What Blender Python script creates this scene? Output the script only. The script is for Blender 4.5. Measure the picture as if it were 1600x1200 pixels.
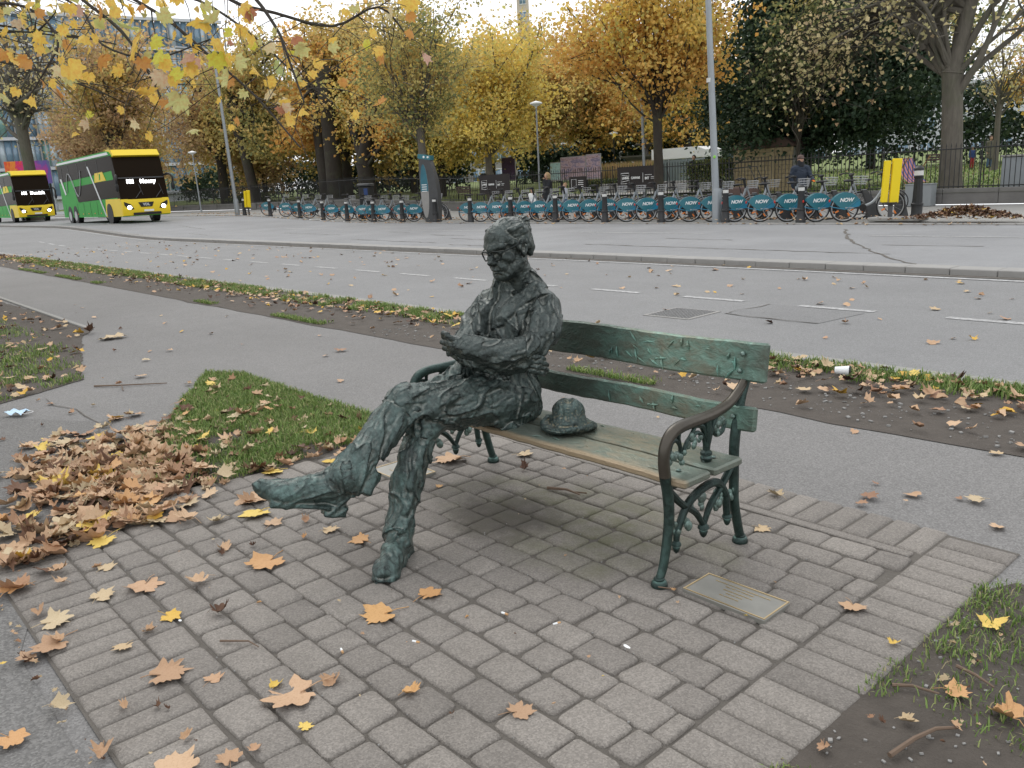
import bpy, bmesh, math, random
import numpy as np
from math import sin, cos, pi, radians, atan2, sqrt
from mathutils import Vector, Matrix

# ------------------------------------------------------------------ camera
sc = bpy.context.scene
COL = sc.collection
for o in list(bpy.data.objects): bpy.data.objects.remove(o)
CAM_H = 1.55
PITCH = radians(13.643); ROLL = radians(3.1); HEAD = radians(49.2)
cd = bpy.data.cameras.new('camera'); cam = bpy.data.objects.new('camera', cd); COL.objects.link(cam)
cd.sensor_width = 36; cd.lens = 1300 * 36 / 1600; cd.clip_start = .05; cd.clip_end = 2000
_F = Vector((0, cos(PITCH), -sin(PITCH))); _U = Vector((0, sin(PITCH), cos(PITCH))); _R = Vector((1, 0, 0))
_R2 = _R * cos(ROLL) - _U * sin(ROLL); _U2 = _R * sin(ROLL) + _U * cos(ROLL)
_m = Matrix((_R2, _U2, -_F)).transposed()
cam.matrix_world = Matrix.Translation((0, 0, CAM_H)) @ (Matrix.Rotation(HEAD, 3, 'Z') @ _m).to_4x4()
sc.camera = cam

# ------------------------------------------------------------------ sky, sun, exposure (overcast)
SUN_EL, SUN_AZ = radians(48), radians(160)      # direction the light comes from (world angle)
w = bpy.data.worlds.new("World"); sc.world = w; w.use_nodes = True
nt = w.node_tree; nt.nodes.clear()
out = nt.nodes.new('ShaderNodeOutputWorld'); bg = nt.nodes.new('ShaderNodeBackground')
sky = nt.nodes.new('ShaderNodeTexSky'); sky.sky_type = 'NISHITA'; sky.sun_disc = False
sky.sun_elevation = SUN_EL; sky.sun_rotation = radians(90) - SUN_AZ
sky.air_density = 1.0; sky.dust_density = 3.0
hs = nt.nodes.new('ShaderNodeHueSaturation'); hs.inputs['Saturation'].default_value = .35
mx = nt.nodes.new('ShaderNodeMix'); mx.data_type = 'RGBA'; mx.inputs[0].default_value = .86
nt.links.new(sky.outputs[0], hs.inputs['Color']); nt.links.new(hs.outputs[0], mx.inputs[6])
mx.inputs[7].default_value = (10.6, 10.75, 11.0, 1)      # even cloud layer
nt.links.new(mx.outputs[2], bg.inputs[0]); bg.inputs[1].default_value = .125
nt.links.new(bg.outputs[0], out.inputs[0])
sl = bpy.data.lights.new('sun', 'SUN'); sl.energy = .9; sl.angle = radians(35); sl.color = (1, .97, .92)
so = bpy.data.objects.new('sun', sl); COL.objects.link(so)
sd = Vector((cos(SUN_EL) * cos(SUN_AZ), cos(SUN_EL) * sin(SUN_AZ), sin(SUN_EL)))
so.rotation_euler = sd.to_track_quat('Z', 'Y').to_euler(); so.location = (0, 0, 30)
sc.view_settings.view_transform = 'Standard'; sc.view_settings.look = 'None'
sc.view_settings.exposure = .12; sc.view_settings.gamma = 1; sc.view_settings.use_curve_mapping = False
sc.render.engine = 'CYCLES'
rnd = random.Random(7); nrng = np.random.default_rng(7)

# ------------------------------------------------------------------ helpers
def sstep(t): t = max(0., min(1., t)); return t * t * (3 - 2 * t)
def zr(x): return .42 * sstep((-34 - x) / 18.)            # the street climbs a little towards the far junction
def yk(x): return 21.12 - .0164 * (max(x, -60) + 12)       # line of the far kerb

def tag(o, label=None, cat=None, group=None, kind=None):
    if label: o['label'] = label
    if cat: o['category'] = cat
    if group: o['group'] = group
    if kind: o['kind'] = kind
    return o
def empty(name, loc=(0, 0, 0), rz=0., label=None, cat=None, group=None):
    o = bpy.data.objects.new(name, None); o.location = loc; o.rotation_euler = (0, 0, rz); o.empty_display_size = .1
    COL.objects.link(o); return tag(o, label, cat, group)
def link(name, me, mat=None, parent=None, loc=None, rot=None):
    o = bpy.data.objects.new(name, me); COL.objects.link(o)
    if mat is not None and not me.materials:
        for m in (mat if isinstance(mat, (list, tuple)) else [mat]): me.materials.append(m)
    if parent: o.parent = parent
    if loc is not None: o.location = loc
    if rot is not None: o.rotation_euler = rot
    return o
def npmesh(name, V, F, smooth=False, cols=None, mi=None, uv=None):
    """V (n,3); F (m,k) constant k, or list of lists; cols per-face colour (m,3)"""
    me = bpy.data.meshes.new(name)
    V = np.asarray(V, np.float32)
    if isinstance(F, np.ndarray):
        m, k = F.shape; flat = F.astype(np.int32).ravel(); st = np.arange(0, m * k, k, dtype=np.int32); tot = np.full(m, k, np.int32)
    else:
        tot = np.array([len(f) for f in F], np.int32); flat = np.concatenate([np.array(f, np.int32) for f in F]); st = np.concatenate([[0], np.cumsum(tot)[:-1]]).astype(np.int32); m = len(F)
    me.vertices.add(len(V)); me.vertices.foreach_set('co', V.ravel())
    me.loops.add(len(flat)); me.loops.foreach_set('vertex_index', flat)
    me.polygons.add(m); me.polygons.foreach_set('loop_start', st); me.polygons.foreach_set('loop_total', tot)
    if smooth: me.polygons.foreach_set('use_smooth', np.ones(m, bool))
    if mi is not None: me.polygons.foreach_set('material_index', np.asarray(mi, np.int32))
    if cols is not None:
        at = me.attributes.new('col', 'FLOAT_COLOR', 'FACE'); c4 = np.ones((m, 4), np.float32); c4[:, :3] = cols; at.data.foreach_set('color', c4.ravel())
    me.update(calc_edges=True); return me

class MB:
    """collects boxes, tubes, lathes and prisms; build() links them as ONE mesh object"""
    def __init__(s): s.v = []; s.f = []; s.m = []; s.T = Matrix(); s.mi = 0
    def add(s, vs, fs):
        n = len(s.v); T = s.T
        s.v += [tuple(T @ Vector(p)) for p in vs]; s.f += [[i + n for i in f] for f in fs]; s.m += [s.mi] * len(fs); return s
    def box(s, c, d, rz=0., rx=0., ry=0., bev=0.):
        R = Matrix.Rotation(rz, 3, 'Z') @ Matrix.Rotation(ry, 3, 'Y') @ Matrix.Rotation(rx, 3, 'X'); c = Vector(c); h = [q / 2 for q in d]
        if bev <= 0:
            P = [c + R @ Vector((x * h[0], y * h[1], z * h[2])) for z in (-1, 1) for x, y in ((-1, -1), (1, -1), (1, 1), (-1, 1))]
            return s.add(P, [(3, 2, 1, 0), (4, 5, 6, 7), (0, 1, 5, 4), (1, 2, 6, 5), (2, 3, 7, 6), (3, 0, 4, 7)])
        b = min(bev, *[q * .49 for q in h]); P = []; r = []
        for z, i in ((-h[2], b), (-h[2] + b, 0), (h[2] - b, 0), (h[2], b)):
            for x, y, ax, ay in ((-1, -1, 1, 0), (1, -1, -1, 0), (1, -1, 0, 1), (1, 1, 0, -1), (1, 1, -1, 0), (-1, 1, 1, 0), (-1, 1, 0, -1), (-1, -1, 0, 1)):
                P.append(c + R @ Vector((x * (h[0] - i) + ax * b * (1 if not i else .5), y * (h[1] - i) + ay * b * (1 if not i else .5), z)))
        F = [tuple(range(7, -1, -1)), tuple(range(24, 32))]
        for k in range(3): F += [(k * 8 + j, k * 8 + (j + 1) % 8, k * 8 + 8 + (j + 1) % 8, k * 8 + 8 + j) for j in range(8)]
        return s.add(P, F)
    def tube(s, pts, r, n=8, caps=True, flat=1., closed=False):
        pts = [Vector(p) for p in pts]; N = len(pts)
        if not isinstance(r, (list, tuple)): r = [r] * N
        V = []; F = []; up = None
        for i, p in enumerate(pts):
            if closed: d = pts[(i + 1) % N] - pts[i - 1]
            else: d = pts[min(i + 1, N - 1)] - pts[max(i - 1, 0)]
            d.normalize()
            if up is None:
                a = Vector((0, 0, 1)) if abs(d.z) < .9 else Vector((1, 0, 0)); up = (a - d * a.dot(d)).normalized()
            else: up = (up - d * up.dot(d)).normalized()
            sd_ = d.cross(up)
            V += [p + (sd_ * cos(2 * pi * k / n) + up * sin(2 * pi * k / n) * flat) * r[i] for k in range(n)]
        for i in range(N if closed else N - 1):
            a = i * n; b = ((i + 1) % N) * n
            F += [(a + k, a + (k + 1) % n, b + (k + 1) % n, b + k) for k in range(n)]
        if caps and not closed: F += [tuple(range(n - 1, -1, -1)), tuple(range((N - 1) * n, N * n))]
        return s.add(V, F)
    def lathe(s, prof, c=(0, 0, 0), n=16, axis='Z'):
        c = Vector(c); V = []; F = []
        for r, z in prof:
            for k in range(n):
                a = 2 * pi * k / n; q = (r * cos(a), r * sin(a), z)
                if axis == 'X': q = (z, r * cos(a), r * sin(a))
                if axis == 'Y': q = (r * sin(a), z, r * cos(a))
                V.append(c + Vector(q))
        for i in range(len(prof) - 1): F += [(i * n + k, i * n + (k + 1) % n, (i + 1) * n + (k + 1) % n, (i + 1) * n + k) for k in range(n)]
        F += [tuple(range(n - 1, -1, -1)), tuple(range((len(prof) - 1) * n, len(prof) * n))]
        return s.add(V, F)
    def prism(s, poly, t, org=(0, 0, 0), ux=(1, 0, 0), uy=(0, 1, 0)):
        o = Vector(org); ux = Vector(ux); uy = Vector(uy); nz = ux.cross(uy).normalized() * t; n = len(poly)
        V = [o + ux * x + uy * y for x, y in poly]; V += [p + nz for p in V]
        return s.add(V, [tuple(range(n - 1, -1, -1)), tuple(range(n, 2 * n))] + [(k, (k + 1) % n, n + (k + 1) % n, n + k) for k in range(n)])
    def ball(s, c, r, n=10, m=6):
        c = Vector(c); r = Vector((r, r, r)) if not hasattr(r, '__len__') else Vector(r); V = []; F = []
        for i in range(m + 1):
            t = pi * (i + .001) / (m + .002)
            for k in range(n): V.append(c + Vector((r.x * sin(t) * cos(2 * pi * k / n), r.y * sin(t) * sin(2 * pi * k / n), -r.z * cos(t))))
        for i in range(m): F += [(i * n + k, i * n + (k + 1) % n, (i + 1) * n + (k + 1) % n, (i + 1) * n + k) for k in range(n)]
        F += [tuple(range(n - 1, -1, -1)), tuple(range(m * n, m * n + n))]
        return s.add(V, F)
    def mesh(s, name, smooth=False):
        me = npmesh(name, np.array(s.v), s.f, smooth=False, mi=s.m)
        if smooth:
            me.polygons.foreach_set('use_smooth', np.ones(len(me.polygons), bool))
            me.set_sharp_from_angle(angle=radians(38))
        return me
    def build(s, name, mat, parent=None, loc=None, rot=None, smooth=True):
        return link(name, s.mesh(name, smooth), mat, parent, loc, rot)

def children(o): return [c for c in bpy.data.objects if c.parent == o]
KID = {}
def kids(o):
    if o.name not in KID: KID[o.name] = children(o)
    return KID[o.name]
def copy_tree(o, parent=None):
    c = o.copy(); COL.objects.link(c)
    if parent: c.parent = parent
    for ch in kids(o): copy_tree(ch, c)
    return c
def text_mesh(body, size=1., extrude=.002, shear=0., bold=0., align='CENTER', spacing=1.):
    cu = bpy.data.curves.new('lettering', 'FONT'); cu.body = body; cu.size = size; cu.extrude = extrude; cu.shear = shear; cu.offset = bold
    cu.align_x = align; cu.align_y = 'CENTER'; cu.space_character = spacing; cu.resolution_u = 3
    o = bpy.data.objects.new('lettering', cu); COL.objects.link(o); dg = bpy.context.evaluated_depsgraph_get(); dg.update()
    me = bpy.data.meshes.new_from_object(o.evaluated_get(dg)); bpy.data.objects.remove(o); me.name = 'lettering'; me.materials.clear(); return me

# ------------------------------------------------------------------ materials
def nmat(name):
    m = bpy.data.materials.new(name); m.use_nodes = True; n = m.node_tree; b = n.nodes['Principled BSDF']; return m, n, b
def N(n, t, **kw):
    x = n.nodes.new('ShaderNode' + t)
    for k, v in kw.items():
        if k in x.inputs: x.inputs[k].default_value = v
        else: setattr(x, k, v)
    return x
def noise(n, scale, detail=4, rough=.6, vec=None, dist=0.):
    x = N(n, 'TexNoise', Scale=scale, Detail=detail, Roughness=rough, Distortion=dist)
    if vec is not None: n.links.new(vec, x.inputs['Vector'])
    return x.outputs['Fac']
def ramp(n, fac, stops, interp='LINEAR'):
    r = n.nodes.new('ShaderNodeValToRGB'); r.color_ramp.interpolation = interp; e = r.color_ramp.elements
    while len(e) < len(stops): e.new(.5)
    for q, (p, c) in zip(e, stops):
        q.position = p; q.color = (*c, 1) if hasattr(c, '__len__') else (c, c, c, 1)
    n.links.new(fac, r.inputs[0]); return r.outputs[0]
def mix(n, fac, a, b, blend='MIX'):
    x = n.nodes.new('ShaderNodeMix'); x.data_type = 'RGBA'; x.blend_type = blend
    for i, q in ((0, fac), (6, a), (7, b)):
        if isinstance(q, (int, float)): x.inputs[i].default_value = q
        elif isinstance(q, tuple): x.inputs[i].default_value = (*q, 1) if len(q) == 3 else q
        else: n.links.new(q, x.inputs[i])
    return x.outputs[2]
def mth(n, op, a, b=0.):
    x = n.nodes.new('ShaderNodeMath'); x.operation = op
    for i, q in ((0, a), (1, b)):
        if isinstance(q, (int, float)): x.inputs[i].default_value = q
        else: n.links.new(q, x.inputs[i])
    return x.outputs[0]
def bump(n, b, h, strength=.5, dist=.01):
    x = N(n, 'Bump', Strength=strength, Distance=dist); n.links.new(h, x.inputs['Height']); n.links.new(x.outputs[0], b.inputs['Normal']); return x
def wpos(n): return n.nodes.new('ShaderNodeNewGeometry').outputs['Position']
def mapped(n, vec, scale=(1, 1, 1), rot=(0, 0, 0), loc=(0, 0, 0)):
    x = n.nodes.new('ShaderNodeMapping'); n.links.new(vec, x.inputs[0]); x.inputs['Scale'].default_value = scale; x.inputs['Rotation'].default_value = rot; x.inputs['Location'].default_value = loc; return x.outputs[0]
def simple(name, col, rough=.6, metal=0., var=.25, scale=6., bmp=0., bscale=40., coat=0.):
    m, n, b = nmat(name); p = wpos(n)
    f = noise(n, scale, 5, .6, p); c = mix(n, f, tuple(q * (1 - var) for q in col), tuple(min(1, q * (1 + var)) for q in col)); n.links.new(c, b.inputs['Base Color'])
    b.inputs['Roughness'].default_value = rough; b.inputs['Metallic'].default_value = metal; b.inputs['Coat Weight'].default_value = coat
    if bmp: bump(n, b, noise(n, bscale, 4, .6, p), bmp, .004)
    return m
# ------------------------------------------------------------------ bronze, stone, tar, soil, leaf
def bronze(name, teal=.5, worn=0., warm=.0, rough=.42, strokes=.9):
    m, n, b = nmat(name); p = wpos(n)
    a = noise(n, 5.5, 6, .65, p, .6); c = noise(n, 34, 5, .65, p, .8)
    geo = n.nodes.new('ShaderNodeNewGeometry')
    dark = mix(n, c, (.022, .028, .027), (.105, .124, .120)); grn = mix(n, c, (.036, .082, .074), (.20, .295, .275)) if name != 'bronze_frame' else mix(n, c, (.035, .092, .080), (.20, .34, .30))
    k = mth(n, 'ADD', mth(n, 'MULTIPLY', a, .75), mth(n, 'MULTIPLY', c, .5)); k = ramp(n, k, [(.62 - .32 * teal, 0.), (1.02 - .40 * teal, 1.)])
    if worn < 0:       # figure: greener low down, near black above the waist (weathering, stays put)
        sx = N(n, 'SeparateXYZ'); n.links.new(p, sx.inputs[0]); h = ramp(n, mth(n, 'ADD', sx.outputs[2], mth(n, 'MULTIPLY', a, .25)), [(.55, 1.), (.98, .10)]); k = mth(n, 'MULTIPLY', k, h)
    col = mix(n, k, dark, grn)
    edge = ramp(n, geo.outputs['Pointiness'], [(.501, 0.), (.540, 1.)]); rub_sheen = mth(n, 'MULTIPLY', edge, .62 if name != 'bronze_frame' else .22)
    col = mix(n, rub_sheen, col, (.36, .37, .34) if name != 'bronze_hat' else (.5, .42, .28))  # raised edges paler: rubbed wear plus a painted sheen
    groove = ramp(n, geo.outputs['Pointiness'], [(.445, 1.), (.495, 0.)]); col = mix(n, mth(n, 'MULTIPLY', groove, .75), col, (.006, .009, .009))  # crease shade painted into the colour for contrast
    n.links.new(col, b.inputs['Base Color']); b.inputs['Metallic'].default_value = .78; b.inputs['Coat Weight'].default_value = .15; b.inputs['Coat Roughness'].default_value = .28
    n.links.new(ramp(n, c, [(.2, rough - .12), (.8, rough + .16)]), b.inputs['Roughness'])
    f = noise(n, 55, 6, .7, mapped(n, p, (1, 1, .7)), 1.2); w_ = N(n, 'TexVoronoi', Scale=48, Randomness=1.); w_.feature = 'SMOOTH_F1'
    n.links.new(mapped(n, p, (1, 1, .6), (.5, .4, .2)), w_.inputs['Vector'])
    bump(n, b, mth(n, 'ADD', f, mth(n, 'MULTIPLY', w_.outputs['Distance'], .8)), strokes, .009)
    return m
def slat_bronze(name):
    m, n, b = nmat(name); p = wpos(n); tc = n.nodes.new('ShaderNodeTexCoord'); sx = N(n, 'SeparateXYZ'); n.links.new(p, sx.inputs[0])
    a = noise(n, 4, 6, .65, mapped(n, p, (.8, 2, 2)), .5); c = noise(n, 30, 5, .65, mapped(n, p, (.5, 1, 1)), .6)
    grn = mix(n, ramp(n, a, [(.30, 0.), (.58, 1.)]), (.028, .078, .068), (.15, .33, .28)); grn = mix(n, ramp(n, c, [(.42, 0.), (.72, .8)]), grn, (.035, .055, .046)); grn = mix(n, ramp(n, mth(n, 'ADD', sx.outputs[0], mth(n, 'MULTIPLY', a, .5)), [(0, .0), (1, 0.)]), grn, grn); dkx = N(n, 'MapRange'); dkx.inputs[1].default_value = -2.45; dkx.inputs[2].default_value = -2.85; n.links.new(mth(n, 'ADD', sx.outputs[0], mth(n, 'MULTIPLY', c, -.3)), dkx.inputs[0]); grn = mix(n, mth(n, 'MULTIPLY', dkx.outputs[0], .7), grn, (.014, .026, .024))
    # rubbed golden patch in the middle of the seat and backrest where people sit
    xx = mth(n, 'ABSOLUTE', mth(n, 'ADD', sx.outputs[0], 2.20)); f = ramp(n, mth(n, 'ADD', xx, mth(n, 'MULTIPLY', a, .30)), [(.28, 1.), (.52, 0.)])
    seat = ramp(n, sx.outputs[2], [(.45, 1.), (.50, .55)]); f = mth(n, 'MULTIPLY', mth(n, 'MULTIPLY', f, ramp(n, c, [(.3, .35), (.62, 1.)])), seat)
    st_ = ramp(n, sx.outputs[2], [(.445, .75), (.46, 0.)]); grn = mix(n, st_, grn, mix(n, c, (.11, .15, .13), (.27, .31, .27))); gold = mix(n, c, (.22, .19, .13), (.50, .41, .27)); col = mix(n, mth(n, 'MULTIPLY', f, .62), grn, gold); fe = N(n, 'MapRange'); fe.inputs[1].default_value = 2.375; fe.inputs[2].default_value = 2.345; n.links.new(sx.outputs[1], fe.inputs[0]); fz = ramp(n, sx.outputs[2], [(.40, 0.), (.425, 1.)]); col = mix(n, mth(n, 'MULTIPLY', mth(n, 'MULTIPLY', fe.outputs[0], fz), .75), col, (.50, .36, .22))
    edge = ramp(n, n.nodes.new('ShaderNodeNewGeometry').outputs['Pointiness'], [(.51, 0.), (.60, 1.)]); col = mix(n, mth(n, 'MULTIPLY', edge, .5), col, (.14, .12, .09))
    dk = ramp(n, sx.outputs[0], [(-2.9, .65), (-2.45, 0.)]) if False else None
    n.links.new(col, b.inputs['Base Color']); b.inputs['Metallic'].default_value = .4; n.links.new(ramp(n, c, [(.2, .36), (.8, .55)]), b.inputs['Roughness'])
    w_ = noise(n, 16, 5, .6, mapped(n, p, (.6, 1, 1), (0, .5, .3)), 2.); bump(n, b, mth(n, 'ADD', mth(n, 'MULTIPLY', w_, 1.), mth(n, 'MULTIPLY', c, .5)), .8, .007)
    return m
def asphalt(name, lo, hi, tint=(1, 1, 1), speck=.5, patch=.12):
    m, n, b = nmat(name); p = wpos(n)
    big = noise(n, .35, 4, .6, p); mid = noise(n, 3.1, 5, .65, p); f = noise(n, 210, 3, .7, p); v = N(n, 'TexVoronoi', Scale=150.); n.links.new(p, v.inputs['Vector'])
    st0 = noise(n, 1., 5, .65, mapped(n, p, (.07, 1.1, 1))); base = mix(n, mth(n, 'ADD', mth(n, 'MULTIPLY', mid, .6), mth(n, 'MULTIPLY', st0, .4)), tuple(lo * .94 * q for q in tint), tuple(hi * 1.05 * q for q in tint)); base = mix(n, ramp(n, big, [(.35, 0.), (.7, patch * 4)]), base, tuple(lo * .82 * q for q in tint))
    st = ramp(n, v.outputs['Color'], [(.15, .55), (.55, 1.), (.85, 1.5)]); base = mix(n, speck, base, mix(n, 1., base, st, 'MULTIPLY'))
    n.links.new(base, b.inputs['Base Color']); b.inputs['Roughness'].default_value = .82; b.inputs['Specular IOR Level'].default_value = .35
    bump(n, b, mth(n, 'ADD', f, v.outputs['Distance']), .5, .004); return m
def paver_mat(name):
    m, n, b = nmat(name); p = wpos(n); oi = n.nodes.new('ShaderNodeObjectInfo'); sx = N(n, 'SeparateXYZ'); n.links.new(p, sx.inputs[0])
    mid = noise(n, 9, 6, .65, p, .3); f = noise(n, 260, 3, .7, p); v = N(n, 'TexVoronoi', Scale=190.); n.links.new(p, v.inputs['Vector'])
    base = mix(n, mid, (.188, .170, .152), (.262, .241, .219)); base = mix(n, oi.outputs['Random'], mix(n, .20, base, (.06, .055, .05)), mix(n, .16, base, (.38, .35, .31))); base = mix(n, ramp(n, noise(n, 1.3, 5, .65, p, .4), [(.48, 0.), (.75, .45)]), base, (.13, .118, .104))
    base = mix(n, .45, base, mix(n, 1., base, ramp(n, v.outputs['Color'], [(.12, .55), (.5, 1.), (.9, 1.6)]), 'MULTIPLY'))
    # moss and trodden dirt under the bench
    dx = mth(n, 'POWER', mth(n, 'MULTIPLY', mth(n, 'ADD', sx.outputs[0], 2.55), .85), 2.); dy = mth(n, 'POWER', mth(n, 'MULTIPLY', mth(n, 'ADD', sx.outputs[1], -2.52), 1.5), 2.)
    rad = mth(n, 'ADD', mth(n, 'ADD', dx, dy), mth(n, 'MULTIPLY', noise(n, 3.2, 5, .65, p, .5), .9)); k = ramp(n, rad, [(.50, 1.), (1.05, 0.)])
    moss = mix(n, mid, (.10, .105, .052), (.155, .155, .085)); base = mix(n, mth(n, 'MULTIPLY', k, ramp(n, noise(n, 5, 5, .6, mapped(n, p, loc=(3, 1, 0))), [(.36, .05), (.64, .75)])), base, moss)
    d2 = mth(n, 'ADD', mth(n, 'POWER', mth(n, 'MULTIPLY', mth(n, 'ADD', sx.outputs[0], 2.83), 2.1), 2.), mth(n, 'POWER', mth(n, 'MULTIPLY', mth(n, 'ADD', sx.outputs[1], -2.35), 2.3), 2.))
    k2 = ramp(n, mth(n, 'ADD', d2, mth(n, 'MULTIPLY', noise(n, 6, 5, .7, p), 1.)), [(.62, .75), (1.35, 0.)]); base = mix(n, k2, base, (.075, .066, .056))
    geo = n.nodes.new('ShaderNodeNewGeometry'); e = N(n, 'SeparateXYZ'); n.links.new(geo.outputs['Normal'], e.inputs[0])
    n.links.new(base, b.inputs['Base Color']); b.inputs['Roughness'].default_value = .8; b.inputs['Specular IOR Level'].default_value = .35
    bump(n, b, mth(n, 'ADD', mth(n, 'MULTIPLY', mid, 2.), mth(n, 'ADD', f, v.outputs['Distance'])), .55, .004); return m
def soil_mat(name, a=(.045, .037, .030), c=(.12, .102, .086)):
    m, n, b = nmat(name); p = wpos(n); mid = noise(n, 7, 6, .7, p, .4); f = noise(n, 70, 5, .7, p); v = N(n, 'TexVoronoi', Scale=38.); n.links.new(p, v.inputs['Vector'])
    base = mix(n, mid, a, c); st = ramp(n, v.outputs['Distance'], [(.10, 1.), (.2, 0.)]); st = mth(n, 'MULTIPLY', st, ramp(n, noise(n, 2.5, 3, .6, p), [(.45, 0.), (.65, .75)]))
    base = mix(n, st, base, (.20, .19, .175)); n.links.new(base, b.inputs['Base Color']); b.inputs['Roughness'].default_value = .9
    bump(n, b, mth(n, 'ADD', mth(n, 'MULTIPLY', mid, 1.5), f), .9, .012); return m
def leaf_mat(name, stops, obj=True, veins=True):
    m, n, b = nmat(name)
    if obj: r = n.nodes.new('ShaderNodeObjectInfo').outputs['Random']
    else: r = n.nodes.new('ShaderNodeNewGeometry').outputs['Random Per Island']
    c = ramp(n, r, stops, 'LINEAR'); p = n.nodes.new('ShaderNodeTexCoord').outputs['Object']; g = noise(n, 28, 5, .65, p, .6)
    c = mix(n, ramp(n, g, [(.50, 0.), (.8, .55)]), c, mix(n, 1., c, (.55, .42, .30), 'MULTIPLY'))
    n.links.new(c, b.inputs['Base Color']); b.inputs['Roughness'].default_value = .62; b.inputs['Specular IOR Level'].default_value = .3
    bump(n, b, g, .5, .003); return m
def foliage_mat(name, trans=.5, gm_=.70):
    m, n, b = nmat(name); a = n.nodes.new('ShaderNodeAttribute'); a.attribute_name = 'col'
    gm = N(n, 'Gamma', Gamma=gm_); n.links.new(a.outputs['Color'], gm.inputs[0]); a = gm; n.links.new(gm.outputs[0], b.inputs['Base Color']); b.inputs['Roughness'].default_value = .6; b.inputs['Specular IOR Level'].default_value = .25
    t = n.nodes.new('ShaderNodeBsdfTranslucent'); n.links.new(a.outputs['Color'], t.inputs['Color']); x = n.nodes.new('ShaderNodeMixShader'); x.inputs[0].default_value = trans
    n.links.new(b.outputs[0], x.inputs[1]); n.links.new(t.outputs[0], x.inputs[2]); n.links.new(x.outputs[0], n.nodes['Material Output'].inputs['Surface']); return m
def bark_mat(name, lo, hi):
    m, n, b = nmat(name); p = wpos(n); f = noise(n, 9, 6, .7, mapped(n, p, (1, 1, .25)), .5); g = noise(n, 1.5, 3, .6, p)
    c = mix(n, f, lo, hi); c = mix(n, ramp(n, g, [(.5, 0.), (.75, .5)]), c, (.075, .085, .045)); n.links.new(c, b.inputs['Base Color']); b.inputs['Roughness'].default_value = .9; bump(n, b, f, .8, .03); return m
def glassy(name, col, rough=.08, met=0.):
    m, n, b = nmat(name); b.inputs['Base Color'].default_value = (*col, 1); b.inputs['Roughness'].default_value = rough; b.inputs['Metallic'].default_value = met; b.inputs['Specular IOR Level'].default_value = .8; return m
def emit(name, col, s):
    m, n, b = nmat(name); b.inputs['Base Color'].default_value = (*col, 1); b.inputs['Emission Color'].default_value = (*col, 1); b.inputs['Emission Strength'].default_value = s; return m
DRY = [(0., (.40, .25, .15)), (.2, (.50, .33, .20)), (.4, (.56, .39, .25)), (.55, (.45, .27, .16)), (.7, (.27, .15, .09)), (.85, (.58, .42, .27)), (1., (.34, .20, .12))]
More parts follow.
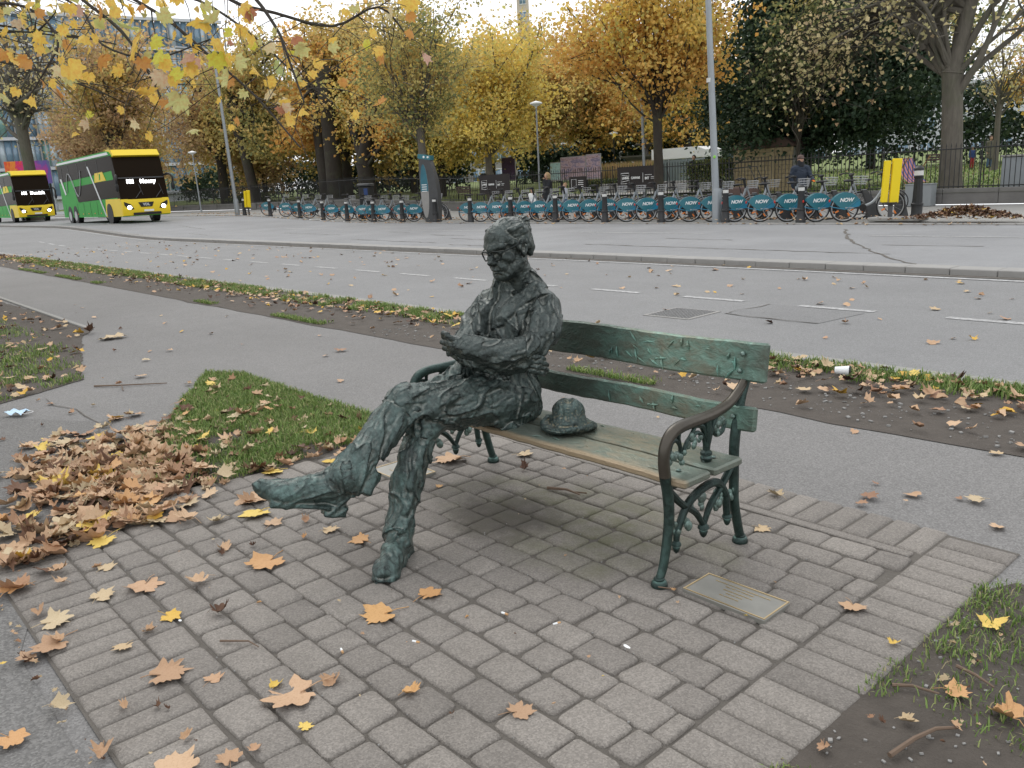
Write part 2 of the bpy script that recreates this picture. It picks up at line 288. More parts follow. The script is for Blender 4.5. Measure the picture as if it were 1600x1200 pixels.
MT = dict(
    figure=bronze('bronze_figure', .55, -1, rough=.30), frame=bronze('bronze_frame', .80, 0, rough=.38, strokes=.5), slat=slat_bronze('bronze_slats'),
    arm=simple('rubbed_bronze', (.075, .066, .054), .33, .6, .45, 9, .15, 60), hat=bronze('bronze_hat', .38, 0),
    patch=asphalt('patch_tar', .185, .235), path=asphalt('path_tar', .182, .228, (1.0, .975, .95), .5), tar2=asphalt('rough_tar', .15, .20, (1.0, .975, .94), .65), track=asphalt('cycle_track_tar', .205, .255, (1, 1.0, 1.0), .45), road=asphalt('road_tar', .245, .295, (.99, 1., 1.02), .3, .2),
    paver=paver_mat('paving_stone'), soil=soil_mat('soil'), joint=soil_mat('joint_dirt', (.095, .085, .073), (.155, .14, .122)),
    kerb=simple('kerb_granite', (.285, .278, .265), .8, 0, .18, 5, .4, 90), conc=simple('concrete', (.27, .265, .25), .85, 0, .2, 3, .4, 60), plinth=simple('plinth_stone', (.155, .15, .143), .85, 0, .35, 2.2, .5, 30),
    white=simple('road_paint', (.40, .40, .395), .75, 0, .22, 9, .2, 120), iron=simple('painted_iron', (.020, .021, .022), .5, .2, .3), bollard=simple('bollard_iron', (.030, .031, .033), .55, .1, .3, 8, .3, 40),
    band=simple('white_band', (.62, .62, .60), .5, 0, .1), galv=simple('galvanised_steel', (.30, .325, .345), .5, .35, .15, 3, .1), yellow=simple('yellow_plastic', (.80, .60, .0), .45, 0, .04),
    grey=simple('grey_box', (.26, .28, .29), .6, .1, .12, 2), dark=simple('dark_rubber', (.012, .012, .013), .6, 0, .2), alu=simple('alloy', (.42, .43, .44), .4, .5, .1), teal=simple('teal_plastic', (.022, .155, .20), .38, 0, .15, 3, coat=.3), teal2=simple('blue_plastic', (.02, .20, .33), .4, 0, .15, 3),
    orange=simple('orange_reflector', (.8, .22, .03), .4), red=simple('red_lamp', (.5, .03, .02), .4), wletter=simple('white_lettering', (.78, .8, .8), .5, 0, .02), dock=simple('dock_steel', (.075, .077, .08), .5, .3, .15),
    barkd=bark_mat('dark_bark', (.018, .014, .011), (.055, .045, .035)), barkg=bark_mat('grey_bark', (.045, .040, .033), (.19, .17, .14)), leaf=foliage_mat('leaf_blades'), grass=foliage_mat('grass_blades', .25, .95), evergreen=foliage_mat('evergreen_leaf', .12, .92),
    lawn=simple('lawn', (.15, .19, .055), .95, 0, .3, 4, .8, 60), dry=leaf_mat('dry_leaf', DRY), dryi=leaf_mat('dry_leaf_litter', DRY, False),
    yleaf=leaf_mat('yellow_leaf', [(0, (.62, .42, .08)), (.5, (.70, .52, .14)), (1, (.60, .36, .06))]), oleaf=leaf_mat('orange_leaf', [(0, (.54, .30, .13)), (.5, (.53, .32, .16)), (1, (.58, .34, .14))]), bleaf=leaf_mat('brown_leaf', [(0, (.10, .05, .03)), (.5, (.16, .085, .05)), (1, (.08, .045, .03))]),
    pleaf=leaf_mat('pale_leaf', [(0, (.46, .36, .23)), (.5, (.52, .42, .27)), (1, (.50, .37, .22))]), plq=simple('plaque_bronze', (.25, .245, .22), .45, .3, .25, 12, .1), plqe=simple('polished_rim', (.50, .38, .21), .33, .8, .15, 20), twig=simple('twig', (.14, .095, .065), .8, 0, .3, 30), stone=simple('pebble', (.24, .235, .225), .8, 0, .35, 9),
    cloth=simple('dark_cloth', (.012, .014, .018), .85, 0, .2), navy=simple('navy_cloth', (.018, .028, .048), .8, 0, .25), skin=simple('skin', (.45, .27, .19), .6, 0, .05), hair=simple('fair_hair', (.40, .28, .15), .8, 0, .35, 30), lgrey=simple('light_grey_cloth', (.42, .44, .50), .85, 0, .15), jeans=simple('jeans', (.07, .12, .19), .85, 0, .2), brown=simple('brown_cap', (.10, .065, .055), .8), khaki=simple('khaki_coat', (.12, .115, .085), .85), redc=simple('red_cloth', (.30, .03, .03), .8), bluec=simple('blue_cloth', (.03, .06, .18), .8),
)

def paint():
    m, n, b = nmat('worn_road_paint'); p = wpos(n); f = ramp(n, noise(n, 22, 6, .75, p, .3), [(.40, 0.), (.56, 1.)]); g_ = ramp(n, noise(n, 2.2, 4, .6, p), [(.3, .55), (.6, 1.)])
    n.links.new(mix(n, mth(n, 'MULTIPLY', f, g_), (.24, .24, .24), (.47, .47, .465)), b.inputs['Base Color']); b.inputs['Roughness'].default_value = .8; return m
MT['white'] = paint()
# ------------------------------------------------------------------ the bronze sitter: one distance field, one skin
V3 = lambda *a: np.array(a, np.float32)
class Field:
    def __init__(s, lo, hi, h):
        s.lo = np.array(lo, np.float32); s.h = h; s.n = (np.ceil((np.array(hi) - s.lo) / h).astype(int) + 1)
        s.D = np.full(s.n, .06, np.float32)
        s.ax = [s.lo[i] + h * np.arange(s.n[i], dtype=np.float32) for i in range(3)]
    def sub(s, blo, bhi):
        a = np.maximum(((np.array(blo) - s.lo) / s.h).astype(int), 0); b = np.minimum(((np.array(bhi) - s.lo) / s.h).astype(int) + 2, s.n)
        if np.any(b <= a): return None
        sl_ = tuple(slice(a[i], b[i]) for i in range(3))
        P = np.meshgrid(*[s.ax[i][sl_[i]] for i in range(3)], indexing='ij')
        return sl_, P
    def put(s, blo, bhi, fn, k, op='u'):
        m = .06 + k; q = s.sub(np.array(blo) - m, np.array(bhi) + m)
        if q is None: return
        sl_, P = q; d = fn(*P); D = s.D[sl_]
        if op == 'u':
            t = np.clip(.5 + .5 * (D - d) / max(k, 1e-5), 0, 1); s.D[sl_] = D * (1 - t) + d * t - k * t * (1 - t)
        elif op == 's':
            t = np.clip(.5 - .5 * (D + d) / max(k, 1e-5), 0, 1); s.D[sl_] = D * (1 - t) - d * t + k * t * (1 - t)
        elif op == 'a':                      # add displacement
            s.D[sl_] = D + d
    def cone(s, a, b, ra, rb, k=.02, op='u', sq=None):
        a = V3(*a); b = V3(*b); ba = b - a; L2 = float(ba @ ba) + 1e-9; R = max(ra, rb)
        def fn(x, y, z):
            px, py, pz = x - a[0], y - a[1], z - a[2]; t = np.clip((px * ba[0] + py * ba[1] + pz * ba[2]) / L2, 0, 1)
            dx, dy, dz = px - ba[0] * t, py - ba[1] * t, pz - ba[2] * t
            return np.sqrt(dx * dx + dy * dy + dz * dz) - (ra + (rb - ra) * t)
        s.put(np.minimum(a, b) - R, np.maximum(a, b) + R, fn, k, op)
    def chain(s, pts, k=.02, op='u'):
        for (a, ra), (b, rb) in zip(pts[:-1], pts[1:]): s.cone(a, b, ra, rb, k, op)
    def ell(s, c, r, k=.02, op='u', R=None):
        c = V3(*c); r = V3(*r); R = np.eye(3) if R is None else np.array(R); m = float(max(r))
        def fn(x, y, z):
            px, py, pz = x - c[0], y - c[1], z - c[2]
            q = [(R[0, i] * px + R[1, i] * py + R[2, i] * pz) for i in range(3)]
            k0 = np.sqrt(sum((q[i] / r[i]) ** 2 for i in range(3))); k1 = np.sqrt(sum((q[i] / r[i] ** 2) ** 2 for i in range(3))) + 1e-9
            return k0 * (k0 - 1) / k1
        s.put(c - m, c + m, fn, k, op)
    def rbox(s, c, hs, rad, k=.01, op='u', R=None):
        c = V3(*c); R = np.eye(3) if R is None else np.array(R); m = float(np.linalg.norm(hs)) + rad
        def fn(x, y, z):
            px, py, pz = x - c[0], y - c[1], z - c[2]
            q = [np.abs(R[0, i] * px + R[1, i] * py + R[2, i] * pz) - hs[i] for i in range(3)]
            o = np.sqrt(sum(np.maximum(v, 0) ** 2 for v in q)) + np.minimum(np.maximum(np.maximum(q[0], q[1]), q[2]), 0)
            return o - rad
        s.put(c - m, c + m, fn, k, op)
    def displace(s, fn, band=.02):
        ix = np.nonzero(np.abs(s.D) < band); x, y, z = (s.ax[i][ix[i]] for i in range(3)); s.D[ix] += fn(x, y, z)
    def surface(s):
        D = s.D; n = D.shape; neg = D < 0
        cnt = np.zeros((n[0] - 1, n[1] - 1, n[2] - 1), np.int8)
        for i in (0, 1):
            for j in (0, 1):
                for k in (0, 1): cnt += neg[i:n[0] - 1 + i, j:n[1] - 1 + j, k:n[2] - 1 + k]
        cx, cy, cz = np.nonzero((cnt > 0) & (cnt < 8)); idx = np.full(cnt.shape, -1, np.int32); idx[cx, cy, cz] = np.arange(len(cx))
        acc = np.zeros((len(cx), 3), np.float32); w_ = np.zeros(len(cx), np.float32)
        cor = [(i, j, k) for i in (0, 1) for j in (0, 1) for k in (0, 1)]
        val = {c: D[cx + c[0], cy + c[1], cz + c[2]] for c in cor}
        for a in cor:
            for b in cor:
                if sum(b) - sum(a) == 1 and all(b[i] >= a[i] for i in range(3)):
                    va, vb = val[a], val[b]; m = (va < 0) != (vb < 0); t = np.where(m, va / (va - vb + 1e-12), 0)
                    for i in range(3): acc[:, i] += np.where(m, a[i] + t * (b[i] - a[i]), 0)
                    w_ += m
        V = (acc / w_[:, None] + np.stack([cx, cy, cz], 1)) * s.h + s.lo
        F = []
        for axis in range(3):
            o1, o2 = [i for i in range(3) if i != axis]
            sl0 = [slice(None)] * 3; sl1 = [slice(None)] * 3; sl0[axis] = slice(0, -1); sl1[axis] = slice(1, None)
            A_, B_ = neg[tuple(sl0)], neg[tuple(sl1)]; e = np.stack(np.nonzero(A_ != B_), 1)
            ok = (e[:, o1] > 0) & (e[:, o2] > 0) & (e[:, o1] < n[o1] - 1) & (e[:, o2] < n[o2] - 1); e = e[ok]
            d1 = np.zeros(3, int); d1[o1] = 1; d2 = np.zeros(3, int); d2[o2] = 1
            q = [idx[tuple((e - p).T)] for p in (d1 * 0, d1, d1 + d2, d2)]; q = np.stack(q, 1)
            flip = A_[tuple(e.T)]
            if axis == 1: flip = ~flip
            q[~flip] = q[~flip][:, ::-1]; F.append(q[:, ::-1])
        F = np.concatenate(F); F = F[(F >= 0).all(1)]
        return V, F
def vnoise(x, y, z, seed=0):
    xi, yi, zi = np.floor(x).astype(np.int64), np.floor(y).astype(np.int64), np.floor(z).astype(np.int64)
    fx, fy, fz = x - xi, y - yi, z - zi; fx = fx * fx * (3 - 2 * fx); fy = fy * fy * (3 - 2 * fy); fz = fz * fz * (3 - 2 * fz)
    def hsh(a, b, c):
        h = (a * 73856093) ^ (b * 19349663) ^ (c * 83492791) ^ (seed * 2654435761); h = (h ^ (h >> 13)) * 1274126177; return ((h ^ (h >> 16)) & 0xffff) / 65535.
    r = 0
    for i in (0, 1):
        for j in (0, 1):
            for k in (0, 1): r = r + hsh(xi + i, yi + j, zi + k) * (fx if i else 1 - fx) * (fy if j else 1 - fy) * (fz if k else 1 - fz)
    return r
def clay(x, y, z, sc_=1., seed=1):
    """sculptor's strokes: warped ridges of several sizes, 0..1"""
    wx = (vnoise(x * 14, y * 14, z * 14, seed) - .5) * .9; wy = (vnoise(x * 14, y * 14, z * 14, seed + 5) - .5) * .9
    a = 1 - np.abs(2 * vnoise(x * 26 * sc_ + wx * 1.6, y * 26 * sc_ + wy * 1.6, z * 42 * sc_ + wx, seed + 9) - 1)
    b = 1 - np.abs(2 * vnoise(x * 60 * sc_ + wy * 2, y * 60 * sc_ - wx * 2, z * 75 * sc_, seed + 13) - 1)
    c = vnoise(x * 120 * sc_, y * 120 * sc_, z * 120 * sc_, seed + 21)
    return .55 * a ** 2 + .3 * b + .15 * c

def rotm(rz=0, rx=0, ry=0): return np.array(Matrix.Rotation(rz, 3, 'Z') @ Matrix.Rotation(rx, 3, 'X') @ Matrix.Rotation(ry, 3, 'Y'))
def basis(fwd, up):
    f = Vector(fwd).normalized(); u = (Vector(up) - f * Vector(up).dot(f)).normalized(); r = u.cross(f)   # columns: side, forward, up
    return np.array([[r[i], f[i], u[i]] for i in range(3)])

RELIEF = (([(-3.007, 1.105), (-2.987, 1.041), (-2.987, 0.956), (-2.983, 0.845), (-2.948, 0.873), (-2.915, 0.947), (-2.879, 1.027), (-2.833, 1.079)], -.012, .6),
    ([(-2.74, 1.20), (-2.833, 1.079), (-2.879, 1.027), (-2.915, 0.947), (-2.948, 0.873), (-2.874, 0.901), (-2.812, 0.997), (-2.77, 1.022), (-2.735, 1.038), (-2.775, 1.062), (-2.703, 1.13)], .014, .45),
    ([(-3.029, 1.135), (-3.007, 1.105), (-2.987, 1.041), (-2.987, 0.956), (-2.983, 0.845), (-3.04, 0.907), (-3.035, 0.98), (-3.09, 1.028), (-3.043, 1.049), (-3.091, 1.079)], .014, .45),
    ([(-2.831, 0.965), (-2.744, 0.992), (-2.744, 0.972), (-2.831, 0.945)], .008, .3))
def polysd(poly, x, z):
    d = np.full(x.shape, 1e9, np.float32); s_ = np.ones(x.shape, np.float32); n = len(poly)
    for i in range(n):
        ax, az = poly[i]; bx, bz = poly[i - 1]; ex, ez = bx - ax, bz - az; wx, wz = x - ax, z - az
        t = np.clip((wx * ex + wz * ez) / (ex * ex + ez * ez), 0, 1); d = np.minimum(d, (wx - ex * t) ** 2 + (wz - ez * t) ** 2)
        c1 = z >= az; c2 = z < bz; c3 = ex * wz > ez * wx
        s_ = np.where((c1 & c2 & c3) | (~c1 & ~c2 & ~c3), -s_, s_)
    return s_ * np.sqrt(d)

SEGS = (((-3.06, 2.5, .55), (-2.925, 2.0, .515), .08), ((-2.925, 2.0, .515), (-2.865, 1.79, .1), .06), ((-2.88, 2.48, .55), (-2.945, 1.925, .64), .09), ((-2.945, 1.925, .64), (-2.91, 1.6, .4), .07), ((-2.96, 2.5, .45), (-2.95, 2.55, 1.05), .15),
    ((-2.795, 2.635, .955), (-2.715, 2.475, .815), .065), ((-2.715, 2.475, .815), (-2.84, 2.23, .835), .052), ((-3.1, 2.555, .96), (-3.04, 2.34, .79), .065), ((-3.04, 2.335, .785), (-2.73, 2.42, .742), .045), ((-2.955, 1.58, .33), (-3.08, 1.25, .40), .05), ((-2.845, 1.775, .08), (-2.70, 1.60, .03), .05))

def body_field():
    S = Field((-3.36, 1.12, -.02), (-2.42, 2.92, 1.2), .0043)
    # --- legs: hips, thigh, knee, shin (trousers)
    S.chain([((-3.06, 2.50, .55), .100), ((-2.99, 2.2, .545), .083), ((-2.925, 2.0, .515), .068)], .03)
    S.chain([((-2.925, 2.0, .515), .066), ((-2.905, 1.88, .31), .062), ((-2.865, 1.79, .125), .055)], .02)
    S.cone((-2.87, 1.80, .15), (-2.855, 1.775, .115), .058, .064, .008)                    # turned cuff
    S.chain([((-2.88, 2.48, .55), .112), ((-2.91, 2.20, .575), .098), ((-2.945, 1.925, .640), .072)], .03)
    S.chain([((-2.947, 1.925, .637), .070), ((-2.935, 1.77, .525), .070), ((-2.915, 1.625, .43), .068)], .02)
    S.cone((-2.915, 1.64, .425), (-2.91, 1.60, .40), .070, .077, .008)
    S.cone((-2.88, 1.68, .38), (-2.865, 1.645, .34), .036, .026, .02)                        # trouser leg hanging off the calf
    for a, b, r in (((-2.83, 2.35, .66), (-2.86, 2.1, .56), .012), ((-2.82, 2.42, .58), (-2.84, 2.2, .53), .013), ((-2.84, 2.1, .63), (-2.87, 1.98, .57), .012), ((-2.88, 2.3, .68), (-2.9, 2.12, .665), .011),
                    ((-2.86, 1.93, .62), (-2.87, 1.82, .5), .011), ((-2.86, 1.85, .585), (-2.85, 1.74, .46), .011), ((-2.93, 1.86, .63), (-2.97, 1.72, .52), .010), ((-2.85, 1.98, .6), (-2.85, 2.1, .52), .013),
                    ((-2.86, 1.93, .44), (-2.83, 1.84, .3), .011), ((-2.85, 1.88, .3), (-2.82, 1.8, .2), .010), ((-2.9, 1.87, .42), (-2.88, 1.82, .28), .010)): S.cone(a, b, r * 1.25, r * .5, .022)
    # --- planted right boot
    B = basis((.62, -.78, 0), (0, 0, 1)); o = V3(-2.845, 1.775, 0)
    L = lambda s_, f_, u_: tuple(o + B @ V3(s_, f_, u_))
    S.chain([(L(0, .0, .13), .044), (L(0, -.005, .06), .043)], .02); S.cone(L(0, -.03, .045), L(0, .02, .045), .038, .04, .02)
    S.chain([(L(0, .03, .075), .046), (L(0, .12, .055), .045), (L(-.003, .205, .04), .036)], .02)
    S.ell(L(-.002, .19, .036), (.050, .065, .036), .015, R=B); S.cone(L(-.03, .02, .07), L(-.028, .08, .075), .02, .02, .02)
    S.rbox(L(-.001, .145, .010), (.036, .085, .002), .010, .006, R=B); S.ell(L(-.001, .2, .011), (.050, .062, .012), .006, R=B); S.rbox(L(0, -.01, .012), (.030, .038, .004), .010, .006, R=B)
    S.cone(L(-.022, .10, .098), L(.022, .10, .098), .008, .008, .008); S.cone(L(-.02, .13, .09), L(.022, .12, .09), .007, .007, .008)
    S.cone(L(-.03, .035, .115), L(.02, .045, .12), .008, .007, .008)
    # --- crossed left boot
    f = Vector((-.13, -.31, .09)); B2 = basis(f, (.10, .28, .95)); o2 = V3(-2.955, 1.555, .305)
    L2 = lambda s_, f_, u_: tuple(o2 + B2 @ V3(s_, f_, u_))
    S.chain([((-2.915, 1.60, .41), .054), (L2(0, .02, .07), .052), (L2(0, -.005, .015), .050)], .02)
    S.chain([(L2(0, .03, .04), .056), (L2(0, .12, .022), .054), (L2(.0, .22, .008), .043), (L2(0, .300, .022), .026)], .02)
    S.ell(L2(0, .205, .004), (.052, .095, .042), .015, R=B2)
    S.rbox(L2(0, .140, -.034), (.042, .112, .002), .009, .008, R=B2); S.rbox(L2(0, .0, -.046), (.034, .038, .016), .008, .006, R=B2)
    S.chain([(L2(0, .24, -.026), .014), (L2(0, .29, -.004), .013), (L2(0, .325, .022), .011)], .010)
    S.cone(L2(-.026, .085, .078), L2(.026, .095, .074), .008, .008, .008); S.cone(L2(-.024, .125, .068), L2(.026, .13, .062), .007, .007, .008); S.cone(L2(.0, .10, .085), L2(.018, .06, .108), .008, .004, .006)
    # --- trunk
    S.ell((-2.985, 2.51, .56), (.175, .135, .125), .03)
    S.ell((-2.975, 2.53, .70), (.160, .125, .15), .04)
    S.ell((-2.945, 2.56, .86), (.172, .122, .17), .04)
    S.cone((-3.075, 2.575, .962), (-2.85, 2.625, .965), .068, .078, .04); S.cone((-3.0, 2.59, 1.01), (-2.9, 2.61, 1.01), .06, .06, .04)
    S.cone((-2.955, 2.585, .99), (-2.95, 2.575, 1.09), .072, .058, .03)                    # neck
    # --- jacket skirt
    S.ell((-2.885, 2.49, .55), (.105, .135, .13), .02); S.chain([((-2.86, 2.56, .68), .055), ((-2.86, 2.54, .5), .062), ((-2.845, 2.42, .462), .045)], .03)
    S.cone((-2.85, 2.40, .66), (-2.83, 2.42, .50), .04, .035, .03)
    S.chain([((-3.07, 2.40, .70), .05), ((-3.13, 2.28, .615), .045), ((-3.15, 2.12, .60), .022)], .03); S.cone((-3.1, 2.45, .6), (-3.12, 2.2, .55), .06, .03, .03)
    S.ell((-2.93, 2.44, .70), (.12, .09, .09), .03); S.chain([((-2.90, 2.36, .68), .012), ((-2.86, 2.335, .58), .014), ((-2.82, 2.34, .46), .014), ((-2.80, 2.42, .43), .014)], .008)       # hem edge
    # --- chest opening: V cut between the fronts, shirt behind it
    fr = basis((.10, -1, .12), (0, 0, 1))
    c0 = V3(-2.93, 2.44, .91)
    Lc = lambda a, b, c: tuple(c0 + fr @ V3(a, b, c))
    # lapels as raised flaps on both sides of the opening (side axis +: his left, picture right)
    sgn = 1 if (fr @ V3(1, 0, 0))[0] > 0 else -1
    for s_ in (1, -1):
        a_ = lambda x: x * s_ * sgn
        S.chain([(Lc(a_(.045), -.085, .14), .018), (Lc(a_(.072), -.12, .185), .018), (Lc(a_(.072), -.17, .215), .018), (Lc(0, -.215, .225), .020)], .014)
    S.cone((-2.88, 2.62, 1.02), (-2.90, 2.63, 1.10), .055, .045, .03); S.cone((-3.0, 2.60, 1.02), (-2.98, 2.62, 1.09), .05, .04, .03); S.cone((-2.79, 2.625, 1.0), (-2.87, 2.62, 1.08), .05, .035, .03)
    # --- arms
    S.chain([((-2.795, 2.635, .955), .078), ((-2.735, 2.57, .88), .066), ((-2.715, 2.48, .82), .054)], .03)      # his left upper arm
    S.chain([((-2.715, 2.475, .815), .054), ((-2.755, 2.34, .795), .055), ((-2.835, 2.235, .835), .046)], .025)
    S.cone((-2.83, 2.24, .835), (-2.852, 2.215, .842), .049, .05, .006)                                        # cuff
    S.chain([((-3.10, 2.555, .96), .074), ((-3.09, 2.45, .87), .064), ((-3.04, 2.34, .79), .058)], .03)         # right upper arm
    S.chain([((-3.04, 2.335, .785), .056), ((-2.90, 2.33, .765), .052), ((-2.79, 2.38, .750), .040), ((-2.73, 2.42, .742), .034)], .025)
    for a, b, r in (((-2.72, 2.58, .96), (-2.68, 2.50, .86), .014), ((-2.75, 2.54, .96), (-2.72, 2.46, .84), .012), ((-2.70, 2.44, .86), (-2.74, 2.37, .82), .013), ((-2.70, 2.42, .78), (-2.77, 2.30, .80), .012),
                    ((-2.72, 2.42, .85), (-2.77, 2.31, .845), .012), ((-2.70, 2.45, .775), (-2.75, 2.38, .76), .014), ((-2.74, 2.62, 1.02), (-2.70, 2.57, .93), .013), ((-3.13, 2.5, .93), (-3.11, 2.4, .83), .012),
                    ((-2.93, 2.44, .74), (-2.85, 2.44, .66), .012), ((-2.84, 2.45, .72), (-2.80, 2.46, .6), .013), ((-2.90, 2.42, .66), (-2.86, 2.40, .6), .012), ((-3.0, 2.45, .68), (-2.96, 2.4, .62), .012),
                    ((-2.82, 2.5, .87), (-2.86, 2.46, .78), .012), ((-2.99, 2.45, .95), (-3.0, 2.42, .8), .011), ((-3.04, 2.47, .98), (-3.04, 2.42, .86), .011)): S.cone(a, b, r * 1.2, r * .5, .02)
    def fn(x, y, z):
        smooth = np.where((z < .13) | ((y < 1.6) & (z < .45)), .6, 1.)
        best = np.full(x.shape, 9., np.float32); A_ = np.zeros(x.shape, np.float32); B_ = A_.copy(); C_ = A_.copy()
        for i, (p0, p1, rr_) in enumerate(SEGS):
            p0, p1 = V3(*p0), V3(*p1); d_ = p1 - p0; L_ = float(np.linalg.norm(d_)); d_ /= L_; e1 = np.cross(d_, V3(.3, .2, 1.)); e1 /= np.linalg.norm(e1); e2 = np.cross(d_, e1)
            qx, qy, qz = x - p0[0], y - p0[1], z - p0[2]; t = qx * d_[0] + qy * d_[1] + qz * d_[2]; u = qx * e1[0] + qy * e1[1] + qz * e1[2]; v = qx * e2[0] + qy * e2[1] + qz * e2[2]
            dd = np.sqrt(u * u + v * v + np.maximum(0, np.maximum(-t, t - L_)) ** 2) - rr_; m = dd < best; best = np.where(m, dd, best); A_ = np.where(m, t + i * .7, A_); B_ = np.where(m, u, B_); C_ = np.where(m, v, C_)
        wx = vnoise(x * 10, y * 10, z * 10, 2) * 1.5
        f1 = 1 - np.abs(2 * vnoise(A_ * 9 + B_ * 12 + wx, B_ * 17 + wx, C_ * 17 - A_ * 6, 11) - 1)            # long drapery folds
        f2 = 1 - np.abs(2 * vnoise(A_ * 16 - C_ * 16 + wx, B_ * 38 + A_ * 10, C_ * 38 + wx, 17) - 1)          # strokes of the modelling tool
        f3 = vnoise(A_ * 55, B_ * 120, C_ * 120, 23)
        d = -((f1 ** 3 - .24) * .0165 + (f2 ** 2 - .33) * .0062 + (f3 - .5) * .0022) * smooth
        ch = (y < 2.62) & (z > .82) & (z < 1.22)
        for poly, hgt, sm in RELIEF:
            sd_ = polysd(poly, x, z); k_ = np.clip(.5 - sd_ / .010, 0, 1); d = np.where(ch, d * (1 - k_ * sm) - hgt * k_, d)
        return d
    S.displace(fn, .022)
    return S
def finger(S, pts, r0, k=.004): S.chain([(p, r0 * (1 - .09 * i)) for i, p in enumerate(pts)], k)
def hands_field():
    S = Field((-3.06, 2.08, .76), (-2.80, 2.34, .96), .0028)
    # his left hand closes on the right upper arm
    S.cone((-2.845, 2.225, .84), (-2.885, 2.185, .855), .034, .034, .015)
    S.ell((-2.905, 2.18, .855), (.040, .030, .040), .012)
    base = [(-2.925, 2.165, .885), (-2.932, 2.165, .862), (-2.930, 2.170, .838), (-2.922, 2.18, .816)]
    for i, b in enumerate(base):
        b = V3(*b); ln = (.85, .95, .9, .75)[i]
        finger(S, [b, b + V3(-.030, -.004, .004 - .004 * i) * ln, b + V3(-.050, .020, .002 - .006 * i) * ln, b + V3(-.058, .042, -.004 - .006 * i) * ln], .0125)
    finger(S, [V3(-2.885, 2.165, .880), V3(-2.900, 2.145, .902), V3(-2.925, 2.145, .908), V3(-2.945, 2.155, .902)], .0135)
    S.displace(lambda x, y, z: -(clay(x, y, z, 1.5, 4) - .42) * .006, .012)
    return S
def hands2_field():
    S = Field((-2.74, 2.34, .62), (-2.53, 2.62, .84), .0028)
    S.cone((-2.72, 2.425, .752), (-2.675, 2.455, .745), .032, .034, .015)
    S.ell((-2.675, 2.45, .738), (.026, .036, .043), .012)
    for i in range(4):
        b = V3(-2.650, 2.445 + .004 * i, .776 - .024 * i); ln = (.95, 1.05, 1., .8)[i]
        finger(S, [b, b + V3(.022, .030, -.010) * ln, b + V3(.024, .062, -.024) * ln, b + V3(.014, .088, -.036) * ln], .0145)
    S.displace(lambda x, y, z: -(clay(x, y, z, 1.5, 6) - .42) * .006, .012)
    return S
HEAD_C = V3(-2.915, 2.535, 1.250)
HB = rotm(radians(4), radians(14), radians(-2))        # local -Y is the face
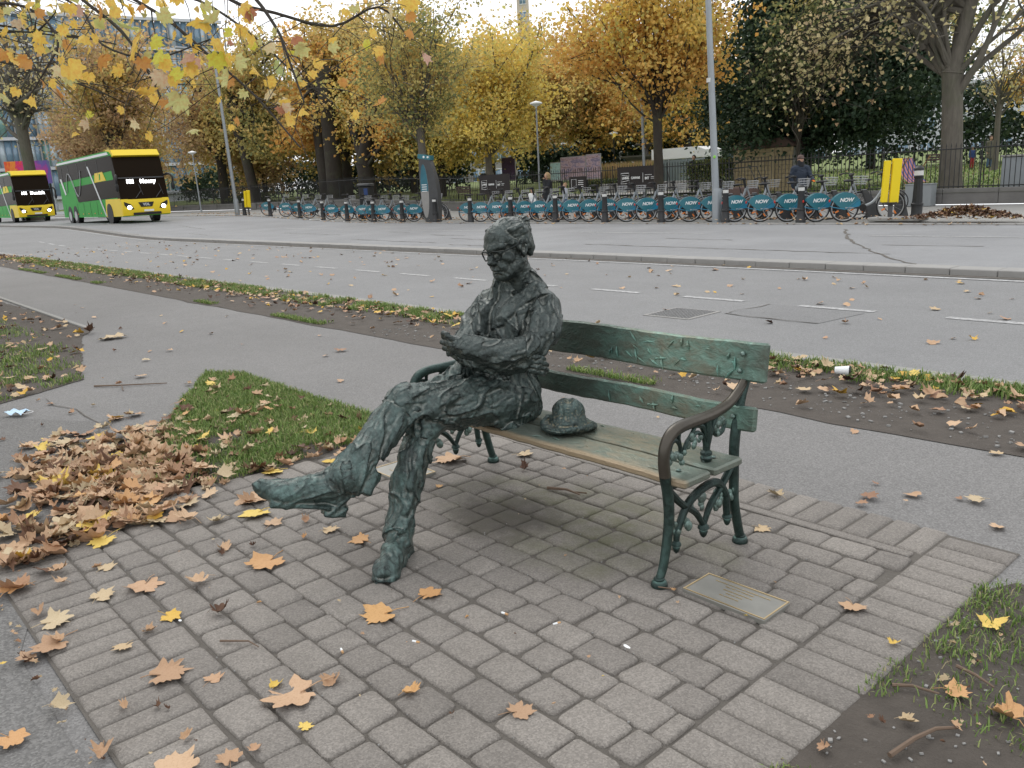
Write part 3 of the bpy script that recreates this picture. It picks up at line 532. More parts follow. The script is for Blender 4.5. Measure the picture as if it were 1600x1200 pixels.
def head_field():
    S = Field((-.13, -.17, -.26), (.13, .17, .18), .0027)
    k = .02
    S.ell((0, .022, .035), (.080, .102, .088), k); S.ell((0, -.028, -.035), (.064, .070, .090), k)
    S.ell((0, -.055, -.088), (.040, .040, .034), .025); S.ell((0, -.088, -.108), (.022, .020, .018), .02)
    for s in (-1, 1):
        S.cone((.058 * s, .0, -.065), (.030 * s, -.075, -.105), .020, .018, .03)                        # jaw
        S.ell((.047 * s, -.062, -.030), (.024, .026, .022), .02)                                     # cheek bone
        S.cone((.010 * s, -.100, .026), (.052 * s, -.078, .028), .0115, .012, .014)                        # brow
        S.ell((.032 * s, -.094, -.001), (.020, .016, .014), .012, 's')
        S.ell((.032 * s, -.077, -.003), (.0155, .0135, .0125), .003)                                    # eyeball
        S.cone((.018 * s, -.0895, .008), (.047 * s, -.082, .005), .0045, .0045, .005)                     # lid
        S.cone((.018 * s, -.088, -.015), (.045 * s, -.080, -.015), .004, .004, .006)
        S.ell((.013 * s, -.112, -.036), (.009, .012, .009), .008)                                    # nostril wing
        S.cone((.016 * s, -.107, -.040), (.036 * s, -.082, -.072), .006, .005, .012)                      # smile fold
        S.ell((.034 * s, -.086, -.060), (.014, .014, .018), .014)
        S.ell((.082 * s, .012, -.012), (.012, .024, .036), .006, R=rotm(.35 * s)); S.ell((.090 * s, .008, -.008), (.008, .013, .020), .006, 's')
        S.chain([((.084 * s, -.006, -.004), .006), ((.090 * s, .004, .024), .006), ((.090 * s, .026, .026), .0065), ((.089 * s, .037, .004), .006), ((.085 * s, .024, -.026), .006), ((.082 * s, .008, -.042), .008)], .004)
        S.cone((.066 * s, -.035, .03), (.060 * s, -.048, .055), .012, .012, .02)
    S.chain([((0, -.098, .018), .0095), ((0, -.117, -.012), .0105), ((0, -.128, -.032), .0125)], .012)    # nose
    S.ell((0, -.122, -.037), (.0125, .012, .010), .008)
    S.cone((-.012, -.104, .020), (.012, -.104, .020), .008, .008, .01)
    S.ell((0, -.100, -.072), (.030, .016, .020), .012)                                                 # muzzle
    S.chain([((-.026, -.099, -.072), .005), ((0, -.113, -.067), .0065), ((.026, -.099, -.072), .005)], .006)
    S.chain([((-.022, -.099, -.083), .005), ((0, -.111, -.084), .0075), ((.022, -.099, -.083), .005)], .006)
    S.chain([((-.028, -.104, -.0775), .0022), ((0, -.118, -.0765), .0026), ((.028, -.104, -.0775), .0022)], .004, 's')
    S.ell((0, -.108, -.094), (.022, .010, .006), .008, 's')
    S.ell((0, -.052, .060), (.060, .045, .05), .03)                                                 # forehead
    S.cone((0, .015, -.08), (0, .045, -.24), .060, .064, .03)
    for s in (-1, 1): S.cone((.045 * s, .03, -.06), (.02 * s, -.02, -.22), .018, .014, .02)
    # hair: swept back from a high hairline, full over ears and nape
    def hair(a, b, c, r0, r1, kk=.006): S.chain([(a, r0), (b, r0 * 1.1), (c, r1)], kk)
    for i in range(15):
        t = (i - 7) / 7.
        hair((.052 * t, -.052 + .03 * abs(t), .107 - .032 * t * t), (.060 * t + .006, .012, .117 - .040 * t * t), (.056 * t, .088, .080 - .03 * t * t), .0085, .012, .010)
    for s in (-1, 1):
        for i in range(7):
            z0 = .085 - .016 * i
            hair((.072 * s, -.030 + .010 * i, z0), (.084 * s, .03 + .004 * i, z0 - .002), (.062 * s, .088, z0 - .018), .0095, .013, .010)
        for i in range(5): S.ell(((.080 - .004 * i) * s, .045 + .008 * i, .055 - .022 * i), (.017, .021, .018), .008)
        S.chain([((.079 * s, -.022, .03), .010), ((.081 * s, -.016, .0), .009)], .006)
    for i in range(7):
        for j in range(5): S.ell((-.06 + .02 * i, .108 - .10 * (i - 3) ** 2 / 60. - .006 * j, .090 - .034 * j), (.017, .014, .021), .008)
    def fn(x, y, z):
        c = clay(x * 1., y, z, 1.2, 3); d = -(c - .42) * .0042
        hr = np.clip((z - .07) * 18 + (y + .02) * 8, 0, 1) * (z > -.09)
        st = 1 - np.abs(2 * vnoise(x * 95, y * 22 + x * 15, z * 80, 8) - 1); return d - hr * (st - .5) * .008
    S.displace(fn, .014)
    return S
def hat_field():
    S = Field((-.19, -.17, -.03), (.19, .17, .16), .003)
    S.ell((0, 0, .012), (.146, .122, .010), .01); S.ell((0, 0, .03), (.090, .078, .03), .015)
    S.cone((0, 0, .030), (-.004, 0, .058), .083, .074, .012); S.ell((-.006, 0, .085), (.072, .062, .034), .02)
    S.chain([((-.05, 0, .142), .014), ((.0, .0, .128), .020), ((.05, 0, .126), .014)], .012, 's'); S.ell((.074, .044, .098), (.020, .018, .030), .012, 's'); S.ell((.074, -.044, .098), (.020, .018, .030), .012, 's')
    for i in range(14):
        a0, a1 = 2 * pi * i / 14, 2 * pi * (i + 1) / 14; zf = lambda a: .014 + .012 * sin(2 * a + .5)
        S.cone((.140 * cos(a0), .118 * sin(a0), zf(a0)), (.140 * cos(a1), .118 * sin(a1), zf(a1)), .010, .010, .008)
    S.displace(lambda x, y, z: -(clay(x + 3, y, z, 1.2, 40) - .42) * .007, .014)
    return S
def make_statue(mats, parent):
    Vs, Fs, n = [], [], 0
    for fld, loc, R in ((body_field, None, None), (hands_field, None, None), (hands2_field, V3(-.045, -.015, .012), np.eye(3) / 1.02), (head_field, HEAD_C, HB)):
        V, F = fld().surface()
        if R is not None: V = (V * 1.02) @ R.T.astype(np.float32) + loc
        Vs.append(V); Fs.append(F + n); n += len(V)
    V = np.concatenate(Vs); F = np.concatenate(Fs)
    me = npmesh('figure', V - np.array(parent.location, np.float32), F, smooth=True)
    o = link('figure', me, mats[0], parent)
    # spectacles
    g = MB(); T = Matrix.Translation(tuple(HEAD_C)) @ Matrix(HB.tolist()).to_4x4() @ Matrix.Scale(1.02, 4); g.T = Matrix.Translation(-parent.location) @ T
    for s in (-1, 1):
        ring = [(.033 * s + .026 * cos(a) * (1 + .10 * (sin(a) > 0)), -.1195 + .004 * abs(cos(a)) + .012 * max(0, s * cos(a)), -.002 + .021 * sin(a)) for a in [2 * pi * i / 20 for i in range(20)]]
        g.tube(ring, .0036, 6, closed=True)
        g.tube([(.058 * s, -.108, .008), (.074 * s, -.085, .012), (.084 * s, -.04, .016), (.091 * s, .0, .020), (.093 * s, .020, .016), (.090 * s, .034, .0)], .0034, 6)
    g.tube([(-.009, -.119, .004), (0, -.1245, .008), (.009, -.119, .004)], .0036, 6)
    g.build('spectacles', mats[0], parent)
    return o
# ------------------------------------------------------------------ bench, sitter, hat, plaques
def cr(pts, k=6):
    """smooth curve through points"""
    P = [Vector(p) for p in pts]; P = [P[0] * 2 - P[1]] + P + [P[-1] * 2 - P[-2]]; o = []
    for i in range(1, len(P) - 2):
        for j in range(k):
            t = j / k; a, b, c, d = P[i - 1:i + 3]
            o.append(.5 * ((2 * b) + (c - a) * t + (2 * a - 5 * b + 4 * c - d) * t * t + (3 * b - a - 3 * c + d) * t ** 3))
    return o + [P[-2]]
def crr(rs, k=6):
    o = []
    for a, b in zip(rs[:-1], rs[1:]): o += [a + (b - a) * j / k for j in range(k)]
    return o + [rs[-1]]
BX = -2.67
bench = empty('bench', (BX, 2.55, 0), 0, 'green patinated bronze park bench with a bronze man sitting on its left half', 'bench')
bo = Vector((BX, 2.55, 0))
def bs(name, c, d, mat, bev=.008, n=1, sub=26):
    """slat: bevelled board with wavy hand-worked faces"""
    g = MB(); g.box(Vector(c) - bo, d, bev=bev); me = g.mesh(name); bm = bmesh.new(); bm.from_mesh(me)
    bmesh.ops.subdivide_edges(bm, edges=[e for e in bm.edges if abs(e.verts[0].co.x - e.verts[1].co.x) > .5], cuts=sub, use_grid_fill=True)
    for v in bm.verts:
        q = v.co; v.co += Vector((0, .003 * sin(q.x * 9 + d[2] * 50) + .0015 * sin(q.x * 31), .003 * sin(q.x * 7 + 1 + c[2] * 9) + .0012 * sin(q.x * 37)))
    bm.to_mesh(me); bm.free(); me.polygons.foreach_set('use_smooth', np.ones(len(me.polygons), bool)); me.set_sharp_from_angle(angle=radians(40))
    return link(name, me, mat, bench)
XL, XR = -3.56, -1.775; XC, XW = (XL + XR) / 2, XR - XL
s1 = bs('seat_slat', (XC, 2.425, .421), (XW, .165, .032), MT['slat']); s1['label'] = 'front seat slat rubbed golden along its edge'
s2 = bs('seat_slat', (XC, 2.625, .421), (XW, .185, .032), MT['slat'])
b1_ = bs('back_slat', (XC, 2.865, .783), (XW + .02, .034, .160), MT['slat']); b1_.rotation_euler = (-.12, 0, 0)
for q in (b1_,): q.location = Vector((0, .0, 0)) + Vector((0, 0, 0)) ; q.matrix_basis = Matrix.Translation((0, .315, .783)) @ Matrix.Rotation(-.14, 4, 'X') @ Matrix.Translation((0, -.315, -.783)); q['label'] = 'broad top slat with leaves pressed into it and a golden rubbed patch'
b2_ = bs('back_slat', (XC, 2.800, .567), (XW + .005, .030, .100), MT['slat']); b2_.matrix_basis = Matrix.Translation((0, .25, .567)) @ Matrix.Rotation(-.12, 4, 'X') @ Matrix.Translation((0, -.25, -.567))
# raised leaf shapes and grooves cast on the slats
for sl_, yy, zc, hh_, n in ((b1_, 2.845, .783, .06, 26), (b2_, 2.782, .567, .03, 9)):
    rr = random.Random(4)
    for i in range(n):
        g = MB()
        x = rr.uniform(XL + .95, XR - .12) if i % 3 else rr.gauss(-2.35, .16); z = zc + rr.uniform(-hh_, hh_); a = rr.uniform(-.9, .9) if rr.random() < .6 else rr.uniform(1, 2); L_ = rr.uniform(.012, .032)
        g.tube([Vector((x - cos(a) * L_, yy, z - sin(a) * L_)) - bo, Vector((x, yy - .004, z + .002)) - bo, Vector((x + cos(a) * L_, yy, z + sin(a) * L_)) - bo], [.001, rr.uniform(.004, .008), .0012], 6, flat=1); g.build('cast_leaf', MT['slat'], sl_)
rr = random.Random(9)
for i in range(14):
    g = MB()
    x = rr.uniform(-2.62, XR - .06); y = rr.choice((2.40, 2.46, 2.60, 2.66)) + rr.uniform(-.02, .02); a = rr.uniform(-.6, .5); L_ = rr.uniform(.015, .035)
    g.tube([Vector((x - cos(a) * L_, y - sin(a) * L_, .4365)) - bo, Vector((x, y, .4395)) - bo, Vector((x + cos(a) * L_, y + sin(a) * L_, .4365)) - bo], [.001, rr.uniform(.003, .006), .001], 6); g.build('cast_leaf', MT['slat'], s2)
for sl_, pts in ((b1_, [(-1.865, 2.838, .815), (-1.875, 2.842, .745), (XL + .09, 2.838, .815), (XL + .09, 2.84, .745)]), (b2_, [(-1.865, 2.775, .570), (XL + .09, 2.775, .570)])):
    for q in pts: g = MB(); g.ball(Vector(q) - bo, (.011, .008, .011), 10, 6); g.build('bolt', MT['frame'], sl_)
for q in ((-1.86, 2.64, .4385), (-1.86, 2.58, .4385), (-1.87, 2.43, .4385)): g = MB(); g.ball(Vector(q) - bo, (.011, .011, .005), 10, 6); g.build('bolt', MT['frame'], s2)

def end_frame(X):
    ef = MB(); p = lambda y, z, dx=0: Vector((X + dx, y, z)) - bo
    # front leg and arm are one swept bar
    leg = cr([p(2.294, .03), p(2.325, .10), p(2.356, .25), p(2.352, .36), p(2.336, .44)]); ef.tube(leg, crr([.017, .0185, .021, .022, .023]), 10)
    e0 = ef.build('end_frame', MT['frame'], bench); e0.data.name = 'end_frame'
    g = MB(); g.tube(cr([p(2.336, .44), p(2.329, .50), p(2.338, .557), p(2.372, .596), p(2.43, .612), p(2.524, .614), p(2.632, .616), p(2.735, .633), p(2.805, .670), p(2.846, .705)]), crr([.023, .023, .023, .024, .024, .023, .022, .021, .020, .018]), 10)
    g.build('armrest', MT['arm'] if X > -2.5 else MT['frame'], e0)
    g = MB(); g.lathe([(.018, .045), (.022, .04), (.021, .034), (.029, .028), (.033, .016), (.031, .004), (.028, 0)], p(2.294, 0), 14); g.build('foot', MT['frame'], e0)
    g = MB(); back = cr([p(2.833, .03), p(2.812, .10), p(2.786, .21), p(2.783, .32), p(2.785, .47), p(2.822, .63), p(2.862, .72), p(2.886, .845)]); g.tube(back, crr([.020, .020, .021, .021, .022, .021, .019, .018]), 10); g.build('rear_post', MT['frame'], e0)
    g = MB(); g.lathe([(.02, .045), (.024, .04), (.023, .034), (.030, .028), (.034, .016), (.032, .004), (.028, 0)], p(2.833, 0), 14); g.build('foot', MT['frame'], e0)
    # seat rail
    g = MB(); g.tube([p(2.35, .392), p(2.55, .388), p(2.77, .392)], .015, 8); g.build('seat_rail', MT['frame'], e0)
    # gothic tracery below the seat: crossing arches, pendants, stubs
    g = MB()
    g.tube(cr([p(2.40, .15), p(2.41, .20), p(2.47, .285), p(2.56, .325), p(2.66, .325), p(2.72, .26), p(2.735, .165)]), crr([.012, .014, .017, .018, .018, .017, .015]), 9)
    g.tube(cr([p(2.362, .372), p(2.43, .305), p(2.52, .24), p(2.573, .17)]), crr([.016, .015, .014, .011]), 8)
    g.tube(cr([p(2.77, .372), p(2.70, .305), p(2.62, .24), p(2.577, .17)]), crr([.016, .015, .014, .011]), 8)
    for y, z, s_ in ((2.575, .165, 1.), (2.40, .150, .85), (2.737, .160, .9)): g.lathe([(.013 * s_, .01), (.022 * s_, .0), (.024 * s_, -.010 * s_), (.015 * s_, -.016 * s_), (.018 * s_, -.024 * s_), (.012 * s_, -.042 * s_), (.004, -.050 * s_)], p(y, z), 10)
    rr = random.Random(3)
    for y, z, r in ((2.50, .265, .016), (2.56, .29, .022), (2.56, .262, .014), (2.465, .20, .020), (2.45, .235, .016), (2.66, .225, .020), (2.68, .255, .014), (2.655, .27, .012), (2.755, .235, .014), (2.762, .265, .012), (2.40, .20, .014), (2.385, .23, .012)):
        for k in range(3): g.ball(p(y + rr.uniform(-.010, .010), z + rr.uniform(-.012, .012), rr.uniform(-.008, .008)), (r * .55, r * .95, r * 1.05), 7, 5)
    g.build('tracery', MT['frame'], e0)
    # tracery between arm and seat
    g = MB()
    g.tube(cr([p(2.595, .60), p(2.597, .54), p(2.592, .47)]), crr([.019, .017, .014]), 9); g.tube(cr([p(2.66, .615), p(2.63, .57), p(2.605, .50)]), crr([.014, .012, .010]), 8); g.tube(cr([p(2.50, .60), p(2.56, .585), p(2.588, .53), p(2.592, .49)]), crr([.012, .012, .011, .010]), 8)
    g.lathe([(.014, .012), (.023, .004), (.024, -.006), (.019, -.010), (.025, -.020), (.020, -.034), (.011, -.052), (.004, -.058)], p(2.592, .468), 12)
    g.tube(cr([p(2.36, .53), p(2.375, .56), p(2.40, .565), p(2.425, .54), p(2.43, .51)]), .0085, 7); g.tube(cr([p(2.425, .60), p(2.418, .57), p(2.425, .54)]), .009, 7); g.tube(cr([p(2.49, .545), p(2.53, .565), p(2.57, .54), p(2.585, .50)]), .0085, 7); g.tube(cr([p(2.44, .50), p(2.465, .54), p(2.49, .56), p(2.53, .60)]), .008, 7)
    g.tube(cr([p(2.63, .55), p(2.66, .525), p(2.70, .535), p(2.72, .57)]), crr([.008, .010, .010, .006]), 7)
    for y, z, r in ((2.375, .515, .018), (2.36, .49, .014), (2.40, .51, .016), (2.43, .495, .015), (2.44, .475, .012), (2.475, .53, .015), (2.50, .555, .014), (2.455, .51, .013), (2.51, .53, .015), (2.55, .535, .013), (2.655, .565, .016), (2.685, .565, .014), (2.665, .535, .013), (2.705, .57, .013), (2.64, .585, .012)):
        for k in range(3): g.ball(p(y + rr.uniform(-.010, .010), z + rr.uniform(-.010, .010), rr.uniform(-.008, .008)), (r * .5, r * .95, r * 1.0), 7, 5)
    g.build('tracery', MT['frame'], e0)
    return e0
end_frame(-1.86); end_frame(-3.48)

fig = empty('statue', (-2.95, 2.45, .435), 0, 'dark green bronze statue of a seated man with folded arms, crossed legs and round glasses', 'statue')
make_statue([MT['figure']], fig)
V_, F_ = hat_field().surface(); V_ = V_ @ rotm(-.75).T.astype(np.float32)
hat = link('hat', npmesh('hat', V_, F_, smooth=True), MT['hat'], None, (-2.585, 2.555, .446)); hat.rotation_euler = (-.06, 0, 0)
tag(hat, 'crumpled bronze trilby hat lying on the bench seat beside the statue', 'hat')

def plaque(x0, y0, x1, y1, rz, label, rows):
    c = Vector(((x0 + x1) / 2, (y0 + y1) / 2, .0)); w_, d_ = abs(x1 - x0), abs(y1 - y0)
    c.z = .006; r = empty('plaque', c, rz, label, 'plaque'); g = MB(); g.box((0, 0, .012), (w_, d_, .024), bev=.003); g.build('plate', MT['plq'], r)
    g = MB()
    for a, b_, q in (((0, -d_ / 2 + .005), (w_ - .002, .005), 0), ((0, d_ / 2 - .005), (w_ - .002, .005), 0), ((-w_ / 2 + .005, 0), (.005, d_ - .0155), 0), ((w_ / 2 - .005, 0), (.005, d_ - .0155), 0)): g.box((*a, .0252), (*b_, .003))
    g.build('rim', MT['plqe'], r)
    # the cast lines are too worn to read: rows of small raised strokes
    rr = random.Random(5)
    for (yy, a, b_) in rows:
        g = MB(); x = a
        while x < b_:
            wl = rr.uniform(.010, .028); k = x
            while k < min(x + wl, b_):
                q = rr.uniform(.0016, .003); g.box((k, yy + rr.uniform(-.0006, .0006), .0248), (q, rr.uniform(.003, .0052), .0018)); k += q + .0012
            x += wl + .005
        g.build('text_line', MT['plqe'], r)
    return r
plaque(-1.772, 2.322, -1.425, 2.492, .012, 'small bronze plaque with rows of raised lettering at the right foot of the bench', [(.052, -.115, .115), (.034, -.06, .06), (.010, -.055, .065), (-.010, -.03, .035), (-.032, -.045, .035)])
plaque(-3.88, 2.27, -3.56, 2.49, 0, 'pale metal plaque on the paving half hidden behind the statue\'s planted shin', [(.05, -.1, .1), (.02, -.07, .07), (-.01, -.07, .07), (-.04, -.07, .07)])

bench.location.z = .010; fig.location.z += .010; hat.location.z += .010
# ------------------------------------------------------------------ the setting: ground sheets
def strip(name, y0, y1, z, mat, x0=-190., x1=14., kind='structure', step=3., wob=0., parent=None, ny=1, seed=0):
    """a sheet along the street following its gentle rise; y0/y1 numbers or functions of x"""
    n = int((x1 - x0) / step) + 1; V = []; F = []; fy0 = y0 if callable(y0) else (lambda x: y0); fy1 = y1 if callable(y1) else (lambda x: y1)
    for i in range(n + 1):
        x = x0 + (x1 - x0) * i / n; a = fy0(x) + wob * (vn1(x * 1.7 + seed) - .5 + .5 * (vn1(x * 6.1 + seed) - .5)); b = fy1(x) + wob * (vn1(x * 1.9 + seed + 50) - .5 + .5 * (vn1(x * 7.3 + seed) - .5))
        for j in range(ny + 1): V.append((x, a + (b - a) * j / ny, zr(x) + z))
    for i in range(n):
        for j in range(ny): q = i * (ny + 1) + j; F.append((q, q + ny + 1, q + ny + 2, q + 1))
    o = link(name, npmesh(name, np.array(V), np.array(F)), mat, parent)
    return tag(o, kind=kind)
def vn1(x): return float(vnoise(np.array([x]), np.array([.37]), np.array([.71]), 77)[0])
def flat(name, poly, z, mat, kind='structure', parent=None):
    V = [(x, y, z) for x, y in poly]; return tag(link(name, npmesh(name, np.array(V), [list(range(len(V)))]), mat, parent), kind=kind)
g = tag(link('ground', npmesh('ground', np.array([(-600, -300, -.04), (200, -300, -.04), (200, 11, -.04), (-600, 11, -.04)]), np.array([[0, 1, 2, 3]])), MT['lawn']), kind='structure')
strip('path', -6., 4.72, 0., MT['path'], x0=-150)
flat('old_path', [(-8.4, .6), (-7.1, 1.15), (-6.35, 1.62), (-5.75, 1.35), (-4.9, .95), (-3.2, .38), (-1.0, .38), (1, -1), (1, -5), (-9, -5), (-9, .2)], .0035, MT['tar2'])
strip('verge', 4.70, 6.16, .0045, MT['soil'], x0=-120, step=.35, wob=.10)
strip('kerb_edging', 6.12, 6.34, .010, MT['conc'], x0=-120, step=2)
strip('cycle_track', 6.30, 11.92, .004, MT['track'])
strip('road', 11.9, lambda x: yk(x) + .2, .006, MT['road'])
# median kerb, stone by stone
mk = empty('median_kerb', (-9, 12.1, 0)); tag(mk, kind='structure')
g = MB(); g.box((0, 0, .048), (.592, .36, .10), bev=.010); me = g.mesh('kerb_stone', True); me.materials.append(MT['kerb'])
x = -2.2; i = 0
while x > -110:
    big = x < -60; L_ = .6 if not big else 2.4
    o = link('kerb_stone', me, None, mk, (x - L_ / 2 + 9, rnd.uniform(-.006, .006), zr(x) + rnd.uniform(-.004, .004)), (0, 0, rnd.uniform(-.004, .004))); x -= L_
    if big: o.scale = (4.03, 1, 1)
strip('kerb_shade_dirt', 11.74, 11.925, .0105, MT['joint'], x0=-110, step=1., wob=.02)  # dark strip painting in the shade and road dirt of the kerb's near face
# painted lines
wl = strip('white_line', 11.54, 11.66, .011, MT['white'], x0=-110); strip('white_line', 12.33, 12.42, .012, MT['white'], x0=-110)
for k in range(24):
    x1_ = -2.45 - 1.61 * k; d = strip('lane_dash', 8.59, 8.70, .009, MT['white'], x0=x1_ - .88, x1=x1_, step=.5)
for a, b_ in ((-17.3, -12.9), (-8.6, -3.5), (-26, -21.5), (-36, -31)): strip('lane_dash', 17.83, 17.95, .011, MT['white'], x0=a, x1=b_)
# tarmac patch, manhole cover, tar cracks
flat('tar_patch', [(-5.35, 7.78), (-4.2, 7.72), (-4.1, 8.5), (-5.28, 8.62)], .0075, MT['patch'])
mh = empty('manhole_cover', (-5.75, 7.55, .004), .02, 'square iron manhole cover with a chequered top in the cycle track', 'manhole cover')
g = MB(); g.box((0, 0, .0045), (.62, .62, .008)); g.build('frame', MT['kerb'], mh); g = MB()
for i in range(11):
    for j in range(11): g.box((-.25 + .05 * i, -.25 + .05 * j, .0115), (.032, .032, .005))
g.build('lid', MT['patch'], mh)
def crack(pts, w_=.02, name='tar_crack', z=.012):
    V = []; P = [Vector((*p, 0)) for p in pts]; Q = []
    for a, b_ in zip(P[:-1], P[1:]):
        n = max(2, int((b_ - a).length / .25))
        for k in range(n): Q.append(a.lerp(b_, k / n) + Vector((rnd.uniform(-.05, .05), rnd.uniform(-.05, .05), 0)))
    Q.append(P[-1]); F = []
    for i, q in enumerate(Q):
        d = (Q[min(i + 1, len(Q) - 1)] - Q[max(i - 1, 0)]).normalized(); nrm = Vector((-d.y, d.x, 0)) * w_ * rnd.uniform(.4, 1.2)
        V += [(q.x + nrm.x, q.y + nrm.y, z + zr(q.x)), (q.x - nrm.x, q.y - nrm.y, z + zr(q.x))]
    for i in range(len(Q) - 1): F.append((2 * i, 2 * i + 1, 2 * i + 3, 2 * i + 2))
    return tag(link(name, npmesh(name, np.array(V), np.array(F)), MT['joint']), kind='structure')
crack([(-5.2, 12.6), (-6.6, 14.2), (-8.2, 16.3), (-10.0, 19.5)], .035)
for pts in (([(-14, 14.6), (-9.5, 14.4), (-6.5, 14.3)]), ([(-20, 15.2), (-17, 15.0)]), ([(-13, 16.4), (-11, 16.3)]), ([(-24, 14.2), (-19, 13.9)]), ([(-32, 15.8), (-27, 15.5)]), ([(-26, 17), (-24.6, 16.9)]), ([(-38, 14.2), (-35, 14)]), ([(-18, 13.6), (-16.4, 13.5)]), ([(-22.5, 16.2), (-20.5, 16.1)]), ([(-44, 16), (-40, 15.7)]), ([(-5.6, 16.0), (-7.4, 15.9)])): crack(pts, .026)
crack([(-7.6, 1.45), (-6.4, 1.55), (-5.8, 1.25), (-5.5, .9)], .005, z=.006); crack([(-5.35, 7.78), (-4.2, 7.72)], .010); crack([(-5.35, 7.78), (-5.28, 8.6)], .008)
# far pavement, kerb, park
strip('pavement', lambda x: yk(x) + .17, lambda x: yk(x) + 8.6, .03, MT['conc'])
fk = empty('far_kerb', (-12, 21.1, 0)); tag(fk, kind='structure')
g = MB(); g.box((0, 0, .0), (1.19, .18, .075), bev=.01); me = g.mesh('kerb_stone', True); me.materials.append(MT['kerb'])
for k in range(70):
    x = 4 - 1.2 * k; link('kerb_stone', me, None, fk, (x + 12, yk(x) + .1 - 21.1, zr(x)), (0, 0, -.0164))
def parkz(y): return .44 + .020 * max(0, y - 31)
V = []; F = []; nx, ny = 50, 22
for i in range(nx + 1):
    for j in range(ny + 1):
        x = -230 + 260 * i / nx; y = yk(x) + 8.3 + 170 * (j / ny) ** 1.6; V.append((x, y, parkz(y) + .12 * (vn1(x * .11 + y * .07) - .5) * (j > 1) + zr(x)))
for i in range(nx):
    for j in range(ny): q = i * (ny + 1) + j; F.append((q, q + ny + 1, q + ny + 2, q + 1))
tag(link('park_lawn', npmesh('park_lawn', np.array(V), np.array(F), smooth=True), MT['lawn']), kind='structure')
flat('park_path', [(-60, 33), (-24, 33), (-20, 34.5), (-24, 37), (-60, 40)], .62, MT['conc']); 

# ------------------------------------------------------------------ block paving, stone by stone
def paver_mesh(w_, d_, seed, r=.018, h=.03, j=.006):
    q = random.Random(seed); P = []
    for (cx, cy), a0 in (((1, -1), -90), ((1, 1), 0), ((-1, 1), 90), ((-1, -1), 180)):
        ox, oy = q.uniform(-j, j), q.uniform(-j, j); rr = r * q.uniform(.6, 1.3)
        for k in range(3): a = radians(a0 + 45 * k); P.append((cx * (w_ / 2 - rr) + rr * cos(a) + ox, cy * (d_ / 2 - rr) + rr * sin(a) + oy))
    n = len(P); V = [(x, y, -.03) for x, y in P] + [(x, y, h - .011) for x, y in P] + [(x * (1 - .012 / w_), y * (1 - .012 / d_), h - .003) for x, y in P] + [(x * (1 - .05 / w_), y * (1 - .05 / d_), h + q.uniform(-.0005, .0012)) for x, y in P] + [(0, 0, h + .001)]
    F = []
    for L_ in range(3): F += [[L_ * n + k, L_ * n + (k + 1) % n, L_ * n + n + (k + 1) % n, L_ * n + n + k] for k in range(n)]
    F += [[3 * n + k, 3 * n + (k + 1) % n, 4 * n] for k in range(n)]
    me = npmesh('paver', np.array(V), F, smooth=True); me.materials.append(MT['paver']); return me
pv = empty('paving', (-2.65, 2., 0)); tag(pv, kind='structure'); PO = Vector((-2.65, 2., 0))
flat('joint_bed', [(-4.6, .448), (-1.0, .448), (-1.0, 3.485), (-4.6, 3.49)], .0045, MT['joint'])
VAR = [(w_, [paver_mesh(w_ - .010, .134, 100 + 10 * i + k) for k in range(7)]) for i, w_ in enumerate((.145, .175, .20, .225))]
y = .735; r_ = 0; npv = 0
while y < 3.06:
    x = -4.42 + rnd.uniform(-.06, .12); w_rows = .1425
    while x < -1.275:
        w_, ms = rnd.choices(VAR, (1, 3, 4, 1.5))[0]
        if x + w_ > -1.262:
            w2 = -1.272 - x
            if w2 < .06: break
            s_ = (w2 / w_, 1, 1)
        else: s_ = (1, 1, 1); w2 = w_
        cx = x + w2 / 2; cy = y + w_rows / 2 + .006 * sin(cx * 2.3 + r_)
        dip = .006 * vn1(cx * 1.1) + .004 * vn1(cy * 3 + cx)
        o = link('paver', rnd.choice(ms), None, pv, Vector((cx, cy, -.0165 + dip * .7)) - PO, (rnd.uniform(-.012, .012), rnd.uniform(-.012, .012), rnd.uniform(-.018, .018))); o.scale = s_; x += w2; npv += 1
    y += w_rows; r_ += 1
# soldier-course borders
MBR = [paver_mesh(.268, .112, 300 + k, .009, j=.002) for k in range(5)]; MBF = [paver_mesh(.110, .272, 320 + k, .009, j=.002) for k in range(5)]
y = .49
while y < 3.47: link('border_stone', rnd.choice(MBR), None, pv, Vector((-1.133, y, -.0165)) - PO, (0, rnd.uniform(-.006, .006), rnd.uniform(-.006, .006))); y += .1165
x = -1.33
while x > -4.45: link('border_stone', rnd.choice(MBF), None, pv, Vector((x, 3.362, -.0165)) - PO, (0, 0, rnd.uniform(-.006, .006))); x -= .1165
x = -1.33
while x > -4.3: link('border_stone', rnd.choice(MBF), None, pv, Vector((x, .594, -.0165)) - PO, (0, 0, rnd.uniform(-.006, .006))); x -= .1145
g = MB(); g.box((-2.85 - PO.x, 3.191 - PO.y, .002), (3.1, .052, .022), bev=.004); g.build('edge_strip', MT['paver'], pv)

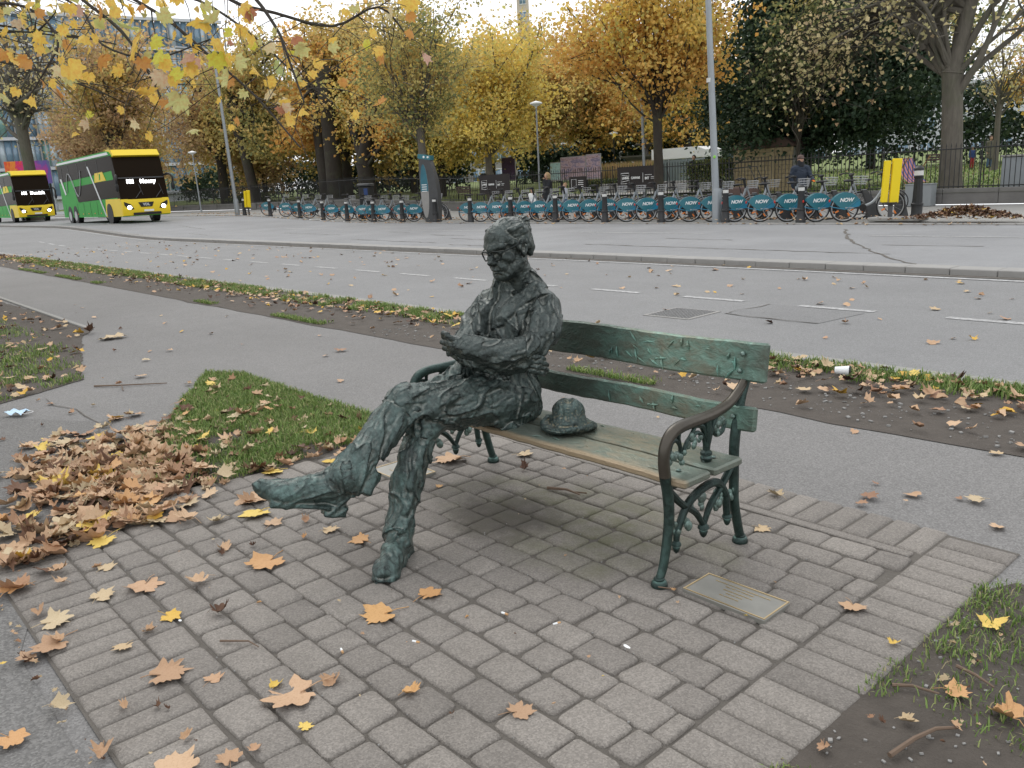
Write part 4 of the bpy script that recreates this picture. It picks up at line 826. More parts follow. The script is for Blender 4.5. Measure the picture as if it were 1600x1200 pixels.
# soil at the lower right, grass patch, left lawn
def blob(name, pts, z, mat, wob=.03, sub=10, seed=1):
    P = []; n = len(pts)
    for i in range(n):
        a, b_ = Vector((*pts[i], 0)), Vector((*pts[(i + 1) % n], 0)); m = max(2, int((b_ - a).length / .08))
        for k in range(m): q = a.lerp(b_, k / m); P.append((q.x + wob * (vn1(q.x * 9 + q.y * 7 + seed) - .5) * 2, q.y + wob * (vn1(q.x * 8 - q.y * 9 + seed + 9) - .5) * 2))
    return P, flat(name, P, z, mat)
SOILP, _ = blob('soil_bed', [(-1.005, -.6), (-1.0, 3.05), (-.93, 3.22), (1.8, 3.3), (3.5, 3.2), (3.5, -.6)], .0055, MT['soil'], .015)
g = MB(); g.box((.9, 3.30, .0), (3.6, .06, .03), rz=-.05, bev=.006); tag(g.build('kerb_edging', MT['conc']), kind='structure')
GP, _ = blob('grass_patch', [(-4.75, 2.93), (-7.1, 2.95), (-7.45, 2.75), (-6.2, 2.0), (-5.35, 1.45), (-4.62, .92), (-4.42, .62), (-4.40, 1.15), (-4.42, 2.5)], .0055, MT['soil'], .03)
GL, _ = blob('left_lawn', [(-11.5, 2.9), (-17.5, 2.78), (-40, 2.6), (-40, -3), (-9.5, -3), (-7.5, .7), (-8.2, 1.9), (-10.9, 2.6)], .0055, MT['soil'], .04)
g = MB(); g.box((-18.5, 2.93, .012), (14, .06, .03), rz=-.012, bev=.006); tag(g.build('kerb_edging', MT['conc']), kind='structure')
# ------------------------------------------------------------------ grass blades
def inpoly(P, x, y):
    P = np.array(P); c = np.zeros(x.shape, bool); j = len(P) - 1
    for i in range(len(P)):
        c ^= ((P[i, 1] > y) != (P[j, 1] > y)) & (x < (P[j, 0] - P[i, 0]) * (y - P[i, 1]) / (P[j, 1] - P[i, 1] + 1e-12) + P[i, 0]); j = i
    return c
def blades(name, X, Y, Z, hmin, hmax, wid=.0028, pal=((.10, .17, .035), (.18, .27, .07), (.29, .33, .12), (.36, .31, .17)), pw=(.4, .35, .18, .07)):
    n = len(X); a = nrng.uniform(0, 2 * pi, n); h = nrng.uniform(hmin, hmax, n); ln = nrng.uniform(.2, 1.1, n) * h; w_ = wid * nrng.uniform(.7, 1.4, n)
    dx, dy = np.cos(a), np.sin(a); px, py = -dy * w_, dx * w_; b = np.stack([X, Y, Z], 1)
    V = np.empty((n, 5, 3), np.float32); V[:, 0] = b - np.stack([px, py, 0 * px], 1); V[:, 1] = b + np.stack([px, py, 0 * px], 1)
    m = b + np.stack([dx * ln * .35, dy * ln * .35, h * .6], 1); V[:, 2] = m + np.stack([px * .8, py * .8, 0 * px], 1); V[:, 3] = m - np.stack([px * .8, py * .8, 0 * px], 1); V[:, 4] = b + np.stack([dx * ln, dy * ln, h * (1 - .25 * (ln / h))], 1)
    i0 = np.arange(n) * 5; F1 = np.stack([i0, i0 + 1, i0 + 2], 1); F2 = np.stack([i0, i0 + 2, i0 + 3], 1); F3 = np.stack([i0 + 3, i0 + 2, i0 + 4], 1); F = np.concatenate([F1, F2, F3])
    ci = nrng.choice(len(pal), n, p=pw); c = np.array(pal)[ci] * nrng.uniform(.75, 1.25, (n, 1)); C = np.concatenate([c, c, c])
    return tag(link(name, npmesh(name, V.reshape(-1, 3), F, cols=C), MT['grass']), kind='stuff')
def gsamp(P, n, dens=None):
    P_ = np.array(P); x = nrng.uniform(P_[:, 0].min(), P_[:, 0].max(), n); y = nrng.uniform(P_[:, 1].min(), P_[:, 1].max(), n); k = inpoly(P, x, y)
    x, y = x[k], y[k]
    if dens is not None: d = dens(x, y); k = nrng.uniform(0, 1, len(x)) < d; x, y = x[k], y[k]
    return x, y
def nz2(x, y, s_, seed=0): return vnoise(x * s_, y * s_, x * 0 + .5, seed)
x, y = gsamp(GP, 95000, lambda x, y: np.clip((nz2(x, y, 4, 3) * 1.5 + nz2(x, y, 14, 4) * .8 + (y - 1.7 - .40 * (x + 5.4)) * .6 - .75), 0, .85)); tag(blades('grass', x, y, x * 0 + .008, .018, .055), 'short green grass of the patch left of the statue', None)
x, y = gsamp([(-7.4, .6), (-7.4, 2.5), (-11.5, 2.5), (-19, 2.4), (-19, -1), (-7.4, -1)], 90000, lambda x, y: inpoly(GL, x, y) * np.clip(nz2(x, y, 2.2, 7) * 2.2 + nz2(x, y, 9, 8) - 1.1, 0, 1) * np.clip((2.35 - y) * 3, 0, 1)); blades('grass', x, y, x * 0 + .008, .02, .06, .004)
def vergeband(x, y): e = 5.62 + .22 * (nz2(x, y * 0, .9, 5) - .5) - .012 * np.clip(-x - 8, 0, 20); return np.clip((y - e) * 8, 0, 1) * np.clip(nz2(x, y, 4, 9) * 2.6 - .75, 0, 1)
x = 2.5 - nrng.uniform(0, 1, 165000) ** 1.6 * 33; y = nrng.uniform(5.2, 6.16, len(x)); k = nrng.uniform(0, 1, len(x)) < vergeband(x, y); x, y = x[k], y[k]; blades('grass', x, y, x * 0 + .01 + .42 * np.clip((-34 - x) / 18, 0, 1) * 0, .02, .075, .004)
x = -3. - nrng.uniform(0, 1, 16000) * 22; y = 4.74 + np.abs(nrng.normal(0, .07, len(x))); k = nz2(x, y * 0, 1.1, 12) > .52; blades('grass', x[k], y[k], x[k] * 0 + .01, .015, .05, .004)
x, y = gsamp([(-1.0, 1.2), (-1.0, 3.2), (1.2, 3.25), (1.2, 1.2)], 52000, lambda x, y: np.clip(nz2(x, y, 3.5, 14) * 1.5 + nz2(x, y, 12, 15) * .8 - 1.15 + np.clip((y - 2.45) * .75, -.3, .6), 0, .8)); blades('grass', x, y, x * 0 + .006, .012, .042, .0022)
x, y = gsamp([(-1.03, .5), (-1.03, 3.1), (-.93, 3.1), (-.93, .5)], 1500, lambda x, y: (nz2(x, y, 6, 16) > .5) * .8); blades('grass', x, y, x * 0 + .006, .012, .03, .002)
x, y = gsamp([(-4.9, 1.9), (-4.9, 3.0), (-4.4, 3.0), (-4.4, 1.9)], 1, None)
# coarse tufts on the park lawn behind the railings
n = 26000; x = nrng.uniform(-60, 0, n); y = 31 + nrng.uniform(0, 1, n) ** 1.5 * 35; blades('park_grass', x, y, .43 + .02 * np.clip(y - 31, 0, 99) + zr(-40) * 0, .06, .16, .03)

# ------------------------------------------------------------------ leaves
LOBES = [(0, .52), (8, .43), (16, .37), (21, .40), (29, .35), (37, .45), (44, .51), (50, .43), (58, .37), (63, .39), (70, .33), (80, .38), (90, .44), (99, .38), (110, .30), (124, .27), (140, .30), (156, .24), (168, .10)]
def leaf_mesh(seed, curl=.12, thin=1., fold=0., stalk=True):
    q = random.Random(seed); out_ = []
    for s in (1, -1):
        seq = LOBES if s == 1 else LOBES[1:][::-1]
        for a, r in seq: a2 = radians(a + q.uniform(-3, 3)) * s; r2 = r * q.uniform(.86, 1.12); out_.append((r2 * sin(a2) * thin, r2 * cos(a2) - .05))
    n = len(out_); ax, ph = q.uniform(0, pi), q.uniform(0, 6.28)
    def z(x, y):
        u = x * cos(ax) + y * sin(ax); v = -x * sin(ax) + y * cos(ax); r = sqrt(x * x + y * y)
        w_ = curl * (1.6 * u * u * 2 + .35 * sin(5.5 * v + ph) * r + .25 * sin(9 * u + ph) * r) + (abs(x) * fold) - .10 * curl * (r < .01); return w_ + .01
    V = [(0, -.05, z(0, -.05))] + [(x * .55, -.05 + (y + .05) * .55, z(x * .55, y * .55)) for x, y in out_] + [(x, y, z(x, y) + q.uniform(-.02, .03) * (curl > .05)) for x, y in out_]; F = []
    for k in range(n): k2 = (k + 1) % n; F += [[0, 1 + k, 1 + k2], [1 + k, 1 + n + k, 1 + n + k2], [1 + k, 1 + n + k2, 1 + k2]]
    if stalk:
        b = len(V); L_ = q.uniform(.3, .55); bx = q.uniform(-.15, .15); P = [(0, -.08, .02), (bx * .4, -.08 - L_ * .5, .025 + curl * .2), (bx, -.08 - L_, .015)]
        for i, (x, y, zz) in enumerate(P): V += [(x - .010, y, zz), (x + .010, y, zz), (x, y, zz + .014)]
        for i in range(2):
            for k in range(3): F.append([b + i * 3 + k, b + i * 3 + (k + 1) % 3, b + i * 3 + 3 + (k + 1) % 3, b + i * 3 + 3 + k])
    me = npmesh('leaf', np.array(V), F, smooth=True); return me
def lmset(key, kw, n=6):
    out_ = []
    for k in range(n): me = leaf_mesh(hash((key, k)) % 9999 if False else sum(map(ord, key)) * 7 + k * 13, **kw); me.materials.append(MT[key.split('|')[0]]); out_.append(me)
    return out_
LS = {('t', 0): lmset('dry', dict(curl=.16)), ('t', 1): lmset('dry|c', dict(curl=.55, thin=.75, fold=.5)), ('t', 2): lmset('dry|h', dict(curl=.3, thin=.45, fold=1.1, stalk=False)),
      ('o', 0): lmset('oleaf', dict(curl=.14)), ('o', 1): lmset('oleaf|c', dict(curl=.5, thin=.7, fold=.5)), ('o', 2): lmset('oleaf|h', dict(curl=.3, thin=.45, fold=1.1, stalk=False)),
      ('y', 0): lmset('yleaf', dict(curl=.10)), ('y', 1): lmset('yleaf|c', dict(curl=.4, fold=.3)), ('y', 2): lmset('yleaf|h', dict(curl=.2, thin=.5, fold=.7, stalk=False)),
      ('b', 0): lmset('bleaf', dict(curl=.35)), ('b', 1): lmset('bleaf|c', dict(curl=.9, thin=.6, fold=.6)), ('b', 2): lmset('bleaf|h', dict(curl=.9, thin=.4, fold=1.0, stalk=False)),
      ('p', 0): lmset('pleaf', dict(curl=.15)), ('p', 1): lmset('pleaf|c', dict(curl=.45, thin=.7, fold=.5)), ('p', 2): lmset('pleaf|h', dict(curl=.3, thin=.45, fold=1.0, stalk=False))}
NLEAF = 0
def leaf(x, y, size, col='t', form=0, label=None, group=None, z=None, tilt=.12, rz=None, name='fallen_leaf'):
    global NLEAF; NLEAF += 1
    me = rnd.choice(LS[(col, form)]); o = link(name, me, None, None, (x, y, (.026 if z is None else z)), (rnd.uniform(-tilt, tilt), rnd.uniform(-tilt, tilt), rnd.uniform(0, 6.28) if rz is None else rz)); o.scale = (size,) * 3
    return tag(o, label, 'leaf', group)
HERO = [
(-3.213,1.336,0.214,'o',0,'large orange-tan leaf spread flat on the paving left of the planted boot'),
(-2.465,1.425,0.179,'o',0,'orange leaf with pointed lobes directly in front of the planted boot'),
(-2.461,1.643,0.133,'o',0,'small curled orange leaf just right of the planted boot'),
(-3.105,1.731,0.118,'o',0,'orange-brown leaf between the raised boot and the planted shin'),
(-3.319,1.693,0.109,'p',0,'pale tan leaf directly under the heel of the raised boot'),
(-2.235,0.959,0.226,'t',0,'largest tan leaf on the front paving, torn along one edge'),
(-2.218,1.081,0.102,'t',1,"darker leaf tip folded under the largest tan leaf's right end"),
(-2.326,0.938,0.058,'y',1,'small curled yellow-brown leaf leaning on the largest tan leaf'),
(-1.667,1.398,0.115,'t',0,'solitary leaf with a missing lobe at the bottom centre of the paving'),
(-1.982,1.222,0.086,'o',1,'small orange leaf curled up on edge, in front of the planted boot'),
(-2.068,0.906,0.057,'y',0,'little pale yellow leaf below the largest tan leaf'),
(-2.660,0.707,0.179,'t',0,'broad sandy leaf with a long stalk lying left of the largest tan leaf'),
(-2.516,0.810,0.077,'t',0,'small tan leaf right of the broad sandy leaf with the stalk'),
(-3.053,0.862,0.105,'y',0,'bright pale yellow leaf on the left part of the paving'),
(-2.955,0.665,0.093,'p',0,'pale folded leaf left of the bright yellow leaf'),
(-3.000,0.766,0.076,'t',1,"small brown folded leaf touching the bright yellow leaf's lower edge"),
(-3.392,0.879,0.176,'t',0,'reddish tan leaf with two wide lobes on the left paving'),
(-3.244,1.053,0.130,'t',1,'tan leaf curled upward between the wide-lobed leaf and the flat orange-tan leaf'),
(-3.431,0.724,0.128,'p',0,'greyish crinkled leaf at the left of the paving'),
(-2.928,1.005,0.115,'b',1,'brown crumpled leaf beside the bright pale yellow leaf'),
(-2.494,0.626,0.047,'b',1,'tiny dark crumpled leaf scrap below the broad sandy leaf'),
(-2.464,0.646,0.039,'b',2,'tiny curled scrap right of the dark crumpled scrap'),
(-2.572,0.550,0.069,'t',2,'narrow rolled leaf standing on edge at the lower left paving'),
(-2.277,0.632,0.073,'t',2,'thin rolled leaf on edge near the bottom of the paving'),
(-2.095,0.686,0.093,'t',0,'tan leaf with toothed lobes near the bottom edge of the photo'),
(-2.079,0.751,0.055,'t',1,'small leaf pointing upward right of the toothed tan leaf'),
(-2.399,0.437,0.096,'t',1,"tan folded leaf at the paving's lower left corner"),
(-2.167,0.559,0.161,'t',0,'big smooth tan leaf cut by the bottom edge of the photo'),
(-2.727,0.400,0.100,'p',1,'whitish folded leaf on the dirt seam at the lower left'),
(-2.657,0.252,0.119,'o',0,'orange leaf on the tarmac at the bottom left edge'),
(-3.159,0.325,0.029,'y',0,'tiny yellow leaf fragment at the left edge of the photo'),
(-3.158,0.478,0.179,'t',0,'long sandy leaf at the left border stones'),
(-3.343,0.532,0.163,'p',0,'pale long leaf above the long sandy leaf on the border stones'),
(-3.465,0.504,0.134,'t',2,'rolled tan leaf strip at the far left of the paving'),
(-3.142,0.397,0.097,'t',0,'tan leaf scrap just below the long sandy leaf'),
(-3.176,0.504,0.110,'t',2,'thin curled leaf strip right of the long sandy leaf'),
(-3.823,0.657,0.119,'t',1,'small tan leaf curled at the left paving near the drift'),
(-3.700,0.818,0.102,'p',0,'pale leaf pair on the paving below the leaf drift'),
(-3.740,0.790,0.060,'t',2,'small leaf edge beside the pale leaf pair'),
(-3.692,0.641,0.075,'t',1,'small curled leaf low on the left paving'),
(-3.490,1.259,0.105,'t',1,"small tan leaf curled on the paving below the drift's right end"),
(-3.452,1.231,0.079,'b',2,'slim brown leaf below the small curled tan leaf'),
(-3.423,1.365,0.056,'b',1,'dark scrap of leaf left of the flat orange-tan leaf'),
(-3.840,1.374,0.121,'p',1,'arched pale leaf on the upper left paving'),
(-3.779,1.545,0.205,'y',0,'large pale yellow leaf under the toe of the raised boot'),
(-3.601,1.544,0.119,'t',0,'tan leaf just right of the large pale yellow leaf'),
(-3.979,1.619,0.237,'t',0,'tan leaf behind the toe of the raised boot'),
(-4.302,1.894,0.173,'y',0,'yellow leaf behind the toe of the raised boot near the grass'),
(-3.495,1.667,0.099,'t',2,"thin tan leaf edge left of the raised boot's heel"),
(-3.328,1.569,0.063,'o',2,'slim orange leaf sliver between raised boot and flat orange-tan leaf'),
(-2.896,1.150,0.032,'o',2,'narrow orange leaf flake on the middle left paving'),
(-3.677,2.688,0.254,'t',0,'large tan leaf on the paving behind the planted shin'),
(-3.424,3.015,0.135,'p',0,'pale leaf under the bench seat beneath the hat'),
(-3.231,2.849,0.098,'b',1,'dark brown curled leaf under the bench seat'),
(-4.061,2.614,0.050,'t',0,'tiny leaf flake by the far plaque'),
(-3.387,2.381,0.051,'o',0,'tiny orange leaf on the paving right of the far plaque'),
(-1.863,3.002,0.097,'p',0,"pale leaf on the paving behind the bench's right rear foot"),
(-1.259,2.632,0.113,'t',0,'dusty pink-tan leaf on the right border of the paving'),
(-1.056,2.498,0.050,'y',1,'small bright yellow leaf on the right border of the paving'),
(-2.025,3.386,0.106,'p',1,'pale flat leaf at the far border stones behind the bench'),
(-1.705,3.661,0.111,'t',0,'tan leaf on the path behind the paving, larger of a close pair'),
(-1.687,3.559,0.071,'t',0,'small tan leaf, lesser one of the close pair on the path'),
(-1.326,3.934,0.115,'p',0,'pale leaf with a long stalk on the path at the right'),
(-0.870,2.828,0.107,'y',1,'yellow leaf lying on the grass at the right corner of the paving'),
(-0.813,2.368,0.102,'o',0,'orange leaf on the dark soil at the lower right'),
(-0.663,2.345,0.140,'o',1,'big curled orange leaf at the right edge on the dark soil'),
(-0.854,2.135,0.066,'p',1,'pale folded leaf on the soil left of the big curled orange leaf'),
(-0.751,2.203,0.058,'t',2,'curled strip of leaf on the soil between two orange leaves'),
(-0.930,2.081,0.031,'t',1,'small upright leaf scrap on the soil beside the border'),
(-0.834,2.554,0.039,'p',2,'pale leaf scrap on the soil below the yellow leaf'),
(-0.920,2.627,0.036,'p',2,'pale curled scrap at the top of the dark soil'),
(-0.897,2.085,0.031,'b',1,'brown leaf scrap near the border on the soil'),
(-1.799,2.302,0.037,'o',1,"tiny rust-red leaf beside the bench's front foot"),
(-2.217,1.638,0.025,'o',2,'orange leaf flake in the middle of the front paving'),
(-1.556,3.715,0.032,'t',0,'tiny leaf speck on the path behind the paving'),
(-7.255,4.041,0.151,'t',0,"leaf lying alone on the path left of the statue's hands"),
(-10.383,2.809,0.374,'p',0,'wide pale leaf on the path by the corner of the left lawn'),
(-5.526,0.985,0.176,'t',0,'tan leaf on the rough tar at the left edge below the blue mask'),
(-6.127,1.027,0.165,'t',0,'small leaf cluster on the rough tar at the left edge'),
(-7.801,2.294,0.138,'t',0,'leaf on the path above the long thin twig'),
(-8.572,2.593,0.097,'p',0,'small pale leaf on the path behind the twig leaf'),
(-7.085,2.456,0.083,'p',0,"pale leaf on the path near the grass patch's far corner"),
(-8.901,2.945,0.087,'t',0,'small leaf on the middle of the path at the left'),
(-11.101,2.750,0.256,'b',1,'dark leaf scrap by the corner of the left lawn'),
(-6.207,1.217,0.085,'t',0,'little leaf on the rough tar right of the cluster'),
(-5.282,0.886,0.080,'y',0,'yellow leaf on the rough tar at the left edge'),
(-5.037,1.094,0.055,'y',0,'small yellow leaf on the rough tar near the drift'),
(-5.296,1.015,0.057,'y',0,'greenish yellow leaf on the rough tar'),
(-5.218,1.227,0.050,'t',0,'small leaf on rough tar beside the drift edge'),
(-5.897,2.273,0.051,'p',0,'small pale speck leaf on the path by the grass patch'),
(-5.445,2.411,0.078,'y',0,'small yellow leaf lying on the grass patch'),
(-4.893,2.418,0.137,'y',0,'bright yellow-orange leaf in the middle of the grass patch'),
(-5.127,2.460,0.142,'t',0,'tan leaf on the grass patch beside the bright yellow-orange one'),
(-4.238,2.344,0.214,'t',0,"broad pinkish tan leaf at the grass patch's right edge"),
(-4.222,2.206,0.113,'y',0,"orange-yellow leaf near the grass patch's right edge")]
for (x, y, s_, c, f_, lab) in HERO: leaf(x, y, s_, c, f_, lab, z=.020 if (-4.5 < x < -1 and y < 3.5) else .018, tilt=.10)
def pick(*w_): return rnd.choices('toypb', w_)[0]
# the drift along the paving's left edge: leaf by leaf where one can tell them apart
def drift_z(x, y): return .010 + .022 * max(0, 1 - abs((x + 4.75) / .7 - .3)) * vn1(x * 3 + y * 5)
DR = []
while len(DR) < 118:
    t = rnd.random(); bx, by = -5.65 + 1.55 * t, 1.45 - .75 * t + .35 * (t - .2); x = bx + rnd.gauss(0, .22); y = by + rnd.gauss(0, .24)
    if x > -3.95: continue
    DR.append((x, y))
for k, (x, y) in enumerate(DR): leaf(x, y, rnd.uniform(.11, .20), pick(6, 1.2, .8, 2.2, .8), rnd.choices((0, 1, 2), (5, 2.5, 1.2))[0], 'D', 'leaves of the drift by the paving', z=drift_z(x, y) + rnd.uniform(.006, .028), tilt=.26)
for k in range(26):
    x = -4.25 + rnd.gauss(0, .14); y = rnd.uniform(.42, .95); leaf(x + (y - .7) * -.4 + .12, y, rnd.uniform(.10, .19), pick(5, 1.5, .5, .6, 2), rnd.choices((0, 1, 2), (4, 3, 2))[0], 'dry leaf strewn over the border stones at the far left of the paving', 'leaves on the left border stones', tilt=.3)
for k in range(34):
    t = rnd.random(); x = -6.6 + 2.1 * t + rnd.gauss(0, .15); y = 2.5 - .55 * t + rnd.gauss(0, .22)
    if inpoly(GP, np.array([x]), np.array([y]))[0]: leaf(x, y, rnd.uniform(.07, .14), pick(5, 1.2, .9, 1.5, 2.2), rnd.choices((0, 1, 2), (4, 3, 2))[0], 'fallen leaf lying in the grass patch behind the raised boot', 'leaves in the grass patch', z=.04, tilt=.4)
for k in range(300 - NLEAF):
    x = -2.0 - rnd.random() ** 1.5 * 7; y = rnd.gauss(5.75, .22) if rnd.random() < .75 else rnd.uniform(4.9, 6.1); leaf(x, min(y, 6.2), rnd.uniform(.08, .17), pick(5, 1.8, 1.2, 1, 1.6), rnd.choices((0, 1, 2), (4, 3, 2))[0], 'dry leaf lying on the grass verge between the path and the cycle track', 'leaves on the grass verge', z=.045, tilt=.4)

CN = {'dry': 'tan', 'oleaf': 'orange', 'yleaf': 'yellow', 'pleaf': 'pale', 'bleaf': 'dark brown'}
def relabel(grp, fn):
    for o in bpy.data.objects:
        if o.get('group') == grp:
            me = o.data; c = CN[me.materials[0].name.replace('_leaf', '').replace('dry', 'dry') if False else {'dry_leaf': 'dry', 'orange_leaf': 'oleaf', 'yellow_leaf': 'yleaf', 'pale_leaf': 'pleaf', 'brown_leaf': 'bleaf'}[me.materials[0].name]]
            s_ = o.scale[0]; sz = 'big' if s_ > .165 else 'small' if s_ < .115 else 'middling'
            fm = 'upright' if abs(o.rotation_euler[0]) > .28 else 'tilted' if abs(o.rotation_euler[0]) > .14 else 'flat'
            o['label'] = fn(o, sz, c, fm)
def rowx(x, cuts, names): return names[sum(x > c for c in cuts)]
relabel('leaves of the drift by the paving', lambda o, a, c, f: f'{a} {c} {f} leaf in the drift, ' + rowx(o.location.x, (-5.3, -4.95, -4.6, -4.3), ('at its far tip on the path', 'beside the grass patch', 'in its middle', 'where it meets the paving', 'spilling onto the paving')))
relabel('leaves on the left border stones', lambda o, a, c, f: f'{a} {c} {f} leaf on the border stones at the ' + rowx(o.location.y, (.6, .8), ('near', 'middle', 'far')) + ' left of the paving')
relabel('leaves in the grass patch', lambda o, a, c, f: f'{a} {c} {f} leaf in the grass patch, ' + rowx(o.location.x, (-6., -5.3), ('toward its far left corner', 'in its middle', 'behind the raised boot')))
relabel('leaves on the grass verge', lambda o, a, c, f: f'{a} {c} {f} leaf on the grass verge ' + rowx(o.location.x, (-6.5, -4.), ('left of the statue', 'behind the bench', 'right of the bench')))
def litter(name, items, mats='toypb', full=True):
    """past the 300 largest: one mesh; items = (x, y, z, size, colour key, form)"""
    Vs, Fs, mi, n = [], [], [], 0; cache = {}
    for (x, y, z, s_, c, f_) in items:
        me = rnd.choice(LS[(c, f_)][:4])
        if me.name not in cache:
            v = np.empty(len(me.vertices) * 3, np.float32); me.vertices.foreach_get('co', v); fs = [list(p.vertices) for p in me.polygons]
            if not full: # coarse version: centre fan of the outer rim
                m_ = 37; k0 = 38; idx = list(range(k0, k0 + 37, 2)); v3 = v.reshape(-1, 3); v = np.concatenate([v3[:1], v3[idx]]).ravel(); q = len(idx); fs = [[0, 1 + k, 1 + (k + 1) % q] for k in range(q)]
            tri = np.array([t for f in fs for t in ([f] if len(f) == 3 else [[f[0], f[1], f[2]], [f[0], f[2], f[3]]])]); cache[me.name] = (v.reshape(-1, 3), tri)
        v, tri = cache[me.name]; a, b_, c_ = rnd.uniform(0, 6.28), rnd.uniform(-.35, .35), rnd.uniform(-.35, .35)
        R = np.array(Matrix.Rotation(a, 3, 'Z') @ Matrix.Rotation(b_, 3, 'X') @ Matrix.Rotation(c_, 3, 'Y')); Vs.append(v @ R.T * s_ + np.array((x, y, z))); Fs.append(tri + n); n += len(v); mi += [mats.index(c)] * len(tri)
    me = npmesh(name, np.concatenate(Vs), np.concatenate(Fs), smooth=True, mi=mi)
    isl = {'t': 'dryi', 'o': 'dryi', 'y': 'yleaf', 'p': 'pleaf', 'b': 'bleaf'}
    return tag(link(name, me, [MT[isl[c]] for c in mats]), kind='stuff')
IT = []
for k in range(480):
    t = rnd.random(); bx, by = -5.85 + 1.75 * t, 1.52 - .78 * t + .3 * (t - .2); x = bx + rnd.gauss(0, .30); y = by + rnd.gauss(0, .30)
    if x > -4.08 or (x > -4.25 and y > 1.4): continue
    IT.append((x, y, rnd.uniform(.004, .016) + drift_z(x, y) * .5, rnd.uniform(.08, .19), pick(6, 1.6, .6, 2.2, 1.0), rnd.choices((0, 1, 2), (3, 3, 2))[0]))
for k in range(260):
    x = rnd.uniform(-7.2, -4.45); y = rnd.uniform(1.0, 2.95)
    if inpoly(GP, np.array([x]), np.array([y]))[0] and rnd.random() < 1.15 - .55 * (y - 1.2): IT.append((x, y, rnd.uniform(.015, .04), rnd.uniform(.04, .12), pick(5, 1.2, .7, 3, 1.6), rnd.choices((0, 1, 2), (3, 3, 2))[0]))
for k in range(60): x = rnd.uniform(-4.55, -4.3); IT.append((x, rnd.uniform(1.0, 2.6), .02, rnd.uniform(.05, .12), pick(4, 1, .4, 3, 1), 1))
for k in range(60): IT.append((rnd.uniform(-.98, .6), rnd.uniform(.9, 3.2), .016, rnd.uniform(.015, .06), pick(3, 1, .2, 4, 3), rnd.choice((1, 2, 2))))
for k in range(40): IT.append((rnd.uniform(-4.3, -1.2), rnd.uniform(.5, 3.2), .026, rnd.uniform(.010, .028), pick(3, 2, .2, 3, 2), rnd.choice((1, 2, 2))))
for k in range(50): x = rnd.uniform(-4.3, -1.6); IT.append((x, .40 + rnd.gauss(0, .015), .012, rnd.uniform(.01, .05), pick(3, 1, .2, 4, 1), 2))
for k in range(120):
    x = -4.5 - rnd.random() ** 1.3 * 5; y = rnd.uniform(-.8, 2.9)
    if rnd.random() < .5: IT.append((x, y, .012, rnd.uniform(.02, .10), pick(4, 1, .8, 1.5, 2), rnd.choice((0, 1, 2))))
litter('leaf_litter', IT)
IT = []
for k in range(1500):
    x = -1.2 - rnd.random() ** 1.25 * 32; y = rnd.gauss(5.72, .24) if rnd.random() < .8 else rnd.uniform(4.8, 6.1)
    if 4.75 < y < 6.22: IT.append((x, y, .03, rnd.uniform(.05, .14), pick(5, 1.6, 1.6, 1.4, 2), rnd.choices((0, 1, 2), (4, 3, 1))[0]))
for k in range(800):
    x = -7.6 - rnd.random() ** 1.3 * 12; y = rnd.uniform(-1, 2.85)
    if inpoly(GL, np.array([x]), np.array([y]))[0]: IT.append((x, y, .03, rnd.uniform(.05, .14), pick(5, 1.5, 1, 1.8, 2), rnd.choices((0, 1, 2), (4, 3, 1))[0]))
for k in range(330):
    x = -1 - rnd.random() ** .8 * 34; y = rnd.uniform(6.4, 11.8); IT.append((x, y, .014, rnd.uniform(.06, .15), pick(6, 1.4, .8, 2.4, .6), rnd.choices((0, 1), (4, 2))[0]))
for k in range(70): x = -1 - rnd.random() * 14; y = rnd.uniform(3.0, 4.7) if x > -7 else rnd.uniform(3, 4.7); IT.append((x, y, .012, rnd.uniform(.03, .10), pick(6, 1, .8, 2, .5), 0)) if rnd.random() < .45 else None
for k in range(1400):
    x = -4 - rnd.random() * 55; y = yk(x) + rnd.choice((.0, .1, .3, .5, .8, 1.3)) + rnd.gauss(0, .12); IT.append((x, y, zr(x) + (.02 if y < yk(x) + .1 else .13), rnd.uniform(.06, .16), pick(5, 3, .5, 3, .4), rnd.choice((0, 1, 2))))
for k in range(900):
    x = -55 * rnd.random(); y = 31 + rnd.random() ** .8 * 26; IT.append((x, y, parkz(y) + .06, rnd.uniform(.10, .22), pick(3, 2, 2.5, .3, 3), 0))
litter('scattered_leaves', IT, full=False)
# swept leaf heap by the far kerb
IT = []
for k in range(900):
    t = rnd.gauss(0, .36); u = rnd.gauss(0, .16); h = max(0, .30 * math.exp(-(t / .75) ** 2 * 2) * (1 - abs(u) * 1.6)); IT.append((-8.05 + t * 1.9 + .0, 21.62 + u, .10 + h * rnd.uniform(.4, 1.1), rnd.uniform(.08, .17), pick(1.6, 1.2, .3, .3, 8), rnd.choice((0, 1, 1, 2))))
h = litter('leaf_heap', IT, full=False); tag(h, 'dark heap of swept wet leaves at the far kerb right of the last bollard', 'leaf heap')
